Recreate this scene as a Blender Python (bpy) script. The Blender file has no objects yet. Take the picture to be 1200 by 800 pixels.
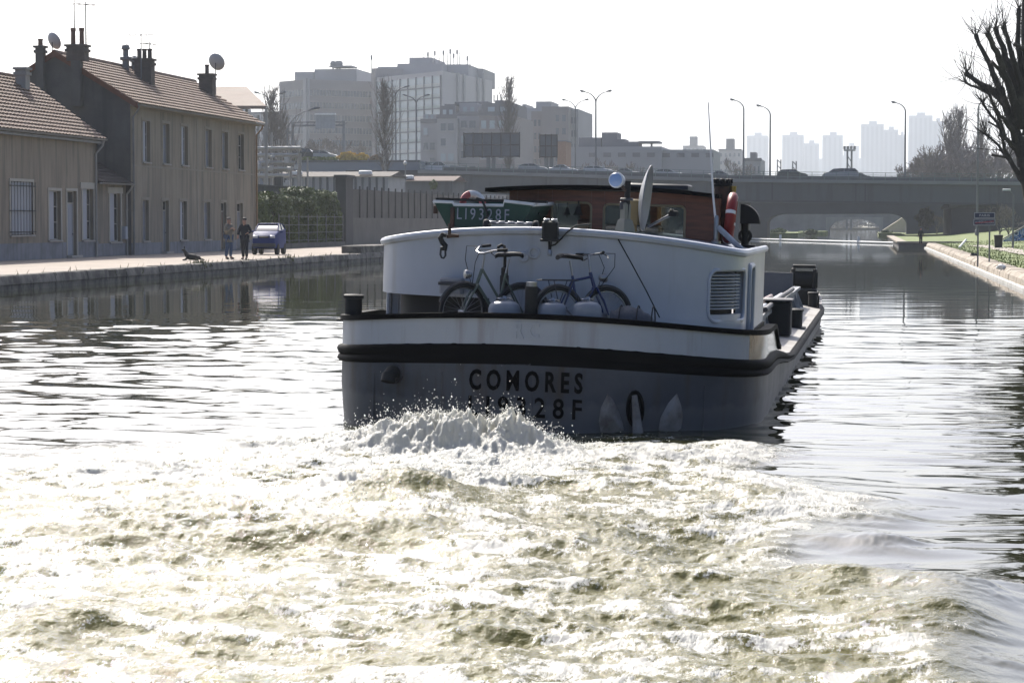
import bpy, math, random
import numpy as np
from mathutils import Vector, Matrix, Euler

R = math.radians
SC = bpy.context.scene
COL = SC.collection

# ------------------------------------------------------------------ camera
# World: +Y runs along the canal, X across it, water surface at z = 0.
CAM_H = 2.2
FPX = 2800.0                       # focal length in photo pixels (photo is 1200 wide)
YAW = math.atan(412 / FPX)         # camera looks left of the canal axis
PIT = math.atan(140 / FPX)         # and slightly down
cam = bpy.data.cameras.new('camera')
cam.sensor_width = 36.0
cam.lens = 36.0 * FPX / 1200
cam.clip_start = 0.5
cam.clip_end = 9000
camo = bpy.data.objects.new('camera', cam)
COL.objects.link(camo)
CAM = Vector((0, 0, CAM_H))
FWD = Vector((-math.sin(YAW) * math.cos(PIT), math.cos(YAW) * math.cos(PIT), -math.sin(PIT)))
RGT = Vector((math.cos(YAW), math.sin(YAW), 0))
UPV = RGT.cross(FWD)
camo.matrix_world = Matrix((
    (RGT.x, UPV.x, -FWD.x, CAM.x), (RGT.y, UPV.y, -FWD.y, CAM.y),
    (RGT.z, UPV.z, -FWD.z, CAM.z), (0, 0, 0, 1)))
SC.camera = camo

# ------------------------------------------------------------------ sky, sun, exposure
SUN_EL, SUN_AZ = R(39), R(24)      # azimuth measured to the left of +Y
world = bpy.data.worlds.new('World')
SC.world = world
world.use_nodes = True
wn = world.node_tree
bg = wn.nodes['Background']
sky = wn.nodes.new('ShaderNodeTexSky')
sky.sky_type = 'NISHITA'
sky.sun_disc = False
sky.sun_elevation = SUN_EL
sky.sun_rotation = -SUN_AZ
sky.air_density = 0.65
sky.dust_density = 5.0
sky.ozone_density = 1.5
tint = wn.nodes.new('ShaderNodeMix')
tint.data_type = 'RGBA'; tint.blend_type = 'MULTIPLY'
tint.inputs['Factor'].default_value = 1.0
tint.inputs['B'].default_value = (0.93, 0.985, 1.08, 1)
wn.links.new(sky.outputs[0], tint.inputs['A'])
wn.links.new(tint.outputs['Result'], bg.inputs[0])
bg.inputs[1].default_value = 0.15
sl = bpy.data.lights.new('sun', 'SUN')
sl.energy = 4.8
sl.angle = R(0.53)
sl.color = (1.0, 0.95, 0.86)
so = bpy.data.objects.new('sun', sl)
COL.objects.link(so)
SUNV = Vector((-math.sin(SUN_AZ) * math.cos(SUN_EL), math.cos(SUN_AZ) * math.cos(SUN_EL), math.sin(SUN_EL)))
so.rotation_euler = SUNV.to_track_quat('Z', 'Y').to_euler()
SC.view_settings.view_transform = 'Standard'
SC.view_settings.look = 'None'
SC.view_settings.exposure = 0.40
SC.view_settings.gamma = 1.0
SC.render.engine = 'CYCLES'
SC.cycles.use_denoising = True
SC.cycles.max_bounces = 8
SC.cycles.diffuse_bounces = 3
SC.cycles.glossy_bounces = 4
SC.cycles.transmission_bounces = 4
SC.cycles.transparent_max_bounces = 8
SC.cycles.volume_bounces = 0
SC.cycles.sample_clamp_indirect = 6.0
SC.cycles.caustics_reflective = False
SC.cycles.caustics_refractive = False

# ------------------------------------------------------------------ placing helpers
def ray(px, py):
    return FWD + RGT * ((px - 600) / FPX) + UPV * ((400 - py) / FPX)

def onX(px, py, X):
    d = ray(px, py)
    return CAM + d * (X / d.x)

def onY(px, py, Y):
    d = ray(px, py)
    return CAM + d * (Y / d.y)

def onZ(px, py, Z):
    d = ray(px, py)
    return CAM + d * ((Z - CAM_H) / d.z)

# ------------------------------------------------------------------ materials
def mat(name, col, rough=0.8, var=0.18, scale=3.0, bump=0.0, bscale=None, metal=0.0, spec=0.4,
        stretch=(1, 1, 1), col2=None, mixat=(0.4, 0.65), detail=6.0, coat=0.0, coords='Object',
        streak=None, tide=None):
    """Principled material with uneven colour (two noises) and an optional bump."""
    m = bpy.data.materials.new(name)
    m.use_nodes = True
    nt = m.node_tree
    N, L = nt.nodes, nt.links
    b = N['Principled BSDF']
    b.inputs['Roughness'].default_value = rough
    b.inputs['Metallic'].default_value = metal
    b.inputs['Specular IOR Level'].default_value = spec
    if coat:
        b.inputs['Coat Weight'].default_value = coat
        b.inputs['Coat Roughness'].default_value = 0.08
    tc = N.new('ShaderNodeTexCoord')
    mp = N.new('ShaderNodeMapping')
    mp.inputs['Scale'].default_value = stretch
    L.new(tc.outputs[coords], mp.inputs[0])
    nz = N.new('ShaderNodeTexNoise')
    nz.inputs['Scale'].default_value = scale
    nz.inputs['Detail'].default_value = detail
    nz.inputs['Roughness'].default_value = 0.65
    L.new(mp.outputs[0], nz.inputs['Vector'])
    rp = N.new('ShaderNodeValToRGB')
    c = Vector(col[:3])
    if col2 is None:
        lo, hi = c * (1 - var), c * (1 + var)
    else:
        lo, hi = c, Vector(col2[:3])
    rp.color_ramp.elements[0].position = mixat[0] if col2 is not None else 0.25
    rp.color_ramp.elements[1].position = mixat[1] if col2 is not None else 0.75
    rp.color_ramp.elements[0].color = (*lo, 1)
    rp.color_ramp.elements[1].color = (*[min(v, 1) for v in hi], 1)
    L.new(nz.outputs['Fac'], rp.inputs[0])
    colour = rp.outputs[0]
    def over(fac, c):
        mx = N.new('ShaderNodeMix'); mx.data_type = 'RGBA'
        L.new(fac, mx.inputs['Factor']); L.new(colour, mx.inputs['A']); mx.inputs['B'].default_value = (*c, 1)
        return mx.outputs['Result']
    if streak:                     # run-off stains: (colour, scale, from, to, strength)
        sc, ss_, f0, f1, amt = streak
        m2 = N.new('ShaderNodeMapping'); m2.inputs['Scale'].default_value = (1, 1, 0.10)
        L.new(tc.outputs[coords], m2.inputs[0])
        n3 = N.new('ShaderNodeTexNoise'); n3.inputs['Scale'].default_value = ss_; n3.inputs['Detail'].default_value = 5
        n3.inputs['Roughness'].default_value = .6
        L.new(m2.outputs[0], n3.inputs['Vector'])
        r3 = N.new('ShaderNodeMapRange'); r3.inputs['From Min'].default_value = f0; r3.inputs['From Max'].default_value = f1; r3.inputs['To Max'].default_value = amt
        L.new(n3.outputs['Fac'], r3.inputs[0])
        colour = over(r3.outputs[0], sc)
    if tide:                       # scum line up to a height: (colour, height, ragged, strength)
        tcol, th, rag, amt = tide
        sp = N.new('ShaderNodeSeparateXYZ'); L.new(tc.outputs[coords], sp.inputs[0])
        n4 = N.new('ShaderNodeTexNoise'); n4.inputs['Scale'].default_value = 5; n4.inputs['Detail'].default_value = 6
        L.new(tc.outputs[coords], n4.inputs['Vector'])
        ad = N.new('ShaderNodeMath'); ad.operation = 'MULTIPLY_ADD'; ad.inputs[1].default_value = -rag
        L.new(n4.outputs['Fac'], ad.inputs[0]); L.new(sp.outputs['Z'], ad.inputs[2])
        r4 = N.new('ShaderNodeMapRange'); r4.inputs['From Min'].default_value = th - rag * .5 + .03; r4.inputs['From Max'].default_value = th - rag * .5 - .03; r4.inputs['To Max'].default_value = amt
        L.new(ad.outputs[0], r4.inputs[0])
        colour = over(r4.outputs[0], tcol)
    L.new(colour, b.inputs['Base Color'])
    rr = N.new('ShaderNodeMapRange')
    rr.inputs['To Min'].default_value = max(0.0, rough - 0.12)
    rr.inputs['To Max'].default_value = min(1.0, rough + 0.12)
    L.new(nz.outputs['Fac'], rr.inputs[0])
    L.new(rr.outputs[0], b.inputs['Roughness'])
    if bump:
        n2 = N.new('ShaderNodeTexNoise')
        n2.inputs['Scale'].default_value = bscale or scale * 6
        n2.inputs['Detail'].default_value = 4
        L.new(mp.outputs[0], n2.inputs['Vector'])
        bp = N.new('ShaderNodeBump')
        bp.inputs['Strength'].default_value = bump
        bp.inputs['Distance'].default_value = 0.03
        L.new(n2.outputs['Fac'], bp.inputs['Height'])
        L.new(bp.outputs[0], b.inputs['Normal'])
    return m

def glass_mat(name, col, rough=0.06):
    m = mat(name, col, rough=rough, var=0.25, scale=0.8, spec=0.8)
    return m

# ------------------------------------------------------------------ mesh helper
class MB:
    def __init__(s):
        s.v, s.f = [], []

    def add(s, vs, fs):
        o = len(s.v)
        s.v += [tuple(p) for p in vs]
        s.f += [tuple(i + o for i in f) for f in fs]
        return s

    def box(s, c, size, rz=0.0, rot=None):
        hx, hy, hz = size[0] / 2, size[1] / 2, size[2] / 2
        M = rot if rot is not None else Matrix.Rotation(rz, 3, 'Z')
        c = Vector(c)
        vs = [c + M @ Vector((x * hx, y * hy, z * hz)) for z in (-1, 1) for y in (-1, 1) for x in (-1, 1)]
        return s.add(vs, [(0, 2, 3, 1), (4, 5, 7, 6), (0, 1, 5, 4), (2, 6, 7, 3), (0, 4, 6, 2), (1, 3, 7, 5)])

    def span(s, a, b):
        a, b = Vector(a), Vector(b)
        return s.box((a + b) / 2, [abs(q) for q in (b - a)])

    def cbox(s, c, size, ch=0.02, rz=0.0, M=None):
        """box with chamfered vertical edges and top"""
        hx, hy, hz = size[0] / 2, size[1] / 2, size[2] / 2
        def ring(z, i):
            k = ch
            x, y = hx - i, hy - i
            return [(x - k, -y, z), (x, -y + k, z), (x, y - k, z), (x - k, y, z),
                    (-x + k, y, z), (-x, y - k, z), (-x, -y + k, z), (-x + k, -y, z)]
        T = M if M is not None else Matrix.Rotation(rz, 3, 'Z')
        c = Vector(c)
        rings = [[c + T @ Vector(p) for p in r] for r in (ring(-hz, 0), ring(hz - ch, 0), ring(hz, ch))]
        return s.loft(rings)

    def loft(s, rings, caps=True, closed=True):
        n = len(rings[0])
        vs = [p for r in rings for p in r]
        fs = []
        for i in range(len(rings) - 1):
            for j in range(n if closed else n - 1):
                k = (j + 1) % n
                fs.append((i * n + j, i * n + k, (i + 1) * n + k, (i + 1) * n + j))
        if caps and closed:
            fs.append(tuple(range(n - 1, -1, -1)))
            fs.append(tuple((len(rings) - 1) * n + j for j in range(n)))
        return s.add(vs, fs)

    def tube(s, p0, p1, r0, r1=None, n=8, caps=True):
        return s.path([p0, p1], [r0, r0 if r1 is None else r1], n, caps)

    def path(s, pts, rad, n=6, caps=True):
        pts = [Vector(p) for p in pts]
        if not hasattr(rad, '__len__'):
            rad = [rad] * len(pts)
        rings = []
        t0 = (pts[1] - pts[0]).normalized()
        ref = Vector((0, 0, 1)) if abs(t0.z) < 0.9 else Vector((1, 0, 0))
        u = t0.cross(ref).normalized()
        for i, p in enumerate(pts):
            if i == 0:
                t = t0
            elif i == len(pts) - 1:
                t = (pts[i] - pts[i - 1]).normalized()
            else:
                t = (pts[i + 1] - pts[i - 1])
                t = t.normalized() if t.length > 1e-9 else t0
            u = (u - t * u.dot(t))
            u = u.normalized() if u.length > 1e-6 else t.orthogonal().normalized()
            w = t.cross(u)
            rings.append([p + (u * math.cos(2 * math.pi * k / n) + w * math.sin(2 * math.pi * k / n)) * rad[i] for k in range(n)])
        return s.loft(rings, caps)

    def lathe(s, prof, M=None, n=16):
        """prof: (r, z) pairs, spun about local z, placed by 4x4 M"""
        M = M or Matrix.Identity(4)
        rings = [[M @ Vector((max(r, 1e-4) * math.cos(2 * math.pi * k / n), max(r, 1e-4) * math.sin(2 * math.pi * k / n), z)) for k in range(n)] for r, z in prof]
        return s.loft(rings)

    def torus(s, M, Rr, r, n=24, m=8, a0=0, a1=2 * math.pi):
        full = abs(a1 - a0 - 2 * math.pi) < 1e-6
        rings = []
        for i in range(n if full else n + 1):
            a = a0 + (a1 - a0) * i / n
            rings.append([M @ Vector(((Rr + r * math.cos(b)) * math.cos(a), (Rr + r * math.cos(b)) * math.sin(a), r * math.sin(b))) for b in [2 * math.pi * k / m for k in range(m)]])
        if full:
            rings.append(rings[0])
        return s.loft(rings, caps=not full)

    def prism(s, pts, vec):
        pts = [Vector(p) for p in pts]
        vec = Vector(vec)
        n = len(pts)
        return s.add(pts + [p + vec for p in pts],
                     [tuple(range(n - 1, -1, -1)), tuple(range(n, 2 * n))] +
                     [(i, (i + 1) % n, n + (i + 1) % n, n + i) for i in range(n)])

    def quad(s, a, b, c, d):
        return s.add([a, b, c, d], [(0, 1, 2, 3)])

    def ball(s, c, r, n=10, m=7, squash=(1, 1, 1)):
        c = Vector(c)
        prof = []
        rings = []
        for i in range(m + 1):
            a = -math.pi / 2 + math.pi * i / m
            rr = max(math.cos(a), 1e-3)
            rings.append([c + Vector((r * squash[0] * rr * math.cos(2 * math.pi * k / n), r * squash[1] * rr * math.sin(2 * math.pi * k / n), r * squash[2] * math.sin(a))) for k in range(n)])
        return s.loft(rings)

    def build(s, name, m, parent=None, local=False, loc=None, sharp=38, fixn=True):
        me = bpy.data.meshes.new(name)
        off = Vector((0, 0, 0))
        if parent is not None and not local:
            p = parent
            while p is not None:
                off += p.location
                p = p.parent
        if loc is not None and parent is None:
            off = Vector(loc)
        if loc is not None and parent is None and local:
            off = Vector((0, 0, 0))
        me.from_pydata([(a[0] - off.x, a[1] - off.y, a[2] - off.z) for a in s.v], [], s.f)
        me.update()
        if fixn:
            import bmesh
            bm = bmesh.new()
            bm.from_mesh(me)
            bmesh.ops.recalc_face_normals(bm, faces=bm.faces)
            bm.to_mesh(me)
            bm.free()
        me.shade_smooth()
        me.set_sharp_from_angle(angle=R(sharp))
        me.materials.append(m)
        o = bpy.data.objects.new(name, me)
        COL.objects.link(o)
        if parent is not None:
            o.parent = parent
        elif loc is not None:
            o.location = loc
        return o

def tag(o, label=None, cat=None, group=None, kind=None):
    if label: o['label'] = label
    if cat: o['category'] = cat
    if group: o['group'] = group
    if kind: o['kind'] = kind
    return o

def thing(name, label, cat, loc=(0, 0, 0), rot=(0, 0, 0), group=None):
    o = bpy.data.objects.new(name, None)
    o.empty_display_size = 0.2
    COL.objects.link(o)
    o.location = loc
    o.rotation_euler = rot
    return tag(o, label, cat, group)

def copy_tree(o, parent=None):
    c = o.copy()
    COL.objects.link(c)
    if parent is not None:
        c.parent = parent
    for ch in list(o.children):
        copy_tree(ch, c)
    return c

# ------------------------------------------------------------------ lettering
def text_mesh(txt, height, width=None, depth=0.004, bold=0.0, tracking=1.0):
    """returns verts (x right, y up, z out) and faces, origin at the centre"""
    cu = bpy.data.curves.new('letters', 'FONT')
    cu.body = txt
    cu.size = 1
    cu.extrude = 0.5
    cu.offset = bold
    cu.space_character = tracking
    cu.resolution_u = 3
    ob = bpy.data.objects.new('letters', cu)
    COL.objects.link(ob)
    dg = bpy.context.evaluated_depsgraph_get()
    me = bpy.data.meshes.new_from_object(ob.evaluated_get(dg))
    vs = [v.co.copy() for v in me.vertices]
    fs = [tuple(p.vertices) for p in me.polygons]
    bpy.data.objects.remove(ob)
    bpy.data.curves.remove(cu)
    bpy.data.meshes.remove(me)
    xs = [v.x for v in vs]; ys = [v.y for v in vs]
    w, h = max(xs) - min(xs), max(ys) - min(ys)
    k = height / h
    kx = (width / w) if width else k
    out = [Vector(((v.x - min(xs) - w / 2) * kx, (v.y - min(ys) - h / 2) * k, (v.z + 0.5) * depth)) for v in vs]
    return out, fs

# ------------------------------------------------------------------ noise for terrain and water
def _h(ix, iy, s):
    n = (ix * 374761393 + iy * 668265263 + s * 974634777) & 0xffffffff
    n = ((n ^ (n >> 13)) * 1274126177) & 0xffffffff
    return ((n ^ (n >> 16)) & 0xffff) / 65535.0

def gnoise(x, y, s=0):
    """2-D gradient noise, about -1..1"""
    xi = np.floor(x).astype(np.int64); yi = np.floor(y).astype(np.int64)
    xf = x - xi; yf = y - yi
    u = xf * xf * xf * (xf * (xf * 6 - 15) + 10)
    v = yf * yf * yf * (yf * (yf * 6 - 15) + 10)
    def g(dx, dy):
        a = _h(xi + dx, yi + dy, s) * 2 * math.pi
        return np.cos(a) * (xf - dx) + np.sin(a) * (yf - dy)
    a = g(0, 0); b = g(1, 0); c = g(0, 1); d = g(1, 1)
    return ((a + (b - a) * u) * (1 - v) + (c + (d - c) * u) * v) * 1.5

def sstep(a, b, x):
    t = np.clip((x - a) / (b - a), 0, 1)
    return t * t * (3 - 2 * t)
# ================================================================== SETTING
X_QUAY, X_BANK, Z_QUAY = -27.0, 5.15, 0.5
STERN = onZ(619, 506, 0.0)
BX, BY = STERN.x, STERN.y          # stern of the barge on the water

M_pave = mat('pavement', (0.33, 0.275, 0.225), 0.9, var=0.25, scale=0.5, bump=0.2, bscale=9)
M_stone = mat('quay_stone', (0.20, 0.18, 0.155), 0.9, col2=(0.07, 0.065, 0.055), mixat=(0.42, 0.6), scale=1.3, bump=0.7, bscale=5)
M_soil = mat('ground', (0.16, 0.15, 0.11), 0.95, var=0.3, scale=0.02, bump=0.2, bscale=1)
M_grass = mat('grass', (0.10, 0.15, 0.03), 0.9, col2=(0.19, 0.21, 0.06), scale=0.9, bump=0.8, bscale=14)
M_path = mat('path', (0.36, 0.32, 0.26), 0.95, var=0.2, scale=1.5, bump=0.2)
M_conc = mat('concrete', (0.30, 0.29, 0.27), 0.9, var=0.25, scale=0.35, bump=0.25, bscale=4, stretch=(1, 1, 0.35))

# ---- left bank: paved quay and the ground behind it
g = MB()
g.span((X_QUAY - 14, -60, -1.6), (X_QUAY - 0.45, 297, Z_QUAY - 0.006))
tag(g.build('pavement', M_pave), kind='structure')
g = MB()
rng = random.Random(3)
y = -60.0
while y < 297:
    L = rng.uniform(1.6, 2.6)
    o = rng.uniform(-0.03, 0.03)
    zt = Z_QUAY + rng.uniform(-0.012, 0.012)
    ch = 0.04
    x1 = X_QUAY + o
    g.prism([(x1 - 0.5, y, -1.5), (x1 + 0.12, y, -1.5), (x1 + 0.03, y, 0.16), (x1 + 0.06, y, 0.20), (x1 + rng.uniform(-0.02, 0.02), y, zt - ch), (x1 - ch, y, zt), (x1 - 0.5, y, zt)], (0, L - 0.02, 0))
    y += L
tag(g.build('quay_wall', M_stone), kind='structure')
# loose blocks, weeds and mooring rings along the wall
g = MB()
rng = random.Random(9)
for k in range(600):
    y = rng.uniform(45, 170)
    x = X_QUAY + rng.uniform(-0.3, 0.12)
    if rng.random() < 0.55:
        y = rng.choice((62.0, 95.5, 96.3, 111.0, 136.0, 137.0)) + rng.gauss(0, 0.35)
    z = Z_QUAY - 0.02 if x < X_QUAY - 0.02 else rng.uniform(0.22, 0.45)
    a = rng.uniform(0, 6.28)
    hh = rng.uniform(0.05, 0.22)
    t = Vector((math.cos(a) * 0.1, math.sin(a) * 0.1, hh))
    w = Vector((-math.sin(a), math.cos(a), 0)) * rng.uniform(0.012, 0.03)
    p = Vector((x, y, z))
    g.quad(p - w, p + w, p + t + w * 0.3, p + t - w * 0.3)
M_weed = mat('weed_leaf', (0.10, 0.11, 0.035), 0.8, var=0.4, scale=3)
tag(g.build('weeds', M_weed, fixn=False), kind='stuff', label='green weeds growing from the joints of the stone quay edge')

g = MB()
g.add([(X_QUAY - 13.9, -60, Z_QUAY), (X_QUAY - 13.9, 700, Z_QUAY), (-6900, 700, Z_QUAY), (-6900, -60, Z_QUAY)], [(0, 1, 2, 3)])
g.add([(-6900, 700, Z_QUAY), (6900, 700, Z_QUAY), (6900, 6900, Z_QUAY), (-6900, 6900, Z_QUAY)], [(0, 1, 2, 3)])
g.add([(X_QUAY - 13.9, 297, Z_QUAY), (X_QUAY + .4, 297, Z_QUAY), (X_QUAY + .4, 700, Z_QUAY), (X_QUAY - 13.9, 700, Z_QUAY)], [(0, 1, 2, 3)])
g.span((X_QUAY - 1, 297.2, -1.6), (X_QUAY + .4, 700, Z_QUAY - 0.005))
g.span((X_QUAY - 1, 700.02, -1.6), (X_BANK + 1, 701, Z_QUAY - 0.005))
tag(g.build('ground', M_soil), kind='structure')

# ---- right bank
def rb_z(x, y):
    """gently rising grass bank"""
    x = np.asarray(x, float); y = np.asarray(y, float)
    return 0.42 + 0.9 * sstep(X_BANK + 1, X_BANK + 16, x) + 0.10 * gnoise(x * 0.35, y * 0.2, 4) * sstep(X_BANK + .6, X_BANK + 3, x)
xs = np.concatenate([np.linspace(X_BANK + 0.5, X_BANK + 18, 60), np.array([X_BANK + 30, X_BANK + 80, 300, 1200, 6900])])
ys = np.concatenate([np.array([-60, 0, 30]), np.linspace(45, 225, 170), np.array([260, 300, 400, 700])])
XX, YY = np.meshgrid(xs, ys)
ZZ = rb_z(XX, YY)
n = len(xs)
g = MB()
g.add(np.stack([XX, YY, ZZ], -1).reshape(-1, 3).tolist(), [(j * n + i, j * n + i + 1, (j + 1) * n + i + 1, (j + 1) * n + i) for j in range(len(ys) - 1) for i in range(n - 1)])
tag(g.build('grass_bank', M_grass), kind='structure')

M_kerb = mat('bank_stone', (0.40, 0.34, 0.27), 0.9, col2=(0.26, 0.22, 0.17), scale=1.2, bump=0.5, bscale=5)
g = MB()
rng = random.Random(4)
y = -60.0
while y < 203:
    L = rng.uniform(1.3, 2.2)
    o = rng.uniform(-0.02, 0.02)
    zt = 0.44 + rng.uniform(-0.015, 0.015)
    g.prism([(X_BANK + o + 0.02, y, 0.1), (X_BANK + o + 0.05, y, 0.3), (X_BANK + o + 0.15, y, zt - 0.05), (X_BANK + o + 0.25, y, zt), (X_BANK + 0.8, y, zt), (X_BANK + 0.8, y, -1), (X_BANK + o + 0.02, y, -1)], (0, L - 0.02, 0))
    y += L
tag(g.build('bank_kerb', M_kerb), kind='structure')
g = MB()   # pale ledge just above the water
g.span((X_BANK - 0.16, -60, -1.2), (X_BANK + 0.03, 203, 0.10))
tag(g.build('bank_ledge', mat('ledge', (0.62, 0.60, 0.56), 0.8, col2=(0.3, 0.28, 0.24), mixat=(0.5, 0.72), scale=0.9)), kind='structure')
# narrowing: the bank steps out into the canal before the bridge
g = MB()
g.span((2.9, 205, -1.5), (X_BANK + 1.0, 300, 0.42))
tag(g.build('bank_wall', mat('damp_stone', (0.13, 0.12, 0.11), 0.85, var=0.35, scale=0.6, bump=0.4)), kind='structure')
g = MB()
g.span((2.75, 204.8, 0.425), (3.6, 300, 0.55))
g.span((3.6, 204.8, 0.425), (16, 205.6, 0.56))
tag(g.build('bank_coping', M_kerb), kind='structure')
g = MB()
g.add([(3.6, 205.7, 0.47), (X_BANK + 1, 205.7, 0.47), (X_BANK + 1, 300, 0.47), (3.6, 300, 0.47)], [(0, 1, 2, 3)])
tag(g.build('grass_verge', M_grass), kind='structure')
# worn path across the grass
g = MB()
P = []
for i in range(40):
    t = i / 39
    y = 60 + 120 * t
    xc = X_BANK + 2.6 + 3.0 * (1 - t) + 0.4 * math.sin(t * 9)
    w = 0.55 + 0.12 * math.sin(i * 2.1)
    P.append([(xc - w, y, float(rb_z(xc - w, y)) + 0.03), (xc, y, float(rb_z(xc, y)) + 0.04), (xc + w, y, float(rb_z(xc + w, y)) + 0.03)])
g.add([p for r in P for p in r], [(i * 3 + j, i * 3 + j + 1, i * 3 + j + 4, i * 3 + j + 3) for i in range(39) for j in range(2)])
tag(g.build('path', M_path), kind='structure')
# grass tufts on the bank
g = MB()
rng = random.Random(12)
for k in range(16000):
    y = 55 + 150 * rng.random() ** 1.3
    x = X_BANK + 0.75 + 14 * rng.random() ** 1.4
    z = float(rb_z(x, y))
    a = rng.uniform(0, 6.28)
    hh = rng.uniform(0.03, 0.10)
    d = Vector((math.cos(a), math.sin(a), 0))
    w = Vector((-d.y, d.x, 0)) * rng.uniform(0.015, 0.04)
    p = Vector((x, y, z - 0.01))
    g.quad(p - w, p + w, p + d * hh * 0.5 + Vector((0, 0, hh)) + w * 0.2, p + d * hh * 0.5 + Vector((0, 0, hh)) - w * 0.2)
M_blade = mat('grass_blade', (0.11, 0.155, 0.032), 0.75, col2=(0.19, 0.21, 0.06), scale=0.6)
tag(g.build('grass', M_blade, fixn=False), kind='stuff', label='short tufted grass growing on the right canal bank')
# ================================================================== WATER
def water_material():
    m = bpy.data.materials.new('canal_water')
    m.use_nodes = True
    nt = m.node_tree; N, L = nt.nodes, nt.links
    out = N['Material Output']
    w = N['Principled BSDF']
    w.inputs['Roughness'].default_value = 0.035
    w.inputs['IOR'].default_value = 1.333
    tc = N.new('ShaderNodeTexCoord')
    def attr(n):
        a = N.new('ShaderNodeAttribute'); a.attribute_name = n
        return a.outputs['Fac']
    def noise(scale, detail, stretch, rough=0.6):
        mp = N.new('ShaderNodeMapping'); mp.inputs['Scale'].default_value = stretch
        L.new(tc.outputs['Object'], mp.inputs[0])
        z = N.new('ShaderNodeTexNoise')
        z.inputs['Scale'].default_value = scale; z.inputs['Detail'].default_value = detail
        z.inputs['Roughness'].default_value = rough
        L.new(mp.outputs[0], z.inputs['Vector'])
        return z.outputs['Fac']
    def math_(op, a, b=None, c=None):
        k = N.new('ShaderNodeMath'); k.operation = op
        for i, q in enumerate((a, b, c)):
            if q is None: continue
            if hasattr(q, 'is_linked') or not isinstance(q, (int, float)): L.new(q, k.inputs[i])
            else: k.inputs[i].default_value = q
        return k.outputs[0]
    wash, foam = attr('wash'), attr('foam')
    # colour: clear dark canal water to silty, air-filled wash
    mx = N.new('ShaderNodeMix'); mx.data_type = 'RGBA'
    mx.inputs['A'].default_value = (0.026, 0.028, 0.012, 1)
    mx.inputs['B'].default_value = (0.128, 0.116, 0.024, 1)
    L.new(wash, mx.inputs['Factor'])
    L.new(mx.outputs['Result'], w.inputs['Base Color'])
    sp = N.new('ShaderNodeMapRange'); sp.inputs['To Min'].default_value = 0.5; sp.inputs['To Max'].default_value = 0.22   # air-filled water mirrors less
    L.new(wash, sp.inputs[0]); L.new(sp.outputs[0], w.inputs['Specular IOR Level'])
    # ripples finer than the mesh, stronger where the water is disturbed
    bp = N.new('ShaderNodeBump'); bp.inputs['Distance'].default_value = 1.0
    r1 = noise(1.6, 3, (0.35, 1.0, 1), 0.5)
    r2 = noise(24, 4, (0.8, 0.5, 1), 0.6)
    hgt = math_('ADD', math_('MULTIPLY', r1, 0.005), math_('MULTIPLY', math_('MULTIPLY', r2, wash), 0.032))
    L.new(hgt, bp.inputs['Height'])
    st = math_('ADD', math_('MULTIPLY', attr('rough'), 0.9), 0.1)
    L.new(st, bp.inputs['Strength'])
    L.new(bp.outputs[0], w.inputs['Normal'])
    # foam: lacy threads and specks, density painted by the wake field
    f1 = noise(5.0, 8, (0.7, 0.75, 1), 0.75)
    f2 = noise(42, 3, (1.0, 0.30, 1), 0.75)
    f3 = math_('ADD', math_('MULTIPLY', f1, 0.62), math_('MULTIPLY', f2, 0.38))
    thr = math_('SUBTRACT', math_('ADD', foam, math_('MULTIPLY', f3, 1.7)), 1.34)
    fm = N.new('ShaderNodeMapRange'); fm.interpolation_type = 'SMOOTHSTEP'
    fm.inputs['From Min'].default_value = -0.05; fm.inputs['From Max'].default_value = 0.06
    L.new(thr, fm.inputs[0])
    d = N.new('ShaderNodeBsdfPrincipled')
    d.inputs['Base Color'].default_value = (0.76, 0.74, 0.65, 1)
    d.inputs['Roughness'].default_value = 0.45
    d.inputs['Specular IOR Level'].default_value = 0.6
    b2 = N.new('ShaderNodeBump'); b2.inputs['Distance'].default_value = 0.02; b2.inputs['Strength'].default_value = 1.0
    L.new(f2, b2.inputs['Height']); L.new(b2.outputs[0], d.inputs['Normal'])
    tl = N.new('ShaderNodeBsdfTranslucent'); tl.inputs['Color'].default_value = (0.86, 0.84, 0.74, 1)
    ms0 = N.new('ShaderNodeMixShader'); ms0.inputs[0].default_value = 0.38
    L.new(d.outputs[0], ms0.inputs[1]); L.new(tl.outputs[0], ms0.inputs[2])
    ms = N.new('ShaderNodeMixShader')
    L.new(fm.outputs[0], ms.inputs[0]); L.new(w.outputs[0], ms.inputs[1]); L.new(ms0.outputs[0], ms.inputs[2])
    L.new(ms.outputs[0], out.inputs['Surface'])
    return m

def ridged(x, y, s):
    return 1 - 2 * np.abs(gnoise(x, y, s))

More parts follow.
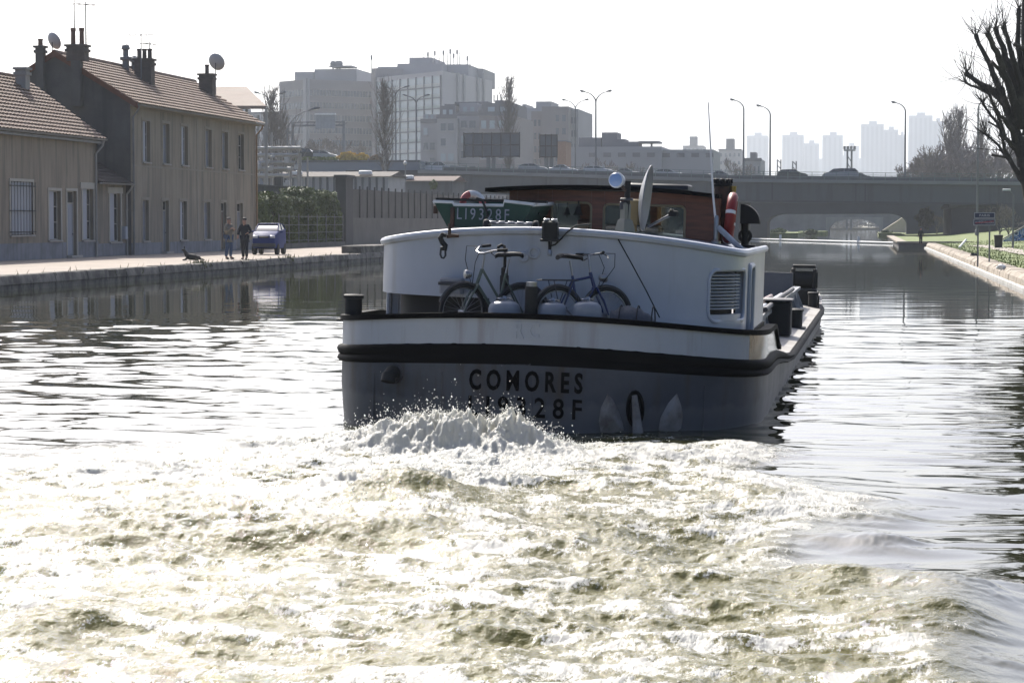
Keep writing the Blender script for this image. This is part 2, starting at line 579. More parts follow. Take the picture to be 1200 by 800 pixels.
def wake_fields(X, Y):
    """height of the surface, foam density, silt (wash) and roughness of the water"""
    s = BY - Y                      # metres behind the stern
    u = X - BX
    # --- extent of the propeller wash
    wig = 0.9 * gnoise(X * 0.35, Y * 0.35, 21) + 0.35 * gnoise(X * 1.1, Y * 1.1, 22)
    edge_r = (2.5 + 0.15 * s) - u + wig * 0.7
    edge_l = u + (2.3 + 2.0 * np.maximum(s - 0.2, 0) ** 0.9) + wig * (0.6 + 0.25 * np.maximum(s, 0))
    wash = sstep(-0.1, 0.9, edge_r) * sstep(-0.4, 2.2, edge_l) * sstep(-0.6, 0.8 + 8.0 * sstep(-1.6, -5.5, u), s + 0.25 * wig - 0.5 * sstep(-2.0, -3.4, u))
    lee = sstep(0.15, 0.6, u) * (1 - sstep(2.6, 3.4, u)) * (1 - sstep(0.9, 2.3, s + .4 * wig))   # dark slick under the counter
    wash = wash * (1 - 0.85 * lee)
    # --- gentle waves of the disturbed canal beside and behind the barge
    dist = 1 - sstep(46, 58, Y + 0.05 * u + 2.5 * gnoise(X * .12, Y * .05, 8))
    calm_r = sstep(1.0, 3.5, u)     # quieter on the right
    H = np.zeros_like(X)
    wx = X + 0.5 * gnoise(X * .3, Y * .3, 31)
    wy = Y + 0.5 * gnoise(X * .3, Y * .3, 32)
    amp = dist * (1 - 0.55 * calm_r)
    H += amp * 0.034 * gnoise(wx * 0.36, wy * 0.95, 1)
    H += amp * 0.020 * gnoise(wx * 0.9 + 0.2 * wy, wy * 2.2, 2)
    H += amp * 0.012 * gnoise(wx * 1.8 - 0.3 * wy, wy * 3.6, 3)
    H += dist * calm_r * 0.020 * np.sin(1.25 * (u * 0.55 + s * 0.9) + 2.0 * gnoise(X * .35, Y * .25, 6)) * (0.4 + 0.6 * sstep(2, 6, s))
    H += 0.0035 * gnoise(wx * 0.5, wy * 1.4, 5) * (1 - dist)
    # --- turbulence
    fade = 0.48 + 0.12 * np.exp(-np.maximum(s, 0) / 7)
    T = np.zeros_like(X)
    T += 0.085 * gnoise(wx * 0.55, wy * 0.75, 41)
    T += 0.085 * ridged(wx * 0.85, wy * 1.25, 42)
    T += 0.045 * ridged(wx * 1.9, wy * 2.8, 43)
    T += 0.034 * gnoise(wx * 4.3, wy * 4.5, 44)
    T += 0.020 * ridged(wx * 8, wy * 7, 45)
    T += 0.009 * gnoise(wx * 17, wy * 13, 46)
    H += wash * fade * T
    # --- rooster tail thrown up by the propeller, and the boils after it
    foam = np.full_like(X, 0.420)
    foam += 0.11 * gnoise(wx * 0.55, wy * 1.3, 51) + 0.10 * gnoise(wx * 1.7, wy * 3.0, 52) + 0.12 * gnoise(wx * 4.5, wy * 6, 53) + 0.10 * ridged(wx * 3.2, wy * 4, 54) - .05
    foam += 1.5 * np.clip(T, -0.05, 0.12) * fade * 0.9
    foam += 0.13 * np.exp(-((s - 2.0) / 3.5) ** 2) + 0.06 * sstep(-1.0, -5.5, u)
    foam -= 0.05 * sstep(0.5, 3.0, u) * sstep(2, 6, s)
    def bump(px, py, sx, sy, h, df, tilt=0.0, rough=0.0):
        nonlocal H, foam
        c = onZ(px, py, 0.0)
        m = (np.abs(X - c.x) < 2.8 * sx + .3) & (np.abs(Y - c.y) < 2.8 * sy + abs(tilt) * 3 * sx + .3)
        if not m.any():
            return
        x, y = X[m], Y[m]
        dx = x - c.x + 0.10 * gnoise(x * 3, y * 3, 61); dy = y - c.y + 0.10 * gnoise(x * 3, y * 3, 62)
        e = np.exp(-(dx / sx) ** 2 - ((dy + tilt * dx) / sy) ** 2)
        k = e
        if rough:
            k = e * (1 + rough * (0.5 * gnoise(x * 2.6, y * 3, 63) + 0.6 * gnoise(x * 5, y * 4, 64) + 0.45 * ridged(x * 11, y * 7, 65) + .3 * gnoise(x * 23, y * 12, 66) + .2 * gnoise(x * 45, y * 16, 67)))
        H[m] += h * k
        foam[m] += df * e
    # main plume right under the counter: two crests with a ragged top
    bump(505, 534, 0.50, 0.42, 0.22, 0.35, rough=0.5)
    bump(592, 534, 0.44, 0.40, 0.23, 0.35, rough=0.5)
    bump(545, 540, 0.80, 0.45, 0.05, 0.20, rough=0.6)
    bump(430, 528, 0.60, 0.60, 0.10, 0.20, rough=0.5)
    bump(555, 556, 1.00, 0.55, 0.05, 0.10, rough=0.5)
    # smooth brown boil with a foam lip behind it
    bump(500, 588, 0.42, 0.42, 0.13, -0.36, rough=.12)
    bump(455, 590, 0.30, 0.40, 0.08, -0.22, rough=.12)
    bump(545, 572, 0.50, 0.30, 0.10, 0.25, rough=0.5)
    bump(400, 580, 0.5, 0.5, 0.10, 0.2, rough=0.5)
    # the long swell after it, olive on its face, and further boils
    bump(420, 632, 0.85, 0.50, 0.11, -0.26, 0.1, rough=.1)
    bump(520, 615, 0.7, 0.5, 0.10, 0.12, rough=0.3)
    for (px, py, sx, sy, h, df) in ((165, 630, .55, .5, .06, -.2), (70, 745, .28, .35, .06, -.26), (300, 720, .35, .4, .04, -.10),
                                    (715, 570, .5, .7, .05, -.15), (680, 636, .45, .4, .06, -.2), (890, 592, .25, .5, .06, -.2),
                                    (1025, 640, .35, .4, .09, -.22), (980, 690, .40, .45, .06, -.26), (560, 740, .4, .4, .03, -.14),
                                    (260, 755, .3, .3, .03, -.16), (790, 690, .4, .4, .04, -.14), (1130, 700, .30, .5, .10, -.10),
                                    (1080, 740, .35, .4, .05, -.15), (930, 785, .4, .3, .04, -.2), (470, 780, .5, .3, .03, -.14),
                                    (230, 600, .6, .6, .05, -.12), (1160, 780, .3, .3, .05, -.2)):
        bump(px, py, sx, sy, h * .9, df * .95, rough=.1)
    # wake shoulder along the right edge of the wash
    sh = np.exp(-((edge_r - 0.5) / 0.45) ** 2) * sstep(1.5, 4.0, s)
    H += 0.07 * sh * (0.5 + gnoise(X * .8, Y * .6, 71))
    foam += 0.06 * sh - 0.12 * sh * gnoise(X * .8, Y * .7, 72)
    foam = foam * 1.0
    foam = foam - 0.30 * (1 - sstep(0.0, 0.9, wash)) - 0.5 * (1 - sstep(0.0, 0.06, wash))
    # scattered bubbles beyond the wash
    foam = np.maximum(foam, 0.30 * dist * sstep(0.1, 0.5, gnoise(X * .6, Y * .5, 81)) * (1 - sstep(3.2, 5, u)))
    # the barge's own bow-to-stern wash line on both sides
    side = np.exp(-((np.abs(u) - 2.45) / 0.16) ** 2) * sstep(0, -1.5, s) * sstep(-31, -26, s)
    H = H + side * 0.05 * gnoise(X * 2.5, Y * 1.6, 91)
    rough = np.clip(dist * (0.55 + 0.2 * gnoise(X * .1, Y * .07, 95)) + 0.06, 0, 1)
    return H, foam, wash, rough

def build_water():
    t = np.linspace(-0.52, 0.20, 1250)
    inv = np.concatenate([np.linspace(1 / 8.0, 1 / 19.0, 620), np.linspace(1 / 19.0, 1 / 26.5, 330)[1:], np.linspace(1 / 26.5, 1 / 720.0, 420)[1:]])
    rows = np.concatenate([np.array([-60, -30, -12, 0, 4, 6.5]), 1 / inv])
    rows[-1] = 700.2
    NX = len(t) + 12
    X = np.empty((len(rows), NX)); Y = np.repeat(rows[:, None], NX, 1)
    for i, yv in enumerate(rows):
        f = t * max(yv, 8.0)
        lo, hi = max(f[0], X_QUAY + 0.0), min(f[-1], X_BANK)
        X[i, 6:-6] = np.clip(f, X_QUAY + 0.05, X_BANK - 0.05)
        X[i, :6] = np.linspace(X_QUAY - 0.2, X[i, 6] - 1e-3, 7)[:6] if X[i, 6] > X_QUAY + .2 else X_QUAY - 0.2 + np.arange(6) * 0.03
        X[i, -6:] = np.linspace(X[i, -7] + 1e-3, X_BANK + 0.3, 7)[1:] if X[i, -7] < X_BANK - .2 else X_BANK + np.arange(6) * 0.03
    H, F, W, Q = wake_fields(X, Y)
    nv = X.size
    me = bpy.data.meshes.new('water')
    me.vertices.add(nv)
    me.vertices.foreach_set('co', np.stack([X, Y, H], -1).astype(np.float32).ravel())
    nr, nc = X.shape
    idx = np.arange(nv).reshape(nr, nc)
    q = np.stack([idx[:-1, :-1], idx[:-1, 1:], idx[1:, 1:], idx[1:, :-1]], -1).reshape(-1, 4)
    # drop the quads squeezed flat against the banks
    keep = (X.ravel()[q[:, 1]] - X.ravel()[q[:, 0]]) + (X.ravel()[q[:, 2]] - X.ravel()[q[:, 3]]) > 1e-6
    q = q[keep]
    me.loops.add(q.size)
    me.loops.foreach_set('vertex_index', q.astype(np.int32).ravel())
    me.polygons.add(len(q))
    me.polygons.foreach_set('loop_start', (np.arange(len(q)) * 4).astype(np.int32))
    me.update(calc_edges=True)
    me.shade_smooth()
    for nme, A in (('foam', F), ('wash', W), ('rough', Q)):
        a = me.attributes.new(nme, 'FLOAT', 'POINT')
        a.data.foreach_set('value', A.astype(np.float32).ravel())
    me.materials.append(water_material())
    o = bpy.data.objects.new('water', me)
    COL.objects.link(o)
    tag(o, kind='structure')
    return o
build_water()

# spray: droplets thrown off the plume and the breaking crests
def build_spray():
    rng = np.random.default_rng(5)
    P = []
    def burst(px, py, sx, sy, n, hmax, up=1.0):
        c = onZ(px, py, 0.0)
        x = c.x + rng.normal(0, sx, n); y = c.y + rng.normal(0, sy, n)
        h, _, _, _ = wake_fields(x[None, :], y[None, :])
        z = h[0] + rng.exponential(hmax, n) * up * np.exp(-((x - c.x) / (1.6 * sx)) ** 2)
        P.append(np.stack([x, y, z, rng.gamma(1.6, 0.0014, n) + 0.0016], -1))
    burst(505, 528, .45, .22, 6000, .035)
    burst(590, 528, .42, .22, 6000, .035)
    burst(548, 530, .8, .35, 1800, .075)
    burst(635, 528, .2, .2, 900, .05)
    burst(455, 530, .5, .4, 900, .06)
    burst(540, 560, 1.1, .5, 1300, .04)
    burst(545, 572, .5, .3, 900, .05)
    burst(480, 600, 1.0, .5, 900, .03)
    P = np.concatenate(P)
    g = MB()
    for x, y, z, r in P.tolist():
        g.add([(x + r, y, z), (x - r, y, z), (x, y + r, z), (x, y - r, z), (x, y, z + r * 1.3), (x, y, z - r)],
              [(0, 2, 4), (2, 1, 4), (1, 3, 4), (3, 0, 4), (2, 0, 5), (1, 2, 5), (3, 1, 5), (0, 3, 5)])
    m = mat('spray_drops', (0.88, 0.88, 0.85), 0.25, var=0.02, scale=2, spec=0.8)
    nt = m.node_tree; tr = nt.nodes.new('ShaderNodeBsdfTranslucent'); tr.inputs[0].default_value = (.88, .88, .84, 1)
    ms = nt.nodes.new('ShaderNodeMixShader'); ms.inputs[0].default_value = .5
    nt.links.new(nt.nodes['Principled BSDF'].outputs[0], ms.inputs[1]); nt.links.new(tr.outputs[0], ms.inputs[2]); nt.links.new(ms.outputs[0], nt.nodes['Material Output'].inputs[0])
    tag(g.build('spray', m, fixn=False, sharp=180), kind='stuff', label='white droplets of spray flying above the propeller wash')
build_spray()
# ================================================================== HOUSES ON THE LEFT QUAY
XF = onZ(154, 299, Z_QUAY).x        # facade plane
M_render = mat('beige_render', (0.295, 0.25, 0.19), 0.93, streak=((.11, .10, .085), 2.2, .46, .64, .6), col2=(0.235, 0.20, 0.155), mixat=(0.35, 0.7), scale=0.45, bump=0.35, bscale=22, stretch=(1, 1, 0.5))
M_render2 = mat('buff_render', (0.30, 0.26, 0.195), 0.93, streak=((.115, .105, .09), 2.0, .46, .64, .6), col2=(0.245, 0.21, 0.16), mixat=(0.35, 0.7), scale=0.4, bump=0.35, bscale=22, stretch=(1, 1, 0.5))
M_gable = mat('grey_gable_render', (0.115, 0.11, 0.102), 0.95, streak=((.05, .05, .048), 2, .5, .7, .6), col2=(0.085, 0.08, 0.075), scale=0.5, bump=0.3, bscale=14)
M_plinth = mat('plinth_paint', (0.21, 0.22, 0.245), 0.85, streak=((.10, .10, .10), 3, .5, .7, .6), col2=(0.14, 0.145, 0.16), mixat=(0.45, 0.72), scale=0.9, bump=0.2)
M_tile = mat('roof_tile', (0.165, 0.10, 0.074), 0.85, streak=((.075, .06, .05), 1.6, .52, .74, .6), col2=(0.26, 0.185, 0.14), mixat=(0.35, 0.68), scale=2.2, bump=0.7, bscale=7, detail=9)
M_tile_dark = mat('dark_roof_tile', (0.06, 0.045, 0.04), 0.85, var=0.3, scale=2)
M_verge = mat('verge_tile', (0.15, 0.06, 0.035), 0.85, var=0.3, scale=2.5)
M_zinc = mat('zinc_gutter', (0.20, 0.20, 0.20), 0.6, var=0.25, scale=1.5, metal=0.2)
M_trim = mat('window_surround', (0.40, 0.38, 0.33), 0.85, var=0.12, scale=1.5)
M_trimb = mat('plaster_band', (0.265, 0.238, 0.19), 0.9, var=0.12, scale=1.5)
M_shut = mat('grey_white_shutter', (0.34, 0.36, 0.40), 0.7, var=0.12, scale=1.2, bump=0.25, bscale=12, stretch=(1, 3, 0.2))
M_pane = mat('window_glass', (0.03, 0.034, 0.04), 0.12, var=0.3, scale=0.7, spec=0.7)
M_curt = mat('curtained_glass', (0.22, 0.23, 0.28), 0.35, var=0.2, scale=1.5, spec=0.6)
M_sill = mat('stone_sill', (0.36, 0.34, 0.31), 0.9, var=0.15, scale=2)
M_doorg = mat('grey_door_paint', (0.17, 0.18, 0.20), 0.6, var=0.15, scale=1)
M_doorw = mat('pale_door_paint', (0.30, 0.32, 0.36), 0.6, var=0.1, scale=1)
M_doorb = mat('brown_door_paint', (0.085, 0.05, 0.035), 0.6, var=0.2, scale=1)
M_iron = mat('dark_iron', (0.03, 0.03, 0.03), 0.6, var=0.2, scale=4)
M_brick = mat('chimney_brick', (0.105, 0.085, 0.075), 0.9, var=0.3, scale=3, bump=0.5, bscale=14)
M_pot = mat('clay_pot', (0.14, 0.075, 0.05), 0.85, var=0.3, scale=4)
M_wire = mat('aerial_metal', (0.14, 0.14, 0.15), 0.5, metal=0.4)

def facade(mb, y0, y1, z0, z1, holes, t=0.22, X=None):
    """wall sheet facing +X with real openings and their reveals"""
    X = XF if X is None else X
    ys = sorted({y0, y1, *[h[0] for h in holes], *[h[1] for h in holes]})
    zs = sorted({z0, z1, *[h[2] for h in holes], *[h[3] for h in holes]})
    def inside(y, z):
        return any(h[0] < y < h[1] and h[2] < z < h[3] for h in holes)
    for a, b in zip(ys, ys[1:]):
        for c, d in zip(zs, zs[1:]):
            if not inside((a + b) / 2, (c + d) / 2):
                mb.quad((X, a, c), (X, b, c), (X, b, d), (X, a, d))
    for (a, b, c, d) in holes:
        mb.quad((X, a, c), (X - t, a, c), (X - t, a, d), (X, a, d))
        mb.quad((X - t, b, c), (X, b, c), (X, b, d), (X - t, b, d))
        mb.quad((X, a, d), (X - t, a, d), (X - t, b, d), (X, b, d))
        mb.quad((X - t, a, c), (X, a, c), (X, b, c), (X - t, b, c))

def hole(px0, py0, px1, py1, X=None, door=False):
    X = XF if X is None else X
    a, b = onX(px0, py1, X), onX(px1, py1, X)
    top = onX((px0 + px1) / 2, py0, X).z
    bot = Z_QUAY + 0.12 if door else onX((px0 + px1) / 2, py1, X).z
    return (a.y, b.y, bot, top)

def fill_window(root, h, style, t=0.22, X=None, surround=False, lintel=False):
    X = XF if X is None else X
    a, b, c, d = h
    w = thing_part('window', root)
    g = MB()
    if surround:
        e = 0.13
        g.span((X - 0.02, a - e, c - 0.02), (X + 0.035, a, d + e)); g.span((X - 0.02, b, c - 0.02), (X + 0.035, b + e, d + e))
        g.span((X - 0.02, a + .002, d), (X + 0.033, b - .002, d + e))
        if lintel:
            g.span((X - 0.02, a - 0.3, d + e - .16), (X + 0.045, b + 0.3, d + e + 0.14))
        g.build('surround', M_trim, w)
        g = MB()
    f = 0.055
    x0, x1 = X - t, X - t + 0.06
    g.span((x0, a, c), (x1, a + f, d)); g.span((x0, b - f, c), (x1, b, d))
    g.span((x0, a + f, d - f), (x1 - .003, b - f, d)); g.span((x0, a + f, c), (x1 - .003, b - f, c + f))
    m = (a + b) / 2
    g.span((x0, m - 0.03, c + f), (x1 - .005, m + 0.03, d - f))
    for q in (0.36, 0.68):
        zz = c + (d - c) * q
        g.span((x0, a + f, zz - 0.018), (x1 - .012, b - f, zz + 0.018))
    g.build('frame', M_trim, w)
    p = MB(); p.span((x0 + 0.012, a + f, c + f), (x0 + 0.026, b - f, d - f))
    p.build('pane', M_curt if style == 'curtain' else M_pane, w)
    if style == 'shutters':
        s = MB()
        for q in (0, 1):
            ya, yb = (a + .01, m - .005) if q == 0 else (m + .005, b - .01)
            s.span((X - 0.085, ya, c + .02), (X - 0.05, yb, d - .02))
            for zz in (0.2, 0.8):
                s.span((X - 0.05, ya + .03, c + (d - c) * zz - .05), (X - 0.035, yb - .03, c + (d - c) * zz + .05))
        s.build('shutter', M_shut, w)
    if style == 'half':
        s = MB(); s.span((X - 0.12, a + .01, c + .02), (X - 0.09, m + 0.12, d - .02))
        for k in range(14):
            zz = c + .1 + (d - c - .2) * k / 13
            s.span((X - 0.09, a + .05, zz - .02), (X - 0.08, m + .08, zz + .02))
        s.build('shutter', M_shut, w)
    s = MB(); s.prism([(X - t + .06, a - .08, c - .09), (X + 0.10, a - .08, c - .09), (X + 0.10, a - .08, c - .03), (X - t + .06, a - .08, c + .004)], (0, b - a + .16, 0))
    s.build('sill', M_sill, w)
    return w

def thing_part(name, parent):
    o = bpy.data.objects.new(name, None)
    COL.objects.link(o)
    o.parent = parent
    return o

def fill_door(root, h, m, t=0.22, X=None, surround=False):
    X = XF if X is None else X
    a, b, c, d = h
    dr = thing_part('door', root)
    g = MB()
    zt = c + (d - c) * 0.80
    g.span((X - t, a + .05, c), (X - t + .05, b - .05, zt))
    mid = (a + b) / 2
    for (ya, yb) in ((a + .15, mid - .06), (mid + .06, b - .15)):
        for (za, zb) in ((.06, .36), (.44, .92)):
            g.span((X - t + .05, ya, c + (zt - c) * za), (X - t + .065, yb, c + (zt - c) * zb))
    g.build('leaf', m, dr)
    f = MB()
    f.span((X - t, a, c), (X - t + .08, a + .05, d)); f.span((X - t, b - .05, c), (X - t + .08, b, d)); f.span((X - t, a + .05, zt), (X - t + .078, b - .05, zt + .06)); f.span((X - t, a + .05, d - .05), (X - t + .078, b - .05, d))
    if surround:
        e = .13
        f.span((X - 0.02, a - e, c), (X + .035, a, d + e)); f.span((X - .02, b, c), (X + .035, b + e, d + e)); f.span((X - .02, a + .002, d), (X + .033, b - .002, d + e))
    f.build('frame', M_trim, dr)
    p = MB(); p.span((X - t + .02, a + .05, zt + .06), (X - t + .035, b - .05, d - .05)); p.build('pane', M_pane, dr)
    k = MB(); k.lathe([(0, 0), (.03, .01), (.035, .04), (.02, .06), (0, .065)], Matrix.Translation((X - t + .065, b - .2, c + 1.0)) @ Matrix.Rotation(R(90), 4, 'Y'), 8)
    k.build('handle', M_wire, dr)
    s = MB(); s.span((X - t, a - .1, Z_QUAY), (X + .28, b + .1, c)); s.build('step', M_sill, dr)

def tiled_slope(mb, e0, e1, r0, r1, rows, cols, th=0.05, wave=0.045):
    """pantile roof slope: eave e0-e1, ridge r0-r1; every course laps the one below, rolls run up the slope"""
    e0, e1, r0, r1 = map(Vector, (e0, e1, r0, r1))
    nrm = (e1 - e0).cross(r0 - e0).normalized()
    if nrm.z < 0: nrm = -nrm
    vs, fs = [], []
    sub = cols * 4
    prev = None
    for i in range(rows):
        for k, lift in ((0.0, th), (1.0, 0.008)):
            t = (i + k) / rows
            a, b = e0.lerp(r0, t), e1.lerp(r1, t)
            row = []
            for j in range(sub + 1):
                ph = j / 4.0
                row.append(len(vs))
                vs.append(a.lerp(b, j / sub) + nrm * (lift + wave * (0.5 + 0.5 * math.cos(2 * math.pi * ph))))
            if prev:
                fs += [(prev[j], prev[j + 1], row[j + 1], row[j]) for j in range(sub)]
            prev = row
    mb.add(vs, fs)

def chimney_stack(root_name, root, x, y, zb, sx, sy, h, pots, potm=None, cap=True, m=None, ph=.55, along='x'):
    c = thing_part('chimney', root)
    g = MB(); g.span((x - sx / 2, y - sy / 2, zb), (x + sx / 2, y + sy / 2, zb + h))
    if cap:
        g.span((x - sx / 2 - .07, y - sy / 2 - .07, zb + h - .34), (x + sx / 2 + .07, y + sy / 2 + .07, zb + h - .2))
        g.span((x - sx / 2 - .09, y - sy / 2 - .09, zb + h - .08), (x + sx / 2 + .09, y + sy / 2 + .09, zb + h + .03))
    g.build('stack', m or M_brick, c)
    for k in range(pots):
        q = MB()
        q_ = (k - (pots - 1) / 2) / max(pots, 1) * .95
        xx, yy = (x + q_ * sx, y) if along == 'x' else (x, y + q_ * sy)
        q.lathe([(.13, 0), (.12, ph * .8), (.145, ph * .82), (.145, ph), (.09, ph), (.09, ph * .5), (0, ph * .5)], Matrix.Translation((xx, yy, zb + h + (.03 if cap else 0))), 10)
        q.build('chimney_pot', potm or M_pot, c)
    return c

def gutter(root, a, b, r=0.085):
    g = MB(); a, b = Vector(a), Vector(b)
    n = 8
    rings = []
    for p in (a, b):
        rings.append([p + Vector((r * math.cos(math.pi + math.pi * k / n), 0, r * math.sin(math.pi + math.pi * k / n))) for k in range(n + 1)] +
                     [p + Vector(((r - .012) * math.cos(2 * math.pi - math.pi * k / n), 0, (r - .012) * math.sin(2 * math.pi - math.pi * k / n))) for k in range(n + 1)])
    g.loft(rings)
    g.build('gutter', M_zinc, root)

def downpipe(root, pts, r=.055, m=None):
    g = MB(); g.path(pts, r, 8)
    for z in (1.4, 2.8, 4.2):
        if z < pts[0][2] - .6:
            g.lathe([(r + .02, -.03), (r + .02, .03)], Matrix.Translation((pts[-1][0], pts[-1][1], z)), 8)
    g.build('downpipe', m or M_zinc, root)

# ---------------------------------------------------------------- the low house at the left edge
yA1 = onX(115, 299, XF).y
yA0 = onX(-150, 318, XF).y
zE = onX(115, 165, XF).z
low = thing('low_house', 'single-storey beige house with barred window and brown tiled roof, nearest on the left', 'house', (XF, (yA0 + yA1) / 2, Z_QUAY))
hs = [hole(12.4, 213, 38.6, 275), hole(57.4, 223.6, 71.3, 281), hole(78.8, 224, 90, 298, door=True), hole(96.8, 220.6, 109.5, 281), hole(-60, 224, -40, 287)]
g = MB()
facade(g, yA0, yA1, Z_QUAY, zE, hs)
g.span((XF - 8, yA0, Z_QUAY), (XF - .5, yA0 + .3, zE)); g.span((XF - 8, yA1 - .3, Z_QUAY), (XF - .0, yA1 - .003, zE - .002))
g.build('wall', M_render, low)
def plinth(root, y0, y1, doors, ztop, X=None):
    X = XF if X is None else X
    ya = y0
    for h in sorted(doors):
        if h[0] - .16 > ya: MB().span((X - .02, ya, Z_QUAY), (X + .03, h[0] - .16, ztop)).build('plinth', M_plinth, root)
        ya = h[1] + .16
    MB().span((X - .02, ya, Z_QUAY), (X + .03, y1, ztop)).build('plinth', M_plinth, root)
plinth(low, yA0, yA1 - .01, [hs[2]], onX(70, 284, XF).z)
w0 = fill_window(low, hs[0], 'shutters', surround=True)
g = MB()
for z in (0.05, 0.45, 0.92):
    zz = hs[0][2] + (hs[0][3] - hs[0][2]) * z
    g.span((XF + .06, hs[0][0] - .25, zz - .025), (XF + .085, hs[0][1] + .25, zz + .025))
for k in range(9):
    yy = hs[0][0] - .1 + (hs[0][1] - hs[0][0] + .2) * k / 8
    g.tube((XF + .1, yy, hs[0][2]), (XF + .1, yy, hs[0][3]), .013, n=6)
g.build('window_bars', M_iron, w0)
fill_window(low, hs[1], 'half', surround=True)
fill_door(low, hs[2], M_doorw, surround=True)
fill_window(low, hs[3], 'half', surround=True, lintel=True)
fill_window(low, hs[4], 'shutters', surround=True)
rid = onY(28, 93, yA1 + .25)
ev = Vector((XF + .32, 0, zE + .04))
roof = thing_part('roof', low)
g = MB()
slope_len = math.hypot(ev.x - rid.x, rid.z - ev.z)
tiled_slope(g, (ev.x, yA0, ev.z), (ev.x, yA1 + .25, ev.z), (rid.x, yA0, rid.z), (rid.x, yA1 + .25, rid.z), 16, 60, th=.085)
tiled_slope(g, (rid.x - 5.5, yA0, ev.z), (rid.x - 5.5, yA1 + .25, ev.z), (rid.x, yA0, rid.z), (rid.x, yA1 + .25, rid.z), 10, 20)
g.build('tile_slope', M_tile, roof, fixn=False)
g = MB()
g.prism([(ev.x - .05, yA1 - .3, ev.z - .02), (rid.x, yA1 - .3, rid.z - .02), (rid.x - 5.4, yA1 - .3, ev.z - .02)], (0, .29, 0))
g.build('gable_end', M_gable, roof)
g = MB(); g.path([(rid.x, yA0, rid.z + .05), (rid.x, yA1 + .2, rid.z + .05)], .12, 8); g.build('ridge_tiles', M_tile, roof)
g = MB(); g.span((XF + .012, yA0, zE - .16), (ev.x - .02, yA1 + .2, zE - .05)); g.build('eave_board', M_zinc, roof)
gutter(roof, (ev.x + .07, yA0, ev.z + .02), (ev.x + .07, yA1 + .2, ev.z + .02))
cc = onX(26.5, 113, XF - 2.3)
xq = XF - 3.0
cq = onX(26.5, 106, xq)
zq = ev.z + (ev.x - xq) / (ev.x - rid.x) * (rid.z - ev.z)
chimney_stack('', low, xq, cq.y, zq - .5, .52, .62, 1.45, 0, m=M_conc)
downpipe(low, [(ev.x + .05, yA1 - .1, ev.z - .05), (ev.x, yA1 - .12, ev.z - .28), (XF + .09, yA1 - .5, ev.z - .7), (XF + .09, yA1 - .5, Z_QUAY)], .06, M_conc)

# ---------------------------------------------------------------- the two-storey house
yB0 = onX(154, 299, XF).y
yB1 = onX(300, 292, XF).y
zB = onX(154, 118, XF).z
apx = onY(65, 63, yB0)
big = thing('two_storey_house', 'two-storey buff rendered house with narrow windows and long brown tiled roof', 'house', (XF, (yB0 + yB1) / 2, Z_QUAY))
up = [(167.3, 141.5, 175.7, 188.8), (190.8, 145, 198.5, 191), (212.5, 148, 220, 193), (240.8, 152, 247.8, 196), (260.4, 155.5, 267, 197.5), (279.3, 158, 285.6, 200)]
lo = [(167.3, 234, 174.3, 281, 0), (190.8, 235, 197.8, 297, 1), (211, 236, 218.8, 281.5, 0), (239, 236.7, 246.4, 280, 0), (259, 237.8, 265.3, 293, 1), (277.6, 238.8, 284.6, 293, 1)]
hu = [hole(*q) for q in up]
hl = [hole(*q[:4], door=bool(q[4])) for q in lo]
# one sill and one head height per storey, as built
zs_u = (sum(h[2] for h in hu) / 6, sum(h[3] for h in hu) / 6)
hu = [(h[0], h[1], *zs_u) for h in hu]
wl = [h for h, q in zip(hl, lo) if not q[4]]
zs_l = (sum(h[2] for h in wl) / 3, sum(h[3] for h in hl) / 6)
hl = [(h[0], h[1], h[2] if q[4] else zs_l[0], zs_l[1]) for h, q in zip(hl, lo)]
xr = apx.x - (XF - apx.x)
g = MB()
facade(g, yB0, yB1, Z_QUAY, zB, hu + hl)
g.span((xr, yB1 - .3, Z_QUAY), (XF - .23, yB1, zB)); g.span((xr, yB0 + .3, Z_QUAY), (xr + .3, yB1 - .3, zB))
g.prism([(XF - .004, yB1 - .003, Z_QUAY), (XF - .3, yB1 - .003, Z_QUAY), (XF - .3, yB1 - .003, zB), (XF - .004, yB1 - .003, zB)], (0, -.2, 0))
g.prism([(XF, yB1 - .25, zB), (apx.x, yB1 - .25, apx.z - .1), (xr, yB1 - .25, zB)], (0, .25, 0))
g.build('wall', M_render2, big)
g = MB()
g.prism([(XF - .006, yB0 - .004, Z_QUAY), (xr, yB0 - .004, Z_QUAY), (xr, yB0 - .004, zB), (apx.x, yB0 - .004, apx.z - .1), (XF - .006, yB0 - .004, zB)], (0, .25, 0))
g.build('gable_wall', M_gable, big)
g = MB()
zz = onX(230, 199, XF).z
for k in range(len(hu)):
    pass
g.span((XF - .02, yB0, zs_u[0] - .28), (XF + .02, yB1, zs_u[0] - .20))
g.span((XF - .02, yB0, zB - .34), (XF + .05, yB1, zB - .05))
for h in hu + hl:
    e = .16
    g.span((XF - .02, h[0] - e, h[2]), (XF + .022, h[0] - .003, h[3] + e)); g.span((XF - .02, h[1] + .003, h[2]), (XF + .022, h[1] + e, h[3] + e)); g.span((XF - .02, h[0] - .003, h[3] + .003), (XF + .02, h[1] + .003, h[3] + e))
for yy in (yB0 + .02, (hu[2][1] + hu[3][0]) / 2, yB1 - .34):
    g.span((XF - .02, yy, Z_QUAY + .9), (XF + .018, yy + .32, zB - .345))
g.build('plaster_band', M_trimb, big)
plinth(big, yB0 + .001, yB1 - .002, [h for h, q in zip(hl, lo) if q[4]], onX(180, 284, XF).z)
for h, st in zip(hu, ('half', 'curtain', 'half', 'curtain', 'curtain', 'dark')):
    fill_window(big, h, st)
for h, q, st in zip(hl, lo, ('curtain', M_doorg, 'half', 'curtain', M_doorb, M_doorg)):
    if q[4]: fill_door(big, h, st)
    else: fill_window(big, h, st)
roof = thing_part('roof', big)
g = MB()
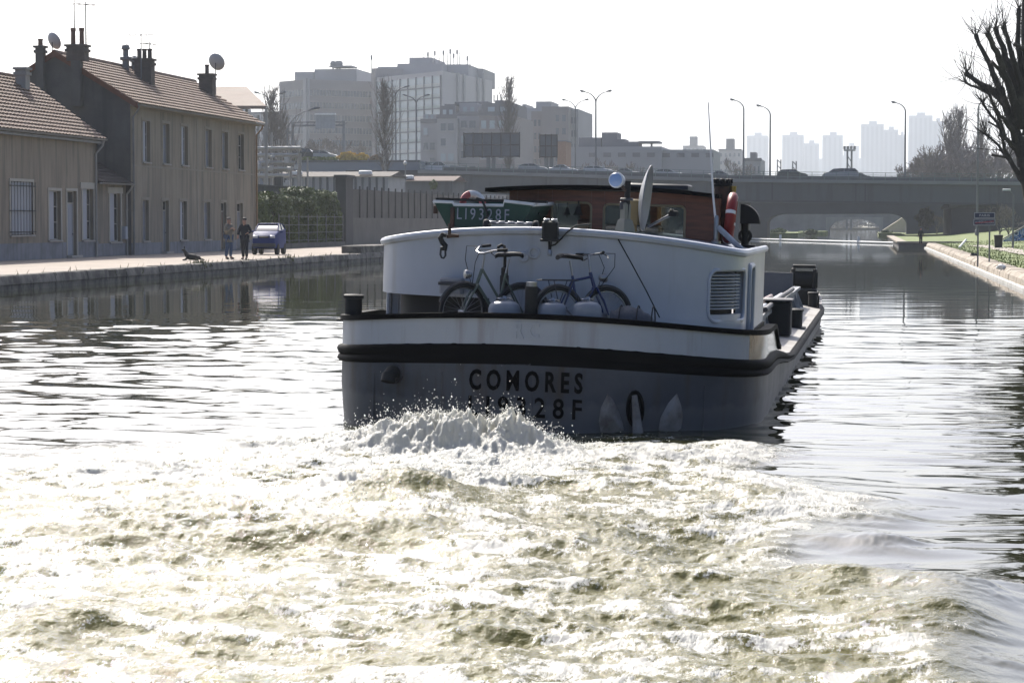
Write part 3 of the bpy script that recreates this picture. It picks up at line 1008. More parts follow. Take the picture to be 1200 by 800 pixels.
sl_ = (apx.z - zB) / (XF - apx.x)
e = .42
ev = Vector((XF + e, 0, zB - sl_ * e + .06))
tiled_slope(g, (ev.x, yB0 - .18, ev.z), (ev.x, yB1 + .3, ev.z), (apx.x, yB0 - .18, apx.z), (apx.x, yB1 + .3, apx.z), 13, 76, th=.09)
tiled_slope(g, (xr - e, yB0 - .18, ev.z), (xr - e, yB1 + .3, ev.z), (apx.x, yB0 - .18, apx.z), (apx.x, yB1 + .3, apx.z), 10, 20)
g.build('tile_slope', M_tile, roof, fixn=False)
g = MB()
for x1 in (ev.x + .02, xr - e):
    g.prism([(x1, yB0 - .22, ev.z + .08), (apx.x, yB0 - .22, apx.z + .16), (apx.x, yB0 - .22, apx.z - .16), (x1, yB0 - .22, ev.z - .22)], (0, .1, 0))
g.build('verge', M_verge, roof)
g = MB()
k = 0
yy = yB0 - .2
while yy < yB1 + .3:
    g.lathe([(.15, 0), (.135, .42)], Matrix.Translation((apx.x, yy, apx.z + .05)) @ Matrix.Rotation(R(-90), 4, 'X'), 8); yy += .4
g.build('ridge_tiles', M_tile, roof)
g = MB(); g.span((XF + .055, yB0, zB - .3), (ev.x - .03, yB1 + .25, zB - .24)); g.build('eave_board', M_trimb, roof)
gutter(roof, (ev.x + .06, yB0 - .15, ev.z + .0), (ev.x + .06, yB1 + .28, ev.z + .0))
downpipe(big, [(ev.x + .05, yB0 + .1, ev.z - .06), (ev.x - .05, yB0 + .12, ev.z - .3), (XF + .1, yB0 + .16, ev.z - .65), (XF + .1, yB0 + .16, Z_QUAY)])
downpipe(big, [(ev.x + .05, yB1 + .1, ev.z - .06), (ev.x - .05, yB1 + .1, ev.z - .3), (XF + .1, yB1 - .1, ev.z - .65), (XF + .1, yB1 - .1, Z_QUAY)], m=mat('rust_pipe', (.3, .19, .1), .8))
def roof_z(x):
    return apx.z - abs(x - apx.x) * sl_
# gable chimneys: a thin flue and a broad stack rising against the gable
c1 = onY(48, 95, yB0 - .2)
chimney_stack('', big, c1.x, yB0 - .22, onY(48, 118, yB0).z, .42, .42, onY(48, 55, yB0).z - onY(48, 118, yB0).z, 1, cap=True, m=M_gable, ph=.35)
c2 = onY(90, 80, yB0 - .25)
chimney_stack('', big, c2.x, yB0 - .23, onY(90, 125, yB0).z, .5, .45, onY(90, 68, yB0).z - onY(90, 125, yB0).z, 0, m=M_gable, cap=False)
c = chimney_stack('', big, c2.x, yB0 - .1, onY(90, 72, yB0).z, .95, .75, .8, 2, ph=.85)
x3 = XF - 2.6
def ypx(px, x):
    return onX(px, 150, x).y
y3 = ypx(170, x3)
chimney_stack('', big, x3, y3, roof_z(x3) - .5, .95, .75, 1.75, 3, m=M_brick, potm=M_brick)
y4 = ypx(243, x3)
chimney_stack('', big, x3, y4, roof_z(x3) - .5, .85, .7, 1.7, 1, m=M_brick, potm=M_brick)
y5 = ypx(148, apx.x + .3)
v = thing_part('roof_vent', big)
g = MB(); zb = apx.z - .2
g.lathe([(.2, 0), (.2, .55), (.34, .6), (.34, .75), (.16, .8), (.16, 1.15), (.26, 1.2), (.2, 1.4), (.05, 1.5)], Matrix.Translation((apx.x + .3, y5, zb)), 10)
g.build('cowl', M_zinc, v)
y6 = ypx(158, apx.x + .2)
g = MB(); g.lathe([(.18, 0), (.18, .6), (.28, .62), (.28, .8), (.1, .95)], Matrix.Translation((apx.x + .2, y6, zb)), 10)
g.build('cowl', M_zinc, v)

# satellite dishes and aerials on the roof: each can be lifted off
M_dish = mat('dish_enamel', (0.42, 0.43, 0.45), 0.5, var=0.1, scale=2)
def roof_dish(pos, r, az, post, label):
    """pos: foot of its post on the roof"""
    t = thing('satellite_dish', label, 'satellite dish', pos)
    g = MB(); g.tube((0, 0, -.1), (0, 0, post), .03, n=8); g.build('post', M_wire, t, local=True)
    M = Matrix.Translation((0, 0, post)) @ Matrix.Rotation(az, 4, 'Z') @ Matrix.Rotation(R(66), 4, 'X')
    g = MB(); pr = [(0, 0.0), (r * .35, .02), (r * .7, .075), (r, .16), (r * 1.01, .17), (r, .18), (r * .7, .095), (r * .35, .04), (0, .02)]
    g.lathe(pr, M, 22); g.build('dish', M_dish, t, local=True)
    g = MB(); a = M @ Vector((0, -r, .17)); b = M @ Vector((0, -r * .2, r * 1.05))
    g.tube(a, b, .018, n=6); g.build('feed_arm', M_wire, t, local=True)
    g = MB(); g.cbox(b, (.1, .1, .14), .02); g.build('receiver', M_iron, t, local=True)
    return t
d1 = onY(61, 49, yB0 + .6)
roof_dish((d1.x, yB0 + .6, roof_z(d1.x) - .02), .46, R(150), d1.z - roof_z(d1.x), 'grey satellite dish on the gable peak between two chimneys')
d2y = ypx(253, x3 + .1)
d2 = onX(253, 73, x3 + .1)
roof_dish((x3 + .1, d2y, roof_z(x3 + .1) - .05), .55, R(165), d2.z - roof_z(x3 + .1), 'large pale satellite dish above the far roof chimney of the two-storey house')
def aerial(foot, h, label, bars=5, boom=1.2, rz=.4):
    t = thing('roof_aerial', label, 'aerial', foot, (0, 0, rz))
    g = MB(); g.tube((0, 0, -.1), (0, 0, h), .04, .03, n=6); g.build('mast', M_wire, t, local=True)
    g = MB(); g.tube((-boom / 2, 0, h - .15), (boom / 2, 0, h - .1), .025, n=6)
    for k in range(bars):
        x = -boom / 2 + boom * k / (bars - 1)
        g.tube((x, -.34 + .03 * k, h - .13), (x, .34 - .03 * k, h - .13), .018, n=5)
    g.build('dipole_array', M_wire, t, local=True)
    return t
zt = onY(90, 68, yB0).z
aerial((c2.x - .30, yB0 + .3, zt), onY(94, 0, yB0).z - zt + .8, 'tall thin aerial mast leaning beside the broad gable chimney pots', 4, 1.4)
aerial((c2.x + .33, yB0 + .25, zt), onY(104, 2, yB0).z - zt, 'second tall aerial mast right of the broad gable chimney', 4, 1.2, 1.0)
aerial((x3 + .1, y3 - .95, roof_z(x3 + .1) + .1), 2.6, 'short aerial with crossbars by the three-pot roof chimney', 5, 1.3)
aerial((x3, y3 + 1.0, roof_z(x3) + .1), 2.2, 'small aerial right behind the three-pot roof chimney', 5, 1.0, 1.1)

# ---------------------------------------------------------------- lean-to between the two houses
ann = thing('lean_to_annex', 'small lean-to annex with dark roof wedged between the two beige houses', 'annex', (XF - .4, (yA1 + yB0) / 2, Z_QUAY))
XA = XF - .25
ya0, ya1 = yA1 + .02, yB0 - .03
zA = onX(140, 216, XA).z
ha = hole(128.6, 226, 141.5, 283, X=XA)
g = MB(); facade(g, ya0, ya1, Z_QUAY, zA, [ha], X=XA)
g.build('wall', M_render, ann)
fill_window(ann, ha, 'half', X=XA, surround=True, lintel=True)
plinth(ann, ya0, ya1, [], onX(135, 285, XA).z, X=XA)
roof = thing_part('roof', ann)
g = MB()
tiled_slope(g, (XA + .35, ya0, zA + .02), (XA + .35, ya1, zA + .02), (XA - 2.2, ya0, zA + 1.5), (XA - 2.2, ya1, zA + 1.5), 8, 16)
g.build('tile_slope', M_tile_dark, roof, fixn=False)
g = MB(); g.span((XA - 2.6, ya0, Z_QUAY), (XA - 2.2, ya1, zA + 3.2)); g.build('back_wall', M_gable, ann)
gutter(roof, (XA + .42, ya0, zA + .03), (XA + .42, ya1 - .02, zA + .03))
downpipe(ann, [(XA + .4, ya1 - .15, zA - .04), (XA + .3, ya1 - .17, zA - .25), (XA + .1, ya1 - .2, zA - .5), (XA + .1, ya1 - .2, Z_QUAY)], m=M_conc)
g = MB(); g.cbox((XA + .1, ya1 - .55, Z_QUAY + 1.15), (.2, .35, .65), .02); g.build('meter_box', M_shut, ann)
# ================================================================== LEFT BANK BEYOND THE HOUSES
# ---- concrete panel wall with posts
XW = XF - .2
def panel_wall():
    y0, y1 = onX(411, 285, XW).y, 292.0
    zt = onX(420, 218, XW).z
    t = thing('panel_wall', 'tall grey concrete panel wall with evenly spaced dark posts along the quay', 'wall', (XW, (y0 + y1) / 2, Z_QUAY))
    g = MB()
    g.span((XW - .12, y0, Z_QUAY + 2.0), (XW - .02, y1, zt - .25))
    for k in range(1, 4):
        zz = Z_QUAY + 2.0 + (zt - 2.25 - Z_QUAY) * k / 4
        g.span((XW - .02, y0, zz - .02), (XW - .005, y1, zz + .02))
    g.build('panel', mat('wall_panel', (0.115, 0.11, 0.104), 0.9, streak=((.07, .068, .062), 2, .5, .7, .6), col2=(0.088, 0.085, 0.08), scale=0.5, bump=.3), t)
    g = MB(); g.span((XW - .3, y0, Z_QUAY), (XW + .06, y1, Z_QUAY + 2.0))
    g.build('wall_base', mat('wall_base', (0.13, 0.125, 0.115), 0.9, var=.3, scale=.5, bump=.4), t)
    y = y0 + .4
    M_post = mat('wall_post', (0.05, 0.05, 0.05), 0.85, var=.2)
    while y < y1:
        g = MB(); g.cbox((XW + .02, y, (zt + Z_QUAY + 2) / 2), (.11, .15, zt - Z_QUAY - 2), .02); g.build('post', M_post, t)
        y += 2.75
    g = MB(); yp = onX(405, 290, XW).y
    g.span((XW - .5, yp - 1.0, Z_QUAY), (XW + .25, yp + 1.5, zt + .5)); g.span((XW - .6, yp - 1.2, zt + .5), (XW + .35, yp + 1.7, zt + .72))
    g.build('pillar', mat('wall_pillar', (0.075, 0.075, 0.075), 0.9, var=.25, scale=.8), t)
panel_wall()
y0, y1 = yB1 + .6, onX(402, 288, XW).y - .6
zw = onX(350, 221, XF - 3.0).z
t = thing('yard_wall', 'dark low wall running behind the clipped green hedge', 'wall', (XF - 3, (y0 + y1) / 2, Z_QUAY))
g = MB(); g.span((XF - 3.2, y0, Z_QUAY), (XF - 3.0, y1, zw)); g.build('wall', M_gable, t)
g = MB(); g.span((XF - 3.3, y0, zw), (XF - 2.9, y1, zw + .12))
for k in (0.15, 0.72): g.span((XF - 3.35, y0 + (y1 - y0) * k - .2, zw + .12), (XF - 2.85, y0 + (y1 - y0) * k + .3, zw + .75))
g.build('coping', M_gable, t)

# ---- hedge: leaf clumps through its volume
M_leaf = mat('hedge_leaf', (0.055, 0.085, 0.018), 0.6, col2=(0.125, 0.16, 0.035), mixat=(.35, .7), scale=.9, spec=.35)
def leaves_box(g, rng, c, size, n, s0=.08, s1=.17, shell=True, bumpf=None):
    for k in range(n):
        p = Vector([rng.uniform(-1, 1) for _ in range(3)])
        if shell:
            a = max(range(3), key=lambda i: abs(p[i]))
            p = p / abs(p[a]) * (1 - abs(rng.gauss(0, .10)))
        q = Vector((c[0] + p.x * size[0] / 2, c[1] + p.y * size[1] / 2, c[2] + p.z * size[2] / 2))
        if bumpf: q = bumpf(q, p)
        nr = (Vector((p.x, p.y * .5, p.z)) + Vector([rng.gauss(0, .7) for _ in range(3)])).normalized()
        u = nr.orthogonal().normalized()
        u = Matrix.Rotation(rng.uniform(0, 6.28), 3, nr) @ u
        w = nr.cross(u)
        s = rng.uniform(s0, s1)
        g.add([q - u * s, q - w * s * .45, q + u * s, q + w * s * .45], [(0, 1, 2, 3)])
def hedge(name, label, ya, yb, x0, x1, z0, z1, n, seed):
    rng = random.Random(seed)
    t = thing(name, label, 'hedge', ((x0 + x1) / 2, (ya + yb) / 2, Z_QUAY))
    g = MB()
    c = ((x0 + x1) / 2, (ya + yb) / 2, (z0 + z1) / 2)
    def bf(q, p):
        q.z += (.12 * math.sin(q.y * .55 + seed) + .10 * math.sin(q.y * 1.7 + q.x) + .1 * math.sin(q.y * 3.9)) * max(0, p.z)
        q.x += .22 * math.sin(q.y * .9 + q.z * 1.1) + .12 * math.sin(q.y * 2.9 + q.z * 2.3)
        return q
    leaves_box(g, rng, c, (x1 - x0, yb - ya, z1 - z0), n, bumpf=bf)
    leaves_box(g, rng, (c[0], c[1], c[2]), ((x1 - x0) * .8, yb - ya, (z1 - z0) * .9), n // 3, .15, .3, bumpf=bf)
    g.build('foliage', M_leaf, t, fixn=False)
    g = MB()
    y = ya + .4
    while y < yb:
        g.path([(c[0], y, Z_QUAY), (c[0] + rng.uniform(-.2, .2), y + rng.uniform(-.2, .2), c[2]), (c[0] + rng.uniform(-.3, .3), y, z1 - .3)], [.07, .05, .02], 5); y += .8
    g.build('stem', mat('hedge_stem', (.05, .04, .03), .9), t)
ym = onX(368, 290, XF).y
hedge('hedge', 'long clipped green hedge beside the two-storey house', yB1 + .5, ym, XF - 1.9, XF - .1, Z_QUAY + .1, onX(335, 231, XF - .5).z, 26000, 1)
hedge('hedge', 'taller dark green hedge end against the concrete pillar', ym + .1, onX(401, 289, XF).y - .4, XF - 2.4, XF - .0, Z_QUAY + .1, onX(385, 225, XF - .5).z, 15000, 2)
# thin fence in front of the hedge: posts, wires, base kerb
fy0, fy1 = onX(327, 290, XF + .5).y, onX(402, 289, XF + .5).y
t = thing('wire_fence', 'low wire fence with thin pale posts in front of the hedge', 'fence', (XF + .5, (fy0 + fy1) / 2, Z_QUAY))
M_fpost = mat('pale_fence_post', (.17, .17, .165), .8)
for k in range(8):
    y = fy0 + (fy1 - fy0) * k / 7
    g = MB(); g.cbox((XF + .5, y, Z_QUAY + 1.1), (.06, .06, 2.2), .012); g.build('post', M_fpost, t)
g = MB()
for z in (.5, 1.0, 1.5, 2.05): g.tube((XF + .5, fy0, Z_QUAY + z), (XF + .5, fy1, Z_QUAY + z), .012, n=5)
g.build('wire', M_wire, t)
g = MB(); g.span((XF + .35, fy0, Z_QUAY), (XF + .65, fy1, Z_QUAY + .32)); g.build('kerb', M_gable, t)
# concrete block at the water's edge
ka, kb = onX(412, 300, X_QUAY - .6).y, onX(441, 300, X_QUAY - .6).y
tag(MB().cbox((0, 0, .18), (1.1, kb - ka, .52), .05).build('mooring_block', M_stone, local=True, loc=(X_QUAY - .62, (ka + kb) / 2, Z_QUAY - .03)), 'long dark stone block at the quay edge behind the barge', 'stone block')

# ---- bare trees
M_bark = mat('bark', (.070, .058, .048), .95, var=.35, scale=2.5, bump=.8, bscale=9)
M_bark_far = mat('grey_bark', (.16, .14, .125), .95, var=.25, scale=1)
M_bark_white = mat('white_bark', (.48, .46, .42), .9, col2=(.14, .13, .12), mixat=(.55, .68), scale=2, stretch=(1, 1, .6))
def grow(gl, gt, rng, p, d, L, r, depth, mx, tw, up=.12, spread=.55, kink=.16, minr=.012, nmin=2, nmax=3):
    seg = 3
    pts, rad = [p], [r]
    q, dd = p.copy(), d.copy()
    for k in range(seg):
        dd = (dd + Vector([rng.gauss(0, kink) for _ in range(3)]) + Vector((0, 0, up * .5))).normalized()
        q = q + dd * L / seg
        pts.append(q.copy()); rad.append(max(r * (1 - .38 * (k + 1) / seg), minr))
    (gl if depth < tw else gt).path(pts, rad, 6 if depth < 2 else (4 if depth < tw else 3), caps=False)
    if depth >= mx: return
    n = rng.randint(nmin, nmax)
    for k in range(n):
        i = rng.choice((2, 3, 3))
        ax = Vector([rng.gauss(0, 1) for _ in range(3)])
        nd = (dd + (ax - dd * ax.dot(dd)).normalized() * spread * rng.uniform(.6, 1.3) + Vector((0, 0, up))).normalized()
        grow(gl, gt, rng, pts[i], nd, L * rng.uniform(.62, .85), rad[i] * rng.uniform(.55, .75), depth + 1, mx, tw, up, spread, kink, minr, nmin, nmax)
def bare_tree(name, label, base, h, r, seed, group=None, mx=6, up=.12, spread=.6, minr=.03, bark=None, cat='tree', trunk=.28, nmin=2, nmax=3):
    rng = random.Random(seed)
    t = thing(name, label, cat, base, group=group)
    gl, gt = MB(), MB()
    gl.path([(0, 0, -.2), (0, 0, h * .06), (rng.uniform(-.1, .1), 0, h * trunk)], [r * 1.35, r, r * .85], 8)
    for k in range(4):
        a = k * 1.57 + rng.uniform(-.4, .4)
        grow(gl, gt, rng, Vector((0, 0, h * trunk * rng.uniform(.85, 1))), Vector((math.cos(a) * spread, math.sin(a) * spread, 1)).normalized(), h * .22, r * .6, 1, mx, 3, up, spread, .16, minr, nmin, nmax)
    gl.build('trunk', bark or M_bark_far, t, local=True, fixn=False)
    gt.build('crown', bark or M_bark_far, t, local=True, fixn=False)
    return t
def poplar(name, label, base, h, r, seed, w=.16, group=None, bark=None, trunk_bark=None, minr=.03, n=110, clear=.12):
    rng = random.Random(seed)
    t = thing(name, label, 'tree', base, group=group)
    g, gt = MB(), MB()
    pts = [Vector((rng.gauss(0, .03) * h * .05, rng.gauss(0, .03) * h * .05, h * k / 8)) for k in range(9)]
    pts[0].z = -.3
    g.path(pts, [r * (1 - .115 * k) for k in range(9)], 7)
    for k in range(n):
        f = rng.uniform(clear, .93)
        a = rng.uniform(0, 6.28)
        z = h * f
        L = h * w * 1.9 * (math.sin(math.pi * min(1, (f - clear + .08) / (1.0 - clear + .05))) ** .6) * rng.uniform(.6, 1.1)
        q = Vector((0, 0, z)); d = Vector((math.cos(a) * .5, math.sin(a) * .5, 1)).normalized()
        ps = [q]
        for s in range(4):
            d = (d + Vector((0, 0, .16)) + Vector([rng.gauss(0, .1) for _ in range(3)])).normalized()
            q = q + d * L / 4; ps.append(q.copy())
        rr = r * .22 * (1 - f * .6)
        gt.path(ps, [max(rr * (1 - .22 * s), minr) for s in range(5)], 3, caps=False)
        for s in range(5):
            i = rng.randint(1, 4)
            d2 = (d + Vector([rng.gauss(0, .45) for _ in range(3)])).normalized()
            gt.path([ps[i], ps[i] + d2 * L * .22, ps[i] + (d2 + Vector((0, 0, .4))) * L * .4], [minr, minr, minr * .6], 3, caps=False)
    g.build('trunk', trunk_bark or bark or M_bark_far, t, local=True, fixn=False)
    gt.build('crown', bark or M_bark_far, t, local=True, fixn=False)
    return t
# ================================================================== BRIDGES
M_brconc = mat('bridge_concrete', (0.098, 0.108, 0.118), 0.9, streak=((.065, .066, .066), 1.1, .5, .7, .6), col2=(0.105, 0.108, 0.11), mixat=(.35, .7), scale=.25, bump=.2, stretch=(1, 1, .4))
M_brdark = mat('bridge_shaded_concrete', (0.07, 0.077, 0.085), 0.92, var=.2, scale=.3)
M_rail = mat('green_railing', (0.15, 0.20, 0.18), .6, var=.15)
M_road = mat('asphalt', (.055, .055, .057), .9, var=.2, scale=.4)
YBR = 300.0
def zpx(px, py, Y):
    return onY(px, py, Y).z
bx = [onY(490, 200, YBR).x, onY(860, 200, YBR).x, onY(1215, 200, YBR).x, onY(1500, 200, YBR).x]
bz = [zpx(490, 199, YBR), zpx(860, 209.5, YBR), zpx(1200, 213.5, YBR), zpx(1200, 213.5, YBR) - .1]     # deck edge
br = thing('motorway_bridge', 'wide grey concrete motorway bridge spanning the canal', 'bridge', (bx[1], YBR, 0))
WB = 36.0
def strip(mb, y0, y1, top, bot, xs=bx, zs=bz):
    for i in range(len(xs) - 1):
        a, b = xs[i] + (.003 if i else 0), xs[i + 1] - .003
        za, zb = zs[i], zs[i + 1]
        mb.loft([[(a, y0, za + bot), (a, y1, za + bot), (a, y1, za + top), (a, y0, za + top)], [(b, y0, zb + bot), (b, y1, zb + bot), (b, y1, zb + top), (b, y0, zb + top)]])
g = MB(); strip(g, YBR - .35, YBR + WB + .35, 0, -.42); g.build('deck_edge', mat('pale_cornice', (.24, .245, .24), .9, var=.15, scale=.3), br)
g = MB(); strip(g, YBR + .05, YBR + .6, -.424, -2.6); strip(g, YBR + WB - .6, YBR + WB, -.424, -2.6)
for k in range(1, 8): strip(g, YBR + k * 4.4, YBR + k * 4.4 + .5, -.424, -2.5)
g.build('girder', M_brconc, br)
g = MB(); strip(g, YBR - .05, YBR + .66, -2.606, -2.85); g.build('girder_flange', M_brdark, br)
def bz_at(x):
    for i in range(3):
        if x <= bx[i + 1] or i == 2:
            return bz[i] + (bz[i + 1] - bz[i]) * (x - bx[i]) / (bx[i + 1] - bx[i])
for px in (1003, 1014, 905, 700, 640):
    x = onY(px, 220, YBR).x
    MB().span((x - .08, YBR - .06, bz_at(x) - 2.6), (x + .08, YBR + .048, bz_at(x) - .43)).build('girder_joint', M_brdark, br)
g = MB()
x = bx[0] + .3
while x < bx[3]:
    z = bz_at(x)
    g.span((x - .035, YBR - .28, z), (x + .035, YBR - .2, z + .92)); x += 1.5
for q in (.35, .62, .92):
    strip(g, YBR - .27, YBR - .20, q + .03, q - .03)
g.build('railing', M_rail, br)
g = MB(); strip(g, YBR + .3, YBR + WB - .3, .03, .005); g.build('road_surface', M_road, br)
g = MB(); strip(g, YBR + WB / 2 - .3, YBR + WB / 2 + .3, .8, .034); g.build('central_barrier', M_brconc, br)
# pier on the right bank
pa, pb = onY(1114, 280, YBR + 4), onY(1171, 280, YBR + 4)
g = MB(); g.span((pa.x, YBR + 2, 0.2), (pb.x, YBR + WB - 3, bz_at(pa.x) - 2.6)); g.build('pier', mat('dark_pier', (.045, .047, .05), .92, var=.25, scale=.4), br)
g = MB(); g.span((pa.x - .3, YBR + 1.5, bz_at(pa.x) - 3.3), (pb.x + .3, YBR + WB - 2, bz_at(pa.x) - 2.86)); g.build('pier_cap', M_brconc, br)
a, b = onY(640, 270, YBR + 6), onY(868, 270, YBR + 6)
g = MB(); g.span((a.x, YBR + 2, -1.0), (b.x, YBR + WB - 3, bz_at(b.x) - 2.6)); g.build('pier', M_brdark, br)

# flat-arched bridge just behind it
Y2 = 352.0
fb = thing('flat_arch_bridge', 'lower grey bridge with one flat arched opening, under the motorway deck', 'bridge', (onY(980, 262, Y2).x, Y2, 0))
def arch_wall(mb, Y, th, px0, px1, ztop, o0, o1, zs, zc, hx, n=10, power=2.4):
    """wall with an arched opening: o0..o1 wide, springing at zs, crown at zc, haunch width hx"""
    x0, x1 = onY(px0, 262, Y).x, onY(px1, 262, Y).x
    a, b = onY(o0, 262, Y).x, onY(o1, 262, Y).x
    pts = [(x0, Y, -1.5), (a, Y, -1.5)]
    for k in range(n + 1):
        t = k / n * math.pi / 2
        pts.append((a + hx * (1 - math.cos(t)), Y, zs + (zc - zs) * math.sin(t)))
    for k in range(n + 1):
        t = math.pi / 2 * (1 - k / n)
        pts.append((b - hx * (1 - math.cos(t)), Y, zs + (zc - zs) * math.sin(t)))
    pts += [(b, Y, -1.5), (x1, Y, -1.5), (x1, Y, ztop), (x0, Y, ztop)]
    mb.prism(pts, (0, th, 0))
g = MB(); arch_wall(g, Y2, 11, 480, 1250, zpx(980, 238, Y2), 899, 1063, zpx(899, 262, Y2), zpx(980, 250.5, Y2), 2.6)
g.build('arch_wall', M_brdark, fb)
g = MB(); xa, xb = onY(480, 262, Y2).x, onY(1250, 262, Y2).x
g.span((xa, Y2 - .3, zpx(980, 238, Y2)), (xb, Y2 + 11.3, zpx(980, 235.5, Y2))); g.build('coping', M_brconc, fb)
Y3 = 455.0
sb = thing('stone_arch_bridge', 'far stone bridge with a single low round arch over the canal', 'bridge', (onY(1000, 262, Y3).x, Y3, 0))
g = MB(); arch_wall(g, Y3, 8, 700, 1240, zpx(980, 246, Y3), 972, 1031, zpx(972, 269, Y3), zpx(1000, 256.5, Y3), (onY(1031, 262, Y3).x - onY(972, 262, Y3).x) / 2, 12)
g.build('arch_wall', mat('far_stone', (.22, .215, .21), .95, var=.25, scale=.4), sb)
g = MB(); arch_wall(g, Y3 - .15, .3, 968, 1035, zpx(1000, 254.5, Y3), 972, 1031, zpx(972, 269, Y3), zpx(1000, 256.7, Y3), (onY(1031, 262, Y3).x - onY(972, 262, Y3).x) / 2, 12)
g.build('arch_ring', M_conc, sb)
# embankment seen through the opening
t = thing('pale_ramp_wall', 'sunlit pale sloping wall seen through the right end of the low bridge', 'wall', (onY(1045, 270, 400).x, 400, 0))
g = MB(); a, b = onY(1028, 268, 400), onY(1066, 268, 400)
g.prism([(a.x, 400, .2), (b.x, 400, .2), (b.x, 400, zpx(1062, 254, 400)), (b.x - 1, 400, zpx(1062, 254, 400))], (0, 6, 0))
g.build('slope_wall', mat('pale_wall', (.62, .52, .42), .9, var=.1), t)
# shelves of bank either side inside the openings
g = MB()
for (p0, p1, Y, zt) in ((868, 935, 380, .45), (1030, 1075, 380, .45), (935, 968, 430, .5)):
    g.span((onY(p0, 270, Y).x, Y, -1.2), (onY(p1, 270, Y).x, Y + 40, zt))
tag(g.build('bank', M_grass), kind='structure')

# floating boom across the canal
ba, bb = onZ(1068, 285, .12), onZ(868, 279.5, .12)
t = thing('floating_boom', 'thin white floating boom stretched low across the canal', 'boom', ((ba.x + bb.x) / 2, (ba.y + bb.y) / 2, 0))
g = MB(); g.tube(ba, bb, .085, n=8); g.build('float_pipe', mat('white_plastic', (.78, .78, .76), .5, var=.05), t)
M_wpost = mat('white_post', (.72, .72, .70), .6)
for f in (.26, .72):
    q = ba.lerp(bb, f); g = MB(); g.tube((q.x, q.y, -1), (q.x, q.y, .7), .14, n=8); g.build('marker_post', M_wpost, t)

# ================================================================== LAMP POSTS
M_pole = mat('lamp_pole', (.16, .165, .17), .55, var=.1, metal=.3)
M_lampglass = mat('lamp_glass', (.55, .55, .52), .3, var=.05)
def street_lamp(label, base, h, arms, reach=1.8, group=None, r=.11, style='curve', head=.9):
    """arms: list of azimuths"""
    t = thing('street_lamp', label, 'street lamp', base, group=group)
    hh = h - reach * .9
    g = MB(); g.path([(0, 0, -.3), (0, 0, h * .3), (0, 0, hh)], [r * 1.3, r, r * .8], 8)
    g.lathe([(r * 2.0, 0), (r * 2, .5), (r * 1.3, .6)], None, 8)
    g.build('pole', M_pole, t, local=True)
    for a in arms:
        d = Vector((math.cos(a), math.sin(a), 0))
        pts = [Vector((0, 0, hh))]
        for k in range(1, 7):
            u = k / 6
            pts.append(Vector((0, 0, hh)) + d * reach * (u ** 1.5) + Vector((0, 0, reach * .9 * (1 - (1 - u) ** 1.6))))
        g = MB(); g.path(pts, [r * .75 - r * .3 * k / 6 for k in range(7)], 7); ar = g.build('arm', M_pole, t, local=True)
        e = pts[-1]
        g = MB()
        M = Matrix.Translation(e) @ Matrix.Rotation(a, 4, 'Z') @ Matrix.Rotation(R(-14), 4, 'Y')
        g.loft([[M @ Vector((x, y * w, z)) for y, z in ((-1, 0), (-.7, .12 * hgt), (.7, .12 * hgt), (1, 0), (.6, -.05), (-.6, -.05))] for x, w, hgt in ((-.1, .05, .3), (head * .25, .17, 1.2), (head * .75, .2, 1.5), (head, .08, .5))])
        g.build('lamp_head', M_pole, t, local=True)
        g = MB(); g.ball(M @ Vector((head * .55, 0, -.06)), .16, 8, 6, (1.5, .9, .5)); g.build('lamp_glass', M_lampglass, t, local=True)
    return t
def lamp_at(px, ytop, Y, zb, label, arms, reach=1.8, **kw):
    b = onY(px, 262, Y)
    street_lamp(label, (b.x, Y, zb), zpx(px, ytop, Y) - zb, arms, reach, **kw)
GB = 'lamp posts standing on the motorway bridge'
yl = YBR + WB - 1
for px, yt, lab in ((871, 118, 'tall bridge lamp with one curved arm, left of the close pair of lamps'), (902, 125, 'slightly shorter bridge lamp with one curved arm, right of the close pair'), (1060, 121, 'tall single-armed bridge lamp in front of the palest high-rise towers')):
    lamp_at(px, yt, yl, bz_at(onY(px, 262, yl).x), lab, [R(180)], 1.2, group=GB, r=.13, head=.8)
lamp_at(1145, 112, 262.0, .8, 'single curved-arm lamp rising behind the big pollarded tree', [R(0)], 1.5, r=.11, head=.8)
lamp_at(698, 108, yl, bz_at(onY(698, 262, yl).x), 'tall twin-armed lamp on the bridge above the parked white car', [R(0), R(180)], 1.5, group=GB, r=.13, head=.8)
lamp_at(674, 118, 400.0, 9.0, 'fainter twin-armed lamp beside the brown apartment block', [R(0), R(180)], 1.5, r=.12, head=.8)
lamp_at(464, 103, 345.0, 9.5, 'taller twin-armed lamp beside the poplar in front of the glass tower', [R(0), R(180)], 1.2, r=.13, head=.9)
lamp_at(488, 113, 350.0, 9.5, 'shorter twin-armed lamp in front of the glass tower', [R(0), R(180)], 1.2, r=.13, head=.9)
lamp_at(317, 110, 330.0, 6, 'twin-armed lamp rising by the bare tree behind the canopy', [R(10), R(190)], 1.4, r=.12)
lamp_at(337, 130, 250.0, 4, 'lamp with long pale head arching from behind the two-storey house', [R(0), ], 2.4, r=.09, head=1.3)
b = onZ(1187, 287, .75)
t = thing('park_lamp', 'slim grey lamp post on the right bank beside the graffiti wall', 'street lamp', (b.x, b.y, float(rb_z(b.x, b.y))))
g = MB(); hh = zpx(1187, 227, b.y) - .6; g.path([(0, 0, -.2), (0, 0, hh), (-.25, 0, hh + .25)], [.07, .05, .035], 8); g.build('pole', M_pole, t, local=True)
g = MB(); g.cbox((-.42, 0, hh + .3), (.5, .2, .12), .03); g.build('lamp_head', M_wpost, t, local=True)
b = onY(498, 180, 296)
t = thing('globe_lamp', 'short post lamp with white globe in front of the embankment wall', 'street lamp', (onY(475, 180, 260).x, 260, .5))
zt = zpx(475, 193, 260) - .5
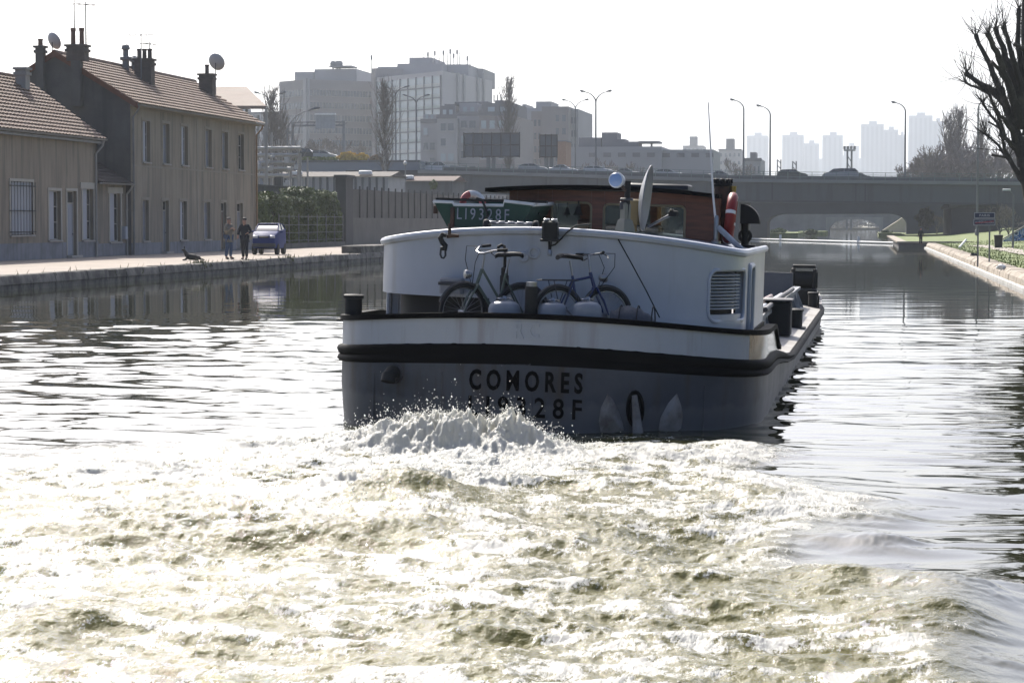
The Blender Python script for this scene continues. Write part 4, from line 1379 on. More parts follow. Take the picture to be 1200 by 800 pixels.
g = MB(); g.path([(0, 0, 0), (0, 0, zt)], [.09, .06], 8); g.build('pole', M_pole, t, local=True)
g = MB(); g.ball((0, 0, zt + .18), .22, 10, 8); g.build('globe', M_lampglass, t, local=True)

# ================================================================== EMBANKMENT, SHEDS, GANTRY, BILLBOARDS
YE = 330.0
t = thing('embankment_wall', 'long blue-grey retaining wall of the raised motorway on the left', 'retaining wall', (onY(400, 200, YE).x, YE, .5))
a, b = onY(285, 200, YE), onY(492, 200, YE)
ze = zpx(400, 189.5, YE)
g = MB(); g.prism([(a.x, YE, .5), (b.x, YE, .5), (b.x, YE, ze + .1), (a.x, YE, ze - .2)], (0, 70, 0)); g.build('wall', mat('blue_grey_wall', (.20, .225, .26), .9, var=.12, scale=.12), t)
g = MB(); g.span((a.x, YE - .1, ze - .1), (b.x, YE + .4, ze + .18)); g.build('coping', M_brconc, t)
g = MB()
rng = random.Random(8)
for k in range(1500):
    px = rng.uniform(333, 394); Y = YE + rng.uniform(.6, 5)
    p = onY(px, 188, Y); p.z = ze + .0
    a_ = rng.uniform(0, 6.28); h_ = rng.uniform(.3, .75); w_ = Vector((math.cos(a_), math.sin(a_), 0)) * .12
    g.quad(p - w_, p + w_, p + w_ * .4 + Vector((rng.gauss(0, .15), rng.gauss(0, .15), h_)), p - w_ * .4 + Vector((rng.gauss(0, .15), rng.gauss(0, .15), h_)))
tag(g.build('grass', mat('bright_grass', (.16, .19, .05), .9, var=.3), fixn=False), kind='stuff', label='strip of bright grass on top of the embankment wall')

# long glazed sheds behind the panel wall
def shed(label, px0, px1, Y, zt, depth, m, rm, ribs=True):
    a, b = onY(px0, 210, Y).x, onY(px1, 210, Y).x
    t = thing('long_shed', label, 'shed', ((a + b) / 2, Y, .5))
    g = MB(); g.span((a, Y, .5), (b, Y + depth, zt)); g.build('wall', m, t)
    if ribs:
        g = MB(); x = a + .3
        while x < b: g.span((x, Y - .12, .6), (x + .22, Y - .003, zt - .05)); x += .75
        g.build('rib', M_brconc, t)
    g = MB(); g.prism([(a - .3, Y - .4, zt), (a - .3, Y + depth + .4, zt), (a - .3, Y + depth / 2, zt + .6)], (b - a + .6, 0, 0)); g.build('roof', rm, t)
    g = MB(); x = a + 2
    while x < b - 2: g.cbox((x, Y + 1.0, zt + .45), (1.3, 1.0, .4), .1); x += 7.5
    g.build('skylight', M_wpost, t)
    return t
shed('long pale ribbed shed with skylights behind the panel wall', 322, 455, 245, zpx(380, 207, 245), 9, mat('pale_panel', (.36, .36, .36), .7, var=.2, scale=.5), mat('brown_roof', (.07, .058, .048), .9, var=.3, scale=.2))
shed('low reddish-roofed shed beside the motorway bridge end', 455, 530, 262, zpx(490, 212, 262), 8, M_brconc, mat('red_roof', (.085, .052, .04), .9, var=.25, scale=.3), ribs=False)

# canopy and lattice plant behind the two-storey house
Yc = 200.0
t = thing('open_canopy', 'tilted open canopy on slim posts behind the two-storey house', 'canopy', (onY(280, 130, Yc).x, Yc, .5))
g = MB(); p = [onY(232, 106, Yc), onY(289, 105.5, Yc), onY(312, 128, Yc - 6), onY(262, 128, Yc - 6)]
g.prism(p, (0, .0, .28)); g.build('roof', mat('rusty_sheet', (.25, .19, .15), .8, var=.25, scale=.6), t)
for q in (p[1], p[2], p[3], p[0]):
    g = MB(); g.span((q.x - .09, q.y - .09, .5), (q.x + .09, q.y + .09, q.z)); g.build('post', M_conc, t)
g = MB(); g.tube(p[1], p[2], .12); g.tube((p[1].x, p[1].y, p[1].z - 2.4), (p[2].x, p[2].y, p[2].z - 1.2), .07); g.build('brace', M_conc, t)
Yp = 225.0
t = thing('pipe_gantry', 'cluttered grey pipework frame beside the end of the two-storey house', 'pipework', (onY(325, 200, Yp).x, Yp, .5))
rng = random.Random(2)
g = MB(); q = MB()
for px in (303, 310, 318, 330, 341, 352):
    a = onY(px, 200, Yp); zt = zpx(px, (135, 150, 158, 172, 176, 180)[(303, 310, 318, 330, 341, 352).index(px)], Yp)
    g.span((a.x - .09, Yp - .09, .5), (a.x + .09, Yp + .09, zt)); g.span((a.x - .07, Yp + 2.9, .5), (a.x + .07, Yp + 3.1, zt - .3))
x0, x1 = onY(302, 200, Yp).x, onY(354, 200, Yp).x
for k, py in enumerate((176, 184, 193, 200, 208)):
    z = zpx(330, py, Yp)
    g.span((x0, Yp - .14, z - .07), (x1 - k * .2, Yp - .0, z + .07))
    q.tube((x0, Yp - .4, z + .22), (x1 - .3 * k, Yp - .4, z + .22), .13, n=8)
for k in range(16):
    a = Vector((rng.uniform(x0, x1), Yp - .25, rng.uniform(4, 9))); b = a + Vector((rng.uniform(-1, 1), 0, rng.uniform(.8, 2)))
    g.tube(a, b, .05, n=5)
for k in range(14):
    c = Vector((rng.uniform(x0, x1), Yp - .8 + rng.uniform(0, .4), rng.uniform(4.5, 8.5)))
    q.cbox(c, (rng.uniform(.3, .9), .4, rng.uniform(.2, .6)), .05)
g.build('steel_frame', M_conc, t); q.build('pipe', mat('pale_pipe', (.38, .38, .38), .6, var=.3, scale=1), t)

# sign gantry over the motorway
Yg = 380.0
t = thing('sign_gantry', 'motorway gantry on two posts carrying a ribbed grey sign panel', 'sign gantry', (onY(373, 180, Yg).x, Yg, 9))
for px, py in ((343, 143), (403, 142)):
    a = onY(px, py, Yg); g = MB(); g.span((a.x - .2, Yg - .2, 9), (a.x + .2, Yg + .2, a.z)); g.build('post', M_pole, t)
g = MB(); a, b = onY(343, 145, Yg), onY(403, 145, Yg); g.span((a.x, Yg - .15, a.z - .5), (b.x, Yg + .15, a.z - .2)); g.span((a.x, Yg - .15, a.z + .1), (b.x, Yg + .15, a.z + .3))
for k in range(9):
    x = a.x + (b.x - a.x) * k / 8; g.tube((x, Yg, a.z - .4), (x + .6, Yg, a.z + .2), .06, n=5)
g.build('truss', M_pole, t)
g = MB(); a, b = onY(371, 135, Yg), onY(393.5, 151, Yg); g.span((a.x, Yg - .5, b.z), (b.x, Yg - .25, a.z))
for k in range(7): g.span((a.x + (b.x - a.x) * k / 6 - .06, Yg - .56, b.z), (a.x + (b.x - a.x) * k / 6 + .06, Yg - .503, a.z))
g.build('sign_panel', mat('sign_back', (.30, .31, .32), .6), t)
g = MB(); g.span((a.x - .1, Yg - .9, a.z), (b.x + .1, Yg - .2, a.z + .25)); g.build('light_bar', M_wpost, t)

# billboards seen from behind
def billboard(label, px0, py0, px1, py1, Y, posts, cols):
    a, b = onY(px0, py0, Y), onY(px1, py1, Y)
    zb = 7.0
    t = thing('billboard', label, 'billboard', ((a.x + b.x) / 2, Y, zb))
    g = MB(); g.span((a.x, Y + .12, b.z), (b.x, Y + .3, a.z)); g.build('panel', mat('billboard_back', (.10, .11, .13), .8, var=.2, scale=.5), t)
    g = MB()
    for k in range(cols + 1):
        x = a.x + (b.x - a.x) * k / cols; g.span((x - .07, Y - .05, b.z - .1), (x + .07, Y + .117, a.z + .1))
    for q in (0.02, .5, .98):
        z = b.z + (a.z - b.z) * q; g.span((a.x, Y + .02, z - .08), (b.x, Y + .115, z + .08))
    g.build('frame', M_iron, t)
    for p in posts:
        x = onY(p, 190, Y).x; g = MB(); g.span((x - .3, Y + .305, zb), (x + .3, Y + .8, b.z + 1)); g.build('post', M_pole, t)
billboard('wide dark billboard seen from behind above the bridge railing', 543.5, 156, 609, 184, 350, (572, 578), 6)
billboard('small dark billboard seen from behind by the brown apartment block', 632.5, 158, 653, 184.5, 350, (640, 646), 3)
# ================================================================== BUILDINGS BEHIND
def prism_building(t, name, m, pts, z0, z1):
    g = MB(); g.prism([(x, y, z0) for x, y in pts], (0, 0, z1 - z0)); return g.build(name, m, t)
def on_wall(mb, a, b, u0, u1, z0, z1, th=.12, out=1):
    """slab standing proud of the vertical wall a-b (plan points), between fractions u0..u1"""
    a, b = Vector((a[0], a[1], 0)), Vector((b[0], b[1], 0))
    d = b - a
    n = Vector((d.y, -d.x, 0)).normalized()
    if n.y > 0: n = -n
    p, q = a + d * u0, a + d * u1
    mb.prism([(p.x, p.y, z0), (q.x, q.y, z0), (q.x, q.y, z1), (p.x, p.y, z1)], n * th)
def comb(mb, a, b, us, hw, z0, z1, th):
    """upright bars joined by a rail along their foot, one piece"""
    a, b = Vector((a[0], a[1], 0)), Vector((b[0], b[1], 0)); d = b - a
    n = Vector((d.y, -d.x, 0)).normalized()
    if n.y > 0: n = -n
    P = lambda u, z: (a + d * u) + Vector((0, 0, z))
    pts = [P(us[0] - hw, z0), P(us[-1] + hw, z0)]
    for i in range(len(us) - 1, -1, -1):
        u = us[i]
        pts += ([P(u + hw, z0 + .12)] if i < len(us) - 1 else []) + [P(u + hw, z1), P(u - hw, z1)] + ([P(u - hw, z0 + .12)] if i else [])
    mb.prism(pts, n * th)
def pt(px, Y):
    p = onY(px, 262, Y); return (p.x, Y)
M_bA = mat('brown_concrete', (.25, .235, .235), .9, var=.12, scale=.06)
M_bA2 = mat('pale_concrete', (.33, .33, .34), .9, var=.1, scale=.06)
M_bgl = mat('far_window_glass', (.12, .14, .16), .2, var=.35, scale=.12, spec=.7)
M_bgl2 = mat('curtain_wall_glass', (.36, .42, .44), .22, var=.22, scale=.10, spec=.8)
M_bmul = mat('mullion', (.17, .18, .19), .7, var=.1)
M_bB = mat('white_cladding', (.42, .41, .42), .85, var=.06, scale=.05)
M_bC = mat('grey_cladding', (.30, .30, .32), .9, var=.1, scale=.1)
M_bD = mat('mauve_brick', (.235, .215, .215), .9, var=.12, scale=.1)
M_bdk = mat('dark_cladding', (.15, .15, .165), .9, var=.12, scale=.1)

# ---- A: long office block on the left
YA = 640.0
a0, a1, a2 = pt(328, 650), pt(361, YA), pt(441, 655)
zA_ = zpx(361, 93, YA)
t = thing('office_block', 'long brownish office block with ribbon windows, leftmost of the big buildings', 'office building', (a1[0], YA, .5))
bk = (a2[0], 700); bl = (a0[0], 700)
prism_building(t, 'wall', M_bA, [a0, a1, a2, bk, bl], .5, zA_)
n = 11
for k in range(n):
    z0 = zA_ - 1.6 - (k + 1) * 3.4 + .5
    if z0 < 10: break
    g = MB(); on_wall(g, a0, a1, .04, .88, z0, z0 + 1.7, .1); on_wall(g, a1, a2, .03, .93, z0 + .1, z0 + 1.7, .1)
    w = g.build('window_band', M_bgl, t)
    g = MB(); comb(g, a0, a1, [.04 + .84 * j / 8 for j in range(9)], .004, z0 - .1, z0 + 1.8, .2); g.build('mullions', M_bA2, w)
    g = MB(); comb(g, a1, a2, [.03 + .9 * j / 20 for j in range(21)], .002, z0, z0 + 1.8, .2); g.build('mullions', M_bA2, w)
g = MB(); on_wall(g, a0, a1, .90, 1.0, .5, zA_ + .3, .5); on_wall(g, a1, a2, 0.0, .02, .5, zA_ + .3, .45); g.build('stair_shaft', M_bA2, t)
g = MB()
for p0, p1, y in ((349, 371, 85), (372, 421, 82)):
    q0, q1 = pt(p0, 665), pt(p1, 665); g.span((q0[0], 662, zA_ - .2), (q1[0], 690, zpx(380, y, 665)))
g.build('roof_block', M_bA2, t)
g = MB(); q0, q1 = pt(390, 664), pt(416, 664); g.span((q0[0], 660, zpx(390, 80, 665)), (q1[0], 668, zpx(390, 78.4, 665)))
for px in (391, 396, 399): q = pt(px, 664); g.tube((q[0], 664, zA_), (q[0], 664, zpx(px, 74.5, 664)), .25, n=6); g.ball((q[0], 664, zpx(px, 75, 664)), .9, 8, 6, (1, .4, 1))
g.build('roof_equipment', M_bmul, t)

# ---- B: glazed tower with plain side
YB = 600.0
b0, b1, b2 = pt(438, 628), pt(518.5, YB), pt(577, 645)
zB_ = zpx(518, 83, YB)
t = thing('glass_tower', 'tall office tower with gridded pale glass front and blank right side, bristling with masts', 'office building', (b1[0], YB, .5))
prism_building(t, 'wall', M_bB, [b0, b1, b2, (b2[0] - 12, 690), (b0[0], 690)], .5, zB_)
g = MB(); on_wall(g, b0, b1, .06, .985, 10, zpx(480, 92, 610), .12); gl = g.build('glass_wall', M_bgl2, t)
g = MB(); comb(g, b0, b1, [.06 + .925 * k / 8 for k in range(9)], .004, 9.8, zpx(480, 91, 610), .35); g.build('mullions', M_bmul, gl)
for k in range(11):
    z = zpx(480, 92, 610) - (k + 1) * 2.75
    g = MB(); on_wall(g, b0, b1, .06, .985, z - .16, z + .16, .28)
    g.build('floor_line', M_bmul, gl)
    g = MB(); on_wall(g, b0, b1, .065, .98, z + .2, z + 1.0, .16); g.build('spandrel', mat('spandrel%d' % (k % 3), (.46 - .05 * (k % 3), .48 - .03 * (k % 3), .46 - .03 * (k % 3)), .5), gl)
g = MB(); on_wall(g, b0, b1, 0.0, .05, .5, zB_ + 2.5, .4); on_wall(g, b0, b1, 0, .05, zB_ - .2, zB_ + 2.5, -8); g.build('edge_shaft', M_bA, t)
for u in (.28, .40, .68, .8):
    g = MB(); on_wall(g, b1, b2, u - .012, u + .012, .5, zB_ + (1.6 if u > .75 else .2), .5); g.build('side_pilaster', M_bA2, t)
g = MB()
for p0, p1, y0, d0 in ((443, 466, 78, 640), (466, 519, 74.5, 632), (480, 506, 67.5, 640), (515, 549, 76, 640), (548, 566, 81, 655)):
    q0, q1 = pt(p0, d0), pt(p1, d0); g.span((q0[0], d0, zB_ - .5), (q1[0], d0 + 22, zpx(500, y0, d0)))
g.build('roof_block', M_bC, t)
M_mast = mat('mast_steel', (.22, .22, .23), .6)
for px, y in ((497, 61.5), (502, 61.5), (510, 60), (520, 59.5), (525, 61), (528, 58), (536, 58.5), (539, 59), (548, 66), (551, 66.5), (436, 65), (515, 66), (532, 63)):
    q = pt(px, 642); g = MB(); zb = zpx(px, 80, 642) if px != 436 else zB_
    g.tube((q[0], 642, zb), (q[0], 642, zpx(px, y, 642)), .16, .1, n=6)
    if px % 2 == 0: g.cbox((q[0], 641.8, zpx(px, y + 2.5, 642)), (.5, .4, 1.3), .1)
    g.build('mast', M_mast, t)

# ---- C: stepped apartment block
YC = 520.0
t = thing('stepped_apartments', 'grey stepped apartment block with setbacks and small windows, before the glass tower', 'apartment building', (onY(545, 200, YC).x, YC, .5))
vols = [(493, 513, 136, 520), (512.5, 536, 131, 516), (535.5, 562, 128, 518), (561.5, 603, 128, 514)]
for i, (p0, p1, y, d) in enumerate(vols):
    a, b = pt(p0, d), pt(p1, d)
    zt = zpx(540, y + 8, d)
    prism_building(t, 'bay', (M_bC, M_bA2, M_bC, M_bD)[i], [a, b, (b[0], d + 30), (a[0], d + 30)], .5, zt)
    for k in range(6):
        z = zt - 2.6 - k * 3.3
        if z < 9.5: break
        for u in ((.18, .42), (.55, .82)) if i < 3 else ((.06, .2), (.3, .44), (.56, .7), (.8, .94)):
            if (k * 7 + i * 3 + int(u[0] * 10)) % 5 == 0: continue
            g = MB(); on_wall(g, a, b, u[0], u[1], z, z + 1.55, .08); w = g.build('window', M_bgl if (k + i) % 3 else M_bgl2, t)
            g = MB(); on_wall(g, a, b, u[0] - .02, u[1] + .02, z - .3, z - .003, .25); g.build('sill', M_bA2, w)
    for z in (zt,):
        a2_, b2_ = pt(p0 + 3, d + 4), pt(p1 - 2, d + 4)
        g = MB(); g.span((a2_[0], d + 4, zt - .1), (b2_[0], d + 26, zpx(540, y - (2 if i == 0 else 7), d + 4))); g.build('penthouse', M_bdk if i % 2 else M_bC, t)
        for j, u in enumerate((.2, .6)):
            g = MB(); on_wall(g, (a2_[0], d + 4), (b2_[0], d + 4), u, u + .22, zt + .5, zt + 2.1, .1); g.build('window', M_bgl2, t)
    g = MB(); on_wall(g, a, b, 0, 1, zt + .002, zt + .9, .15); g.build('balustrade', M_bdk, t)
g = MB()
for p0, p1, y0 in ((521, 596, 122), (533, 572, 119.5), (580, 590, 118)):
    a, b = pt(p0, 530), pt(p1, 530); g.span((a[0], 530, zpx(540, 128, 530)), (b[0], 548, zpx(540, y0, 530)))
for px in (579, 583, 587): q = pt(px, 531); g.tube((q[0], 531, zpx(px, 120, 531)), (q[0], 531, zpx(px, 111, 531)), .15, n=6)
g.build('roof_block', M_bdk, t)
# ---- D: brown apartment block
YD = 560.0
t = thing('brown_apartments', 'mauve-brown apartment block with stepped roof right of the wide billboard', 'apartment building', (onY(645, 200, YD).x, YD, .5))
for i, (p0, p1, y, d, m) in enumerate(((604, 623, 131, 572, M_bA2), (622.5, 636, 130.5, 562, M_bD), (635, 666, 125, 560, M_bD), (665.5, 677.5, 128, 566, M_bC))):
    a, b = pt(p0, d), pt(p1, d); zt = zpx(640, y, d)
    prism_building(t, 'block', m, [a, b, (b[0], d + 30), (a[0], d + 30)], .5, zt)
    for k in range(7):
        z = zt - 3.5 - k * 3.1
        if z < 9: break
        for u in (((.25, .45), (.6, .8)) if i != 2 else ((.08, .2), (.3, .42), (.52, .64), (.76, .9))):
            if i == 0 and k % 2: continue
            if i == 2 and k < 2 and u[0] < .5: continue
            g = MB(); on_wall(g, a, b, u[0], u[1], z, z + 1.5, .08); g.build('window', M_bgl, t)
g = MB()
for p0, p1, y in ((606, 628, 126.5), (628, 646, 119), (612, 616, 122)):
    a, b = pt(p0, 578), pt(p1, 578); g.span((a[0], 578, zpx(640, 132, 578)), (b[0], 592, zpx(640, y, 578)))
g.build('roof_block', M_bA2, t)
# orange-brown small block in front
t = thing('brick_kiosk', 'small orange-brown brick block beside the small billboard', 'building', (onY(658, 180, 430).x, 430, 8))
a, b = pt(653, 430), pt(663, 430)
g = MB(); g.span((a[0], 430, 7), (b[0], 438, zpx(658, 166, 430))); g.build('wall', mat('orange_brick', (.30, .17, .11), .9), t)
g = MB(); g.span((a[0] - .2, 429.8, zpx(658, 166, 430)), (b[0] + .2, 438.2, zpx(658, 165, 430))); g.build('roof', M_bdk, t)
# ---- E: long low block and its rooftop pieces
YEb = 470.0
t = thing('long_low_block', 'long low grey industrial block stretching behind the bridge traffic', 'industrial building', (onY(770, 190, YEb).x, YEb, .5))
a, b, c = pt(668, YEb), pt(800, YEb + 20), pt(842, YEb + 20)
prism_building(t, 'wall', M_bA2, [a, pt(760, YEb), pt(760, YEb + 25), a], .5, zpx(700, 171, YEb)) if False else None
g = MB(); q = pt(775, YEb); g.span((a[0], YEb, .5), (q[0], YEb + 25, zpx(720, 172, YEb))); g.build('wall', M_bC, t)
g = MB(); g.span((q[0] + .01, YEb + 2, .5), (c[0], YEb + 25, zpx(800, 175, YEb))); g.build('wall', M_bA2, t)
for k in range(9):
    px = 690 + 17 * k
    w0, w1 = pt(px, YEb), pt(px + 9, YEb)
    g = MB(); yy = YEb if w1[0] < q[0] else YEb + 2
    g.span((w0[0], yy - .12, zpx(px, 184, YEb)), (w1[0], yy - .003, zpx(px, 179, YEb))); g.build('window', M_bdk, t)
g = MB()
for p0, p1, y0, y1 in ((678, 704, 160, 173), (705, 723, 154, 173), (723, 732, 162, 173), (732, 748, 165, 173), (748, 772, 164.5, 166.5)):
    w0, w1 = pt(p0, YEb + 6), pt(p1, YEb + 6); g.span((w0[0], YEb + 6, zpx(700, y1, YEb)), (w1[0], YEb + 14, zpx(700, y0, YEb)))
w0 = pt(761, YEb + 6); g.span((w0[0], YEb + 8, zpx(700, 173, YEb)), (w0[0] + .4, YEb + 8.4, zpx(700, 166, YEb)))
g.build('roof_block', M_bdk, t)
# ---- F: mid-distance blocks right of it
def small_block(label, px0, px1, y, Y, m, rows=2, cols=4, roofb=None):
    a, b = pt(px0, Y), pt(px1, Y); zt = zpx((px0 + px1) / 2, y, Y)
    t = thing('city_block', label, 'building', ((a[0] + b[0]) / 2, Y, .5))
    g = MB(); g.span((a[0], Y, .5), (b[0], Y + 25, zt)); g.build('wall', m, t)
    for r_ in range(rows):
        z = zt - 3.4 - r_ * 3.6
        for c_ in range(cols):
            u = (c_ + .3) / cols
            g = MB(); on_wall(g, a, b, u, u + .45 / cols, z, z + 1.6, .1); g.build('window', M_bgl, t)
    g = MB(); w = b[0] - a[0]; g.span((a[0] + w * .3, Y + 4, zt - .2), (a[0] + w * .65, Y + 14, zt + (roofb or 1.6))); g.span((a[0] - .2, Y - .2, zt - .6), (b[0] + .2, Y + 1, zt + .15)); g.build('roof', M_bdk, t)
small_block('small grey block at the foot of the left bridge lamps', 872, 891, 186, 560, M_bC, 2, 4)
small_block('pale far block just left of the bridge lamps', 842, 868, 175, 1100, M_bA2, 3, 5, 5)
small_block('pale distant block with mast, above the funnel of the barge', 800, 824, 171, 1500, M_bA2, 2, 5, 6)
small_block('broad office block in the haze beyond the motorway on the left', 200, 327, 132, 760, M_bC, 7, 12)

# ---- towers fading into the haze
M_tow = mat('tower_concrete', (.27, .29, .33), .9, var=.06, scale=.02)
M_towg = mat('tower_window_strip', (.20, .22, .26), .6, var=.1, scale=.05)
def tower(label, parts, Y):
    a = pt(parts[0][0], Y)
    t = thing('high_rise', label, 'high-rise tower', (a[0], Y, .5), group='pale towers on the hazy skyline')
    for i, (p0, p1, y) in enumerate(parts):
        q0, q1 = pt(p0 + .02, Y), pt(p1 - .02, Y); zt = zpx(p0, y, Y)
        g = MB(); g.span((q0[0], Y + i * 2, .5), (q1[0], Y + 40 + i * 2, zt)); bl_ = g.build('block', M_tow, t)
        nk = max(1, int((p1 - p0) / 5))
        for k in range(nk):
            x = q0[0] + (q1[0] - q0[0]) * (k + .5) / nk
            g = MB(); g.span((x - 1.8, Y + i * 2 - .5, 20), (x + 1.8, Y + i * 2 - .01, zt - 4)); g.build('window_column', M_towg, bl_)
        g = MB(); w = q1[0] - q0[0]; g.span((q0[0] + w * .35, Y + 12, zt - 1), (q0[0] + w * .7, Y + 25, zt + 5)); g.build('roof_block', M_tow, bl_)
tower('leftmost pale tower, between the two close bridge lamps', [(874.5, 899, 159)], 3696)
tower('pale tower with a lower wing stepping down to its right', [(916, 941, 158), (941, 959, 168)], 3752)
tower('plain narrow pale tower midway between the bridge lamps', [(963, 987, 158.5)], 3696)
tower('broad pale tower of three stepped blocks left of the single lamp', [(1008, 1035, 145.5), (1035, 1052, 152), (1052, 1061, 158)], 3640)
tower('tallest pale tower, right of the single bridge lamp', [(1064, 1092, 135.5), (1092, 1105, 142)], 3640)
tower('low pale slab behind the narrow tower', [(941, 1008, 186)], 4144)
tower('small pale block between the narrow tower and the broad one', [(988, 1006, 171)], 4032)
tower('distant low pale roofline left of the leftmost tower', [(838, 874, 186)], 3920)
# lattice mast pair
t = thing('lattice_mast', 'grey floodlight mast on lattice legs beyond the bridge', 'mast', (onY(995, 190, 520).x, 520, .5))
g = MB(); zt = zpx(995, 177, 520)
for px in (993, 998):
    x = onY(px, 190, 520).x; g.span((x - .2, 519.8, .5), (x + .2, 520.2, zt))
x0, x1 = onY(993, 190, 520).x, onY(998, 190, 520).x
for k in range(8): z = zt - 1 - k * 1.6; g.tube((x0, 520, z), (x1, 520, z - 1.4), .1, n=5)
g.build('legs', M_pole, t)
g = MB(); g.span((x0 - .8, 519.6, zt), (x1 + .8, 520.4, zt + .3))
for k in range(4): g.cbox((x0 - .6 + k * (x1 - x0 + 1.2) / 3, 519.5, zt + .7), (.55, .4, .7), .08)
g.build('floodlights', M_pole, t)
for px, y, lab in ((913, 187, 'slim lattice post right of the close bridge lamps'), (931, 189, 'shorter slim lattice post left of the narrow tower')):
    x = onY(px, 190, 480).x
    t = thing('lattice_post', lab, 'mast', (x, 480, .5)); g = MB(); zt = zpx(px, y, 480)
    for s in (-.35, .35): g.span((x + s - .12, 479.9, .5), (x + s + .12, 480.1, zt))
    g.build('legs', M_pole, t)
    g = MB()
    for k in range(7): g.tube((x - .35, 480, zt - k * 1.1), (x + .35, 480, zt - .8 - k * 1.1), .09, n=5)
    g.build('lattice', M_pole, t)

# ================================================================== TREES OF THE BACKGROUND
def tree_at(px, ytop, Y, zb, label, kind='bare', seed=1, r=None, **kw):
    b = onY(px, 262, Y); h = zpx(px, ytop, Y) - zb
    f = bare_tree if kind == 'bare' else poplar
    return f('bare_tree' if kind == 'bare' else 'poplar_tree', label, (b.x, Y, zb), h, r or h * .02, seed, **kw)
poplar('poplar_tree', 'tall slim leafless poplar with whitish trunk before the glass tower', (onY(451, 262, 300).x, 300, .5), zpx(451, 95, 300) - .5, .38, 4, w=.10, trunk_bark=M_bark_white, minr=.02, n=150, clear=.34)
poplar('poplar_tree', 'narrow leafless poplar behind the wide billboard', (onY(596, 262, 365).x, 365, 6), zpx(596, 90, 365) - 6, .35, 7, w=.11, minr=.03, n=120, clear=.2)
tree_at(382, 148, 420, 9, 'dark spreading bare tree below the sign gantry', seed=3, minr=.07, mx=5)
tree_at(415, 155, 450, 9, 'bare tree between the gantry and the poplar', seed=5, minr=.06, mx=5)
tree_at(318, 105, 300, .5, 'tall bare tree beside the end of the two-storey house', 'poplar', seed=6, w=.13, minr=.035, n=100)
tree_at(330, 140, 310, .5, 'shorter bare tree beside the end of the two-storey house', 'poplar', seed=16, w=.18, minr=.035, n=90)
for k, (px, y, lab) in enumerate(((703, 178, 'low bare tree behind the bridge railing, left of the dish'), (732, 180, 'wide low bare tree behind the bridge railing, near the twin lamp'), (748, 183, 'small bare tree behind the bridge railing, above the dish'), (862, 178, 'bushy bare tree at the foot of the close bridge lamps'))):
    tree_at(px, y, 455, 5, lab, seed=20 + k, minr=.06, mx=5, spread=.8)
M_bark_pale = mat('pale_bark', (.22, .195, .18), .95, var=.25, scale=1)
# wood on the right bank beyond the bridge
GT = 'bare trees beyond the bridge on the right bank'
for k, (px, y, Y, kind, lab) in enumerate(((1098, 160, 380, 'bare', 'rounded bare tree leftmost of the right-hand wood'), (1112, 132, 375, 'poplar', 'first slim poplar of the right-hand wood, tallest of three'), (1122, 128, 385, 'poplar', 'second slim poplar of the right-hand wood'), (1130, 158, 370, 'bare', 'rounded bare tree between the poplars and the lamp'),
                                           (1150, 140, 390, 'poplar', 'slim poplar just right of the lamp behind the pollard'), (1143, 165, 365, 'bare', 'bushy bare tree at the foot of the curved lamp'), (1166, 150, 380, 'bare', 'bare tree half behind the pollard trunk'), (1180, 160, 372, 'bare', 'bare tree showing through the pollard branches'), (1086, 178, 385, 'bare', 'low bare bush at the left end of the wood'), (1205, 150, 378, 'bare', 'bare tree at the right edge behind the pollard'), (1106, 172, 368, 'bare', 'dense low bare tree below the slim poplars'))):
    tree_at(px, y, Y, 1.0, lab, kind, seed=40 + k, group=GT, minr=.05 if kind == 'bare' else .04, **(dict(mx=6, spread=.7, nmin=2, nmax=4, bark=M_bark_pale) if kind == 'bare' else dict(w=.12, n=110, bark=M_bark_pale)))
# small trees and shrubs under the bridge on the right bank
for k, (px, y, Y, lab) in enumerate(((1172, 225, 250, 'bare shrub right of the dark bridge pier'), (1182, 232, 240, 'bare thicket beside the graffiti wall'), (1098, 245, 335, 'thin bare saplings under the bridge left of the pier'))):
    b = onY(px, 262, Y); zb = .6
    bare_tree('bare_shrub', lab, (b.x, Y, zb), zpx(px, y, Y) - zb, .09, 60 + k, minr=.018, mx=6, spread=.75, cat='shrub', trunk=.12)
def leafy_bush(name, label, px, y0, y1, Y, w, m, n, seed, zb=None, s=(.12, .25)):
    b = onY(px, y1, Y); zt = onY(px, y0, Y).z; zb = b.z if zb is None else zb
    t = thing(name, label, 'bush', (b.x, Y, zb))
    g = MB(); rng = random.Random(seed)
    for k in range(n):
        p = Vector([rng.gauss(0, 1) for _ in range(3)]).normalized() * (rng.random() ** .35)
        lump = 1 + .22 * math.sin(p.x * 5 + seed) * math.cos(p.z * 6 + seed)
        q = Vector((b.x + p.x * w * lump, Y + p.y * w * lump, zb + (zt - zb) * (.5 + .5 * p.z * lump)))
        nr = Vector([rng.gauss(0, 1) for _ in range(3)]).normalized(); u = nr.orthogonal().normalized(); v = nr.cross(u); ss = rng.uniform(*s)
        g.add([q - u * ss, q - v * ss * .6, q + u * ss, q + v * ss * .6], [(0, 1, 2, 3)])
    g.build('foliage', m, t, fixn=False)
    g = MB()
    for k in range(6): g.path([(b.x, Y, zb - .1), (b.x + rng.uniform(-.6, .6) * w, Y + rng.uniform(-.5, .5) * w, zb + (zt - zb) * .7)], [.05, .02], 5)
    g.build('stem', M_bark, t)
M_yel = mat('yellow_blossom', (.62, .42, .06), .8, var=.2, scale=.8)
leafy_bush('forsythia_bush', 'large yellow flowering bush on the embankment, left of the pair', 407, 178, 191, YE + 4, 1.3, M_yel, 2600, 3, zb=ze - .2)
leafy_bush('forsythia_bush', 'smaller yellow flowering bush on the embankment, right of the pair', 423, 180, 191, YE + 4, 1.0, M_yel, 1800, 4, zb=ze - .2)
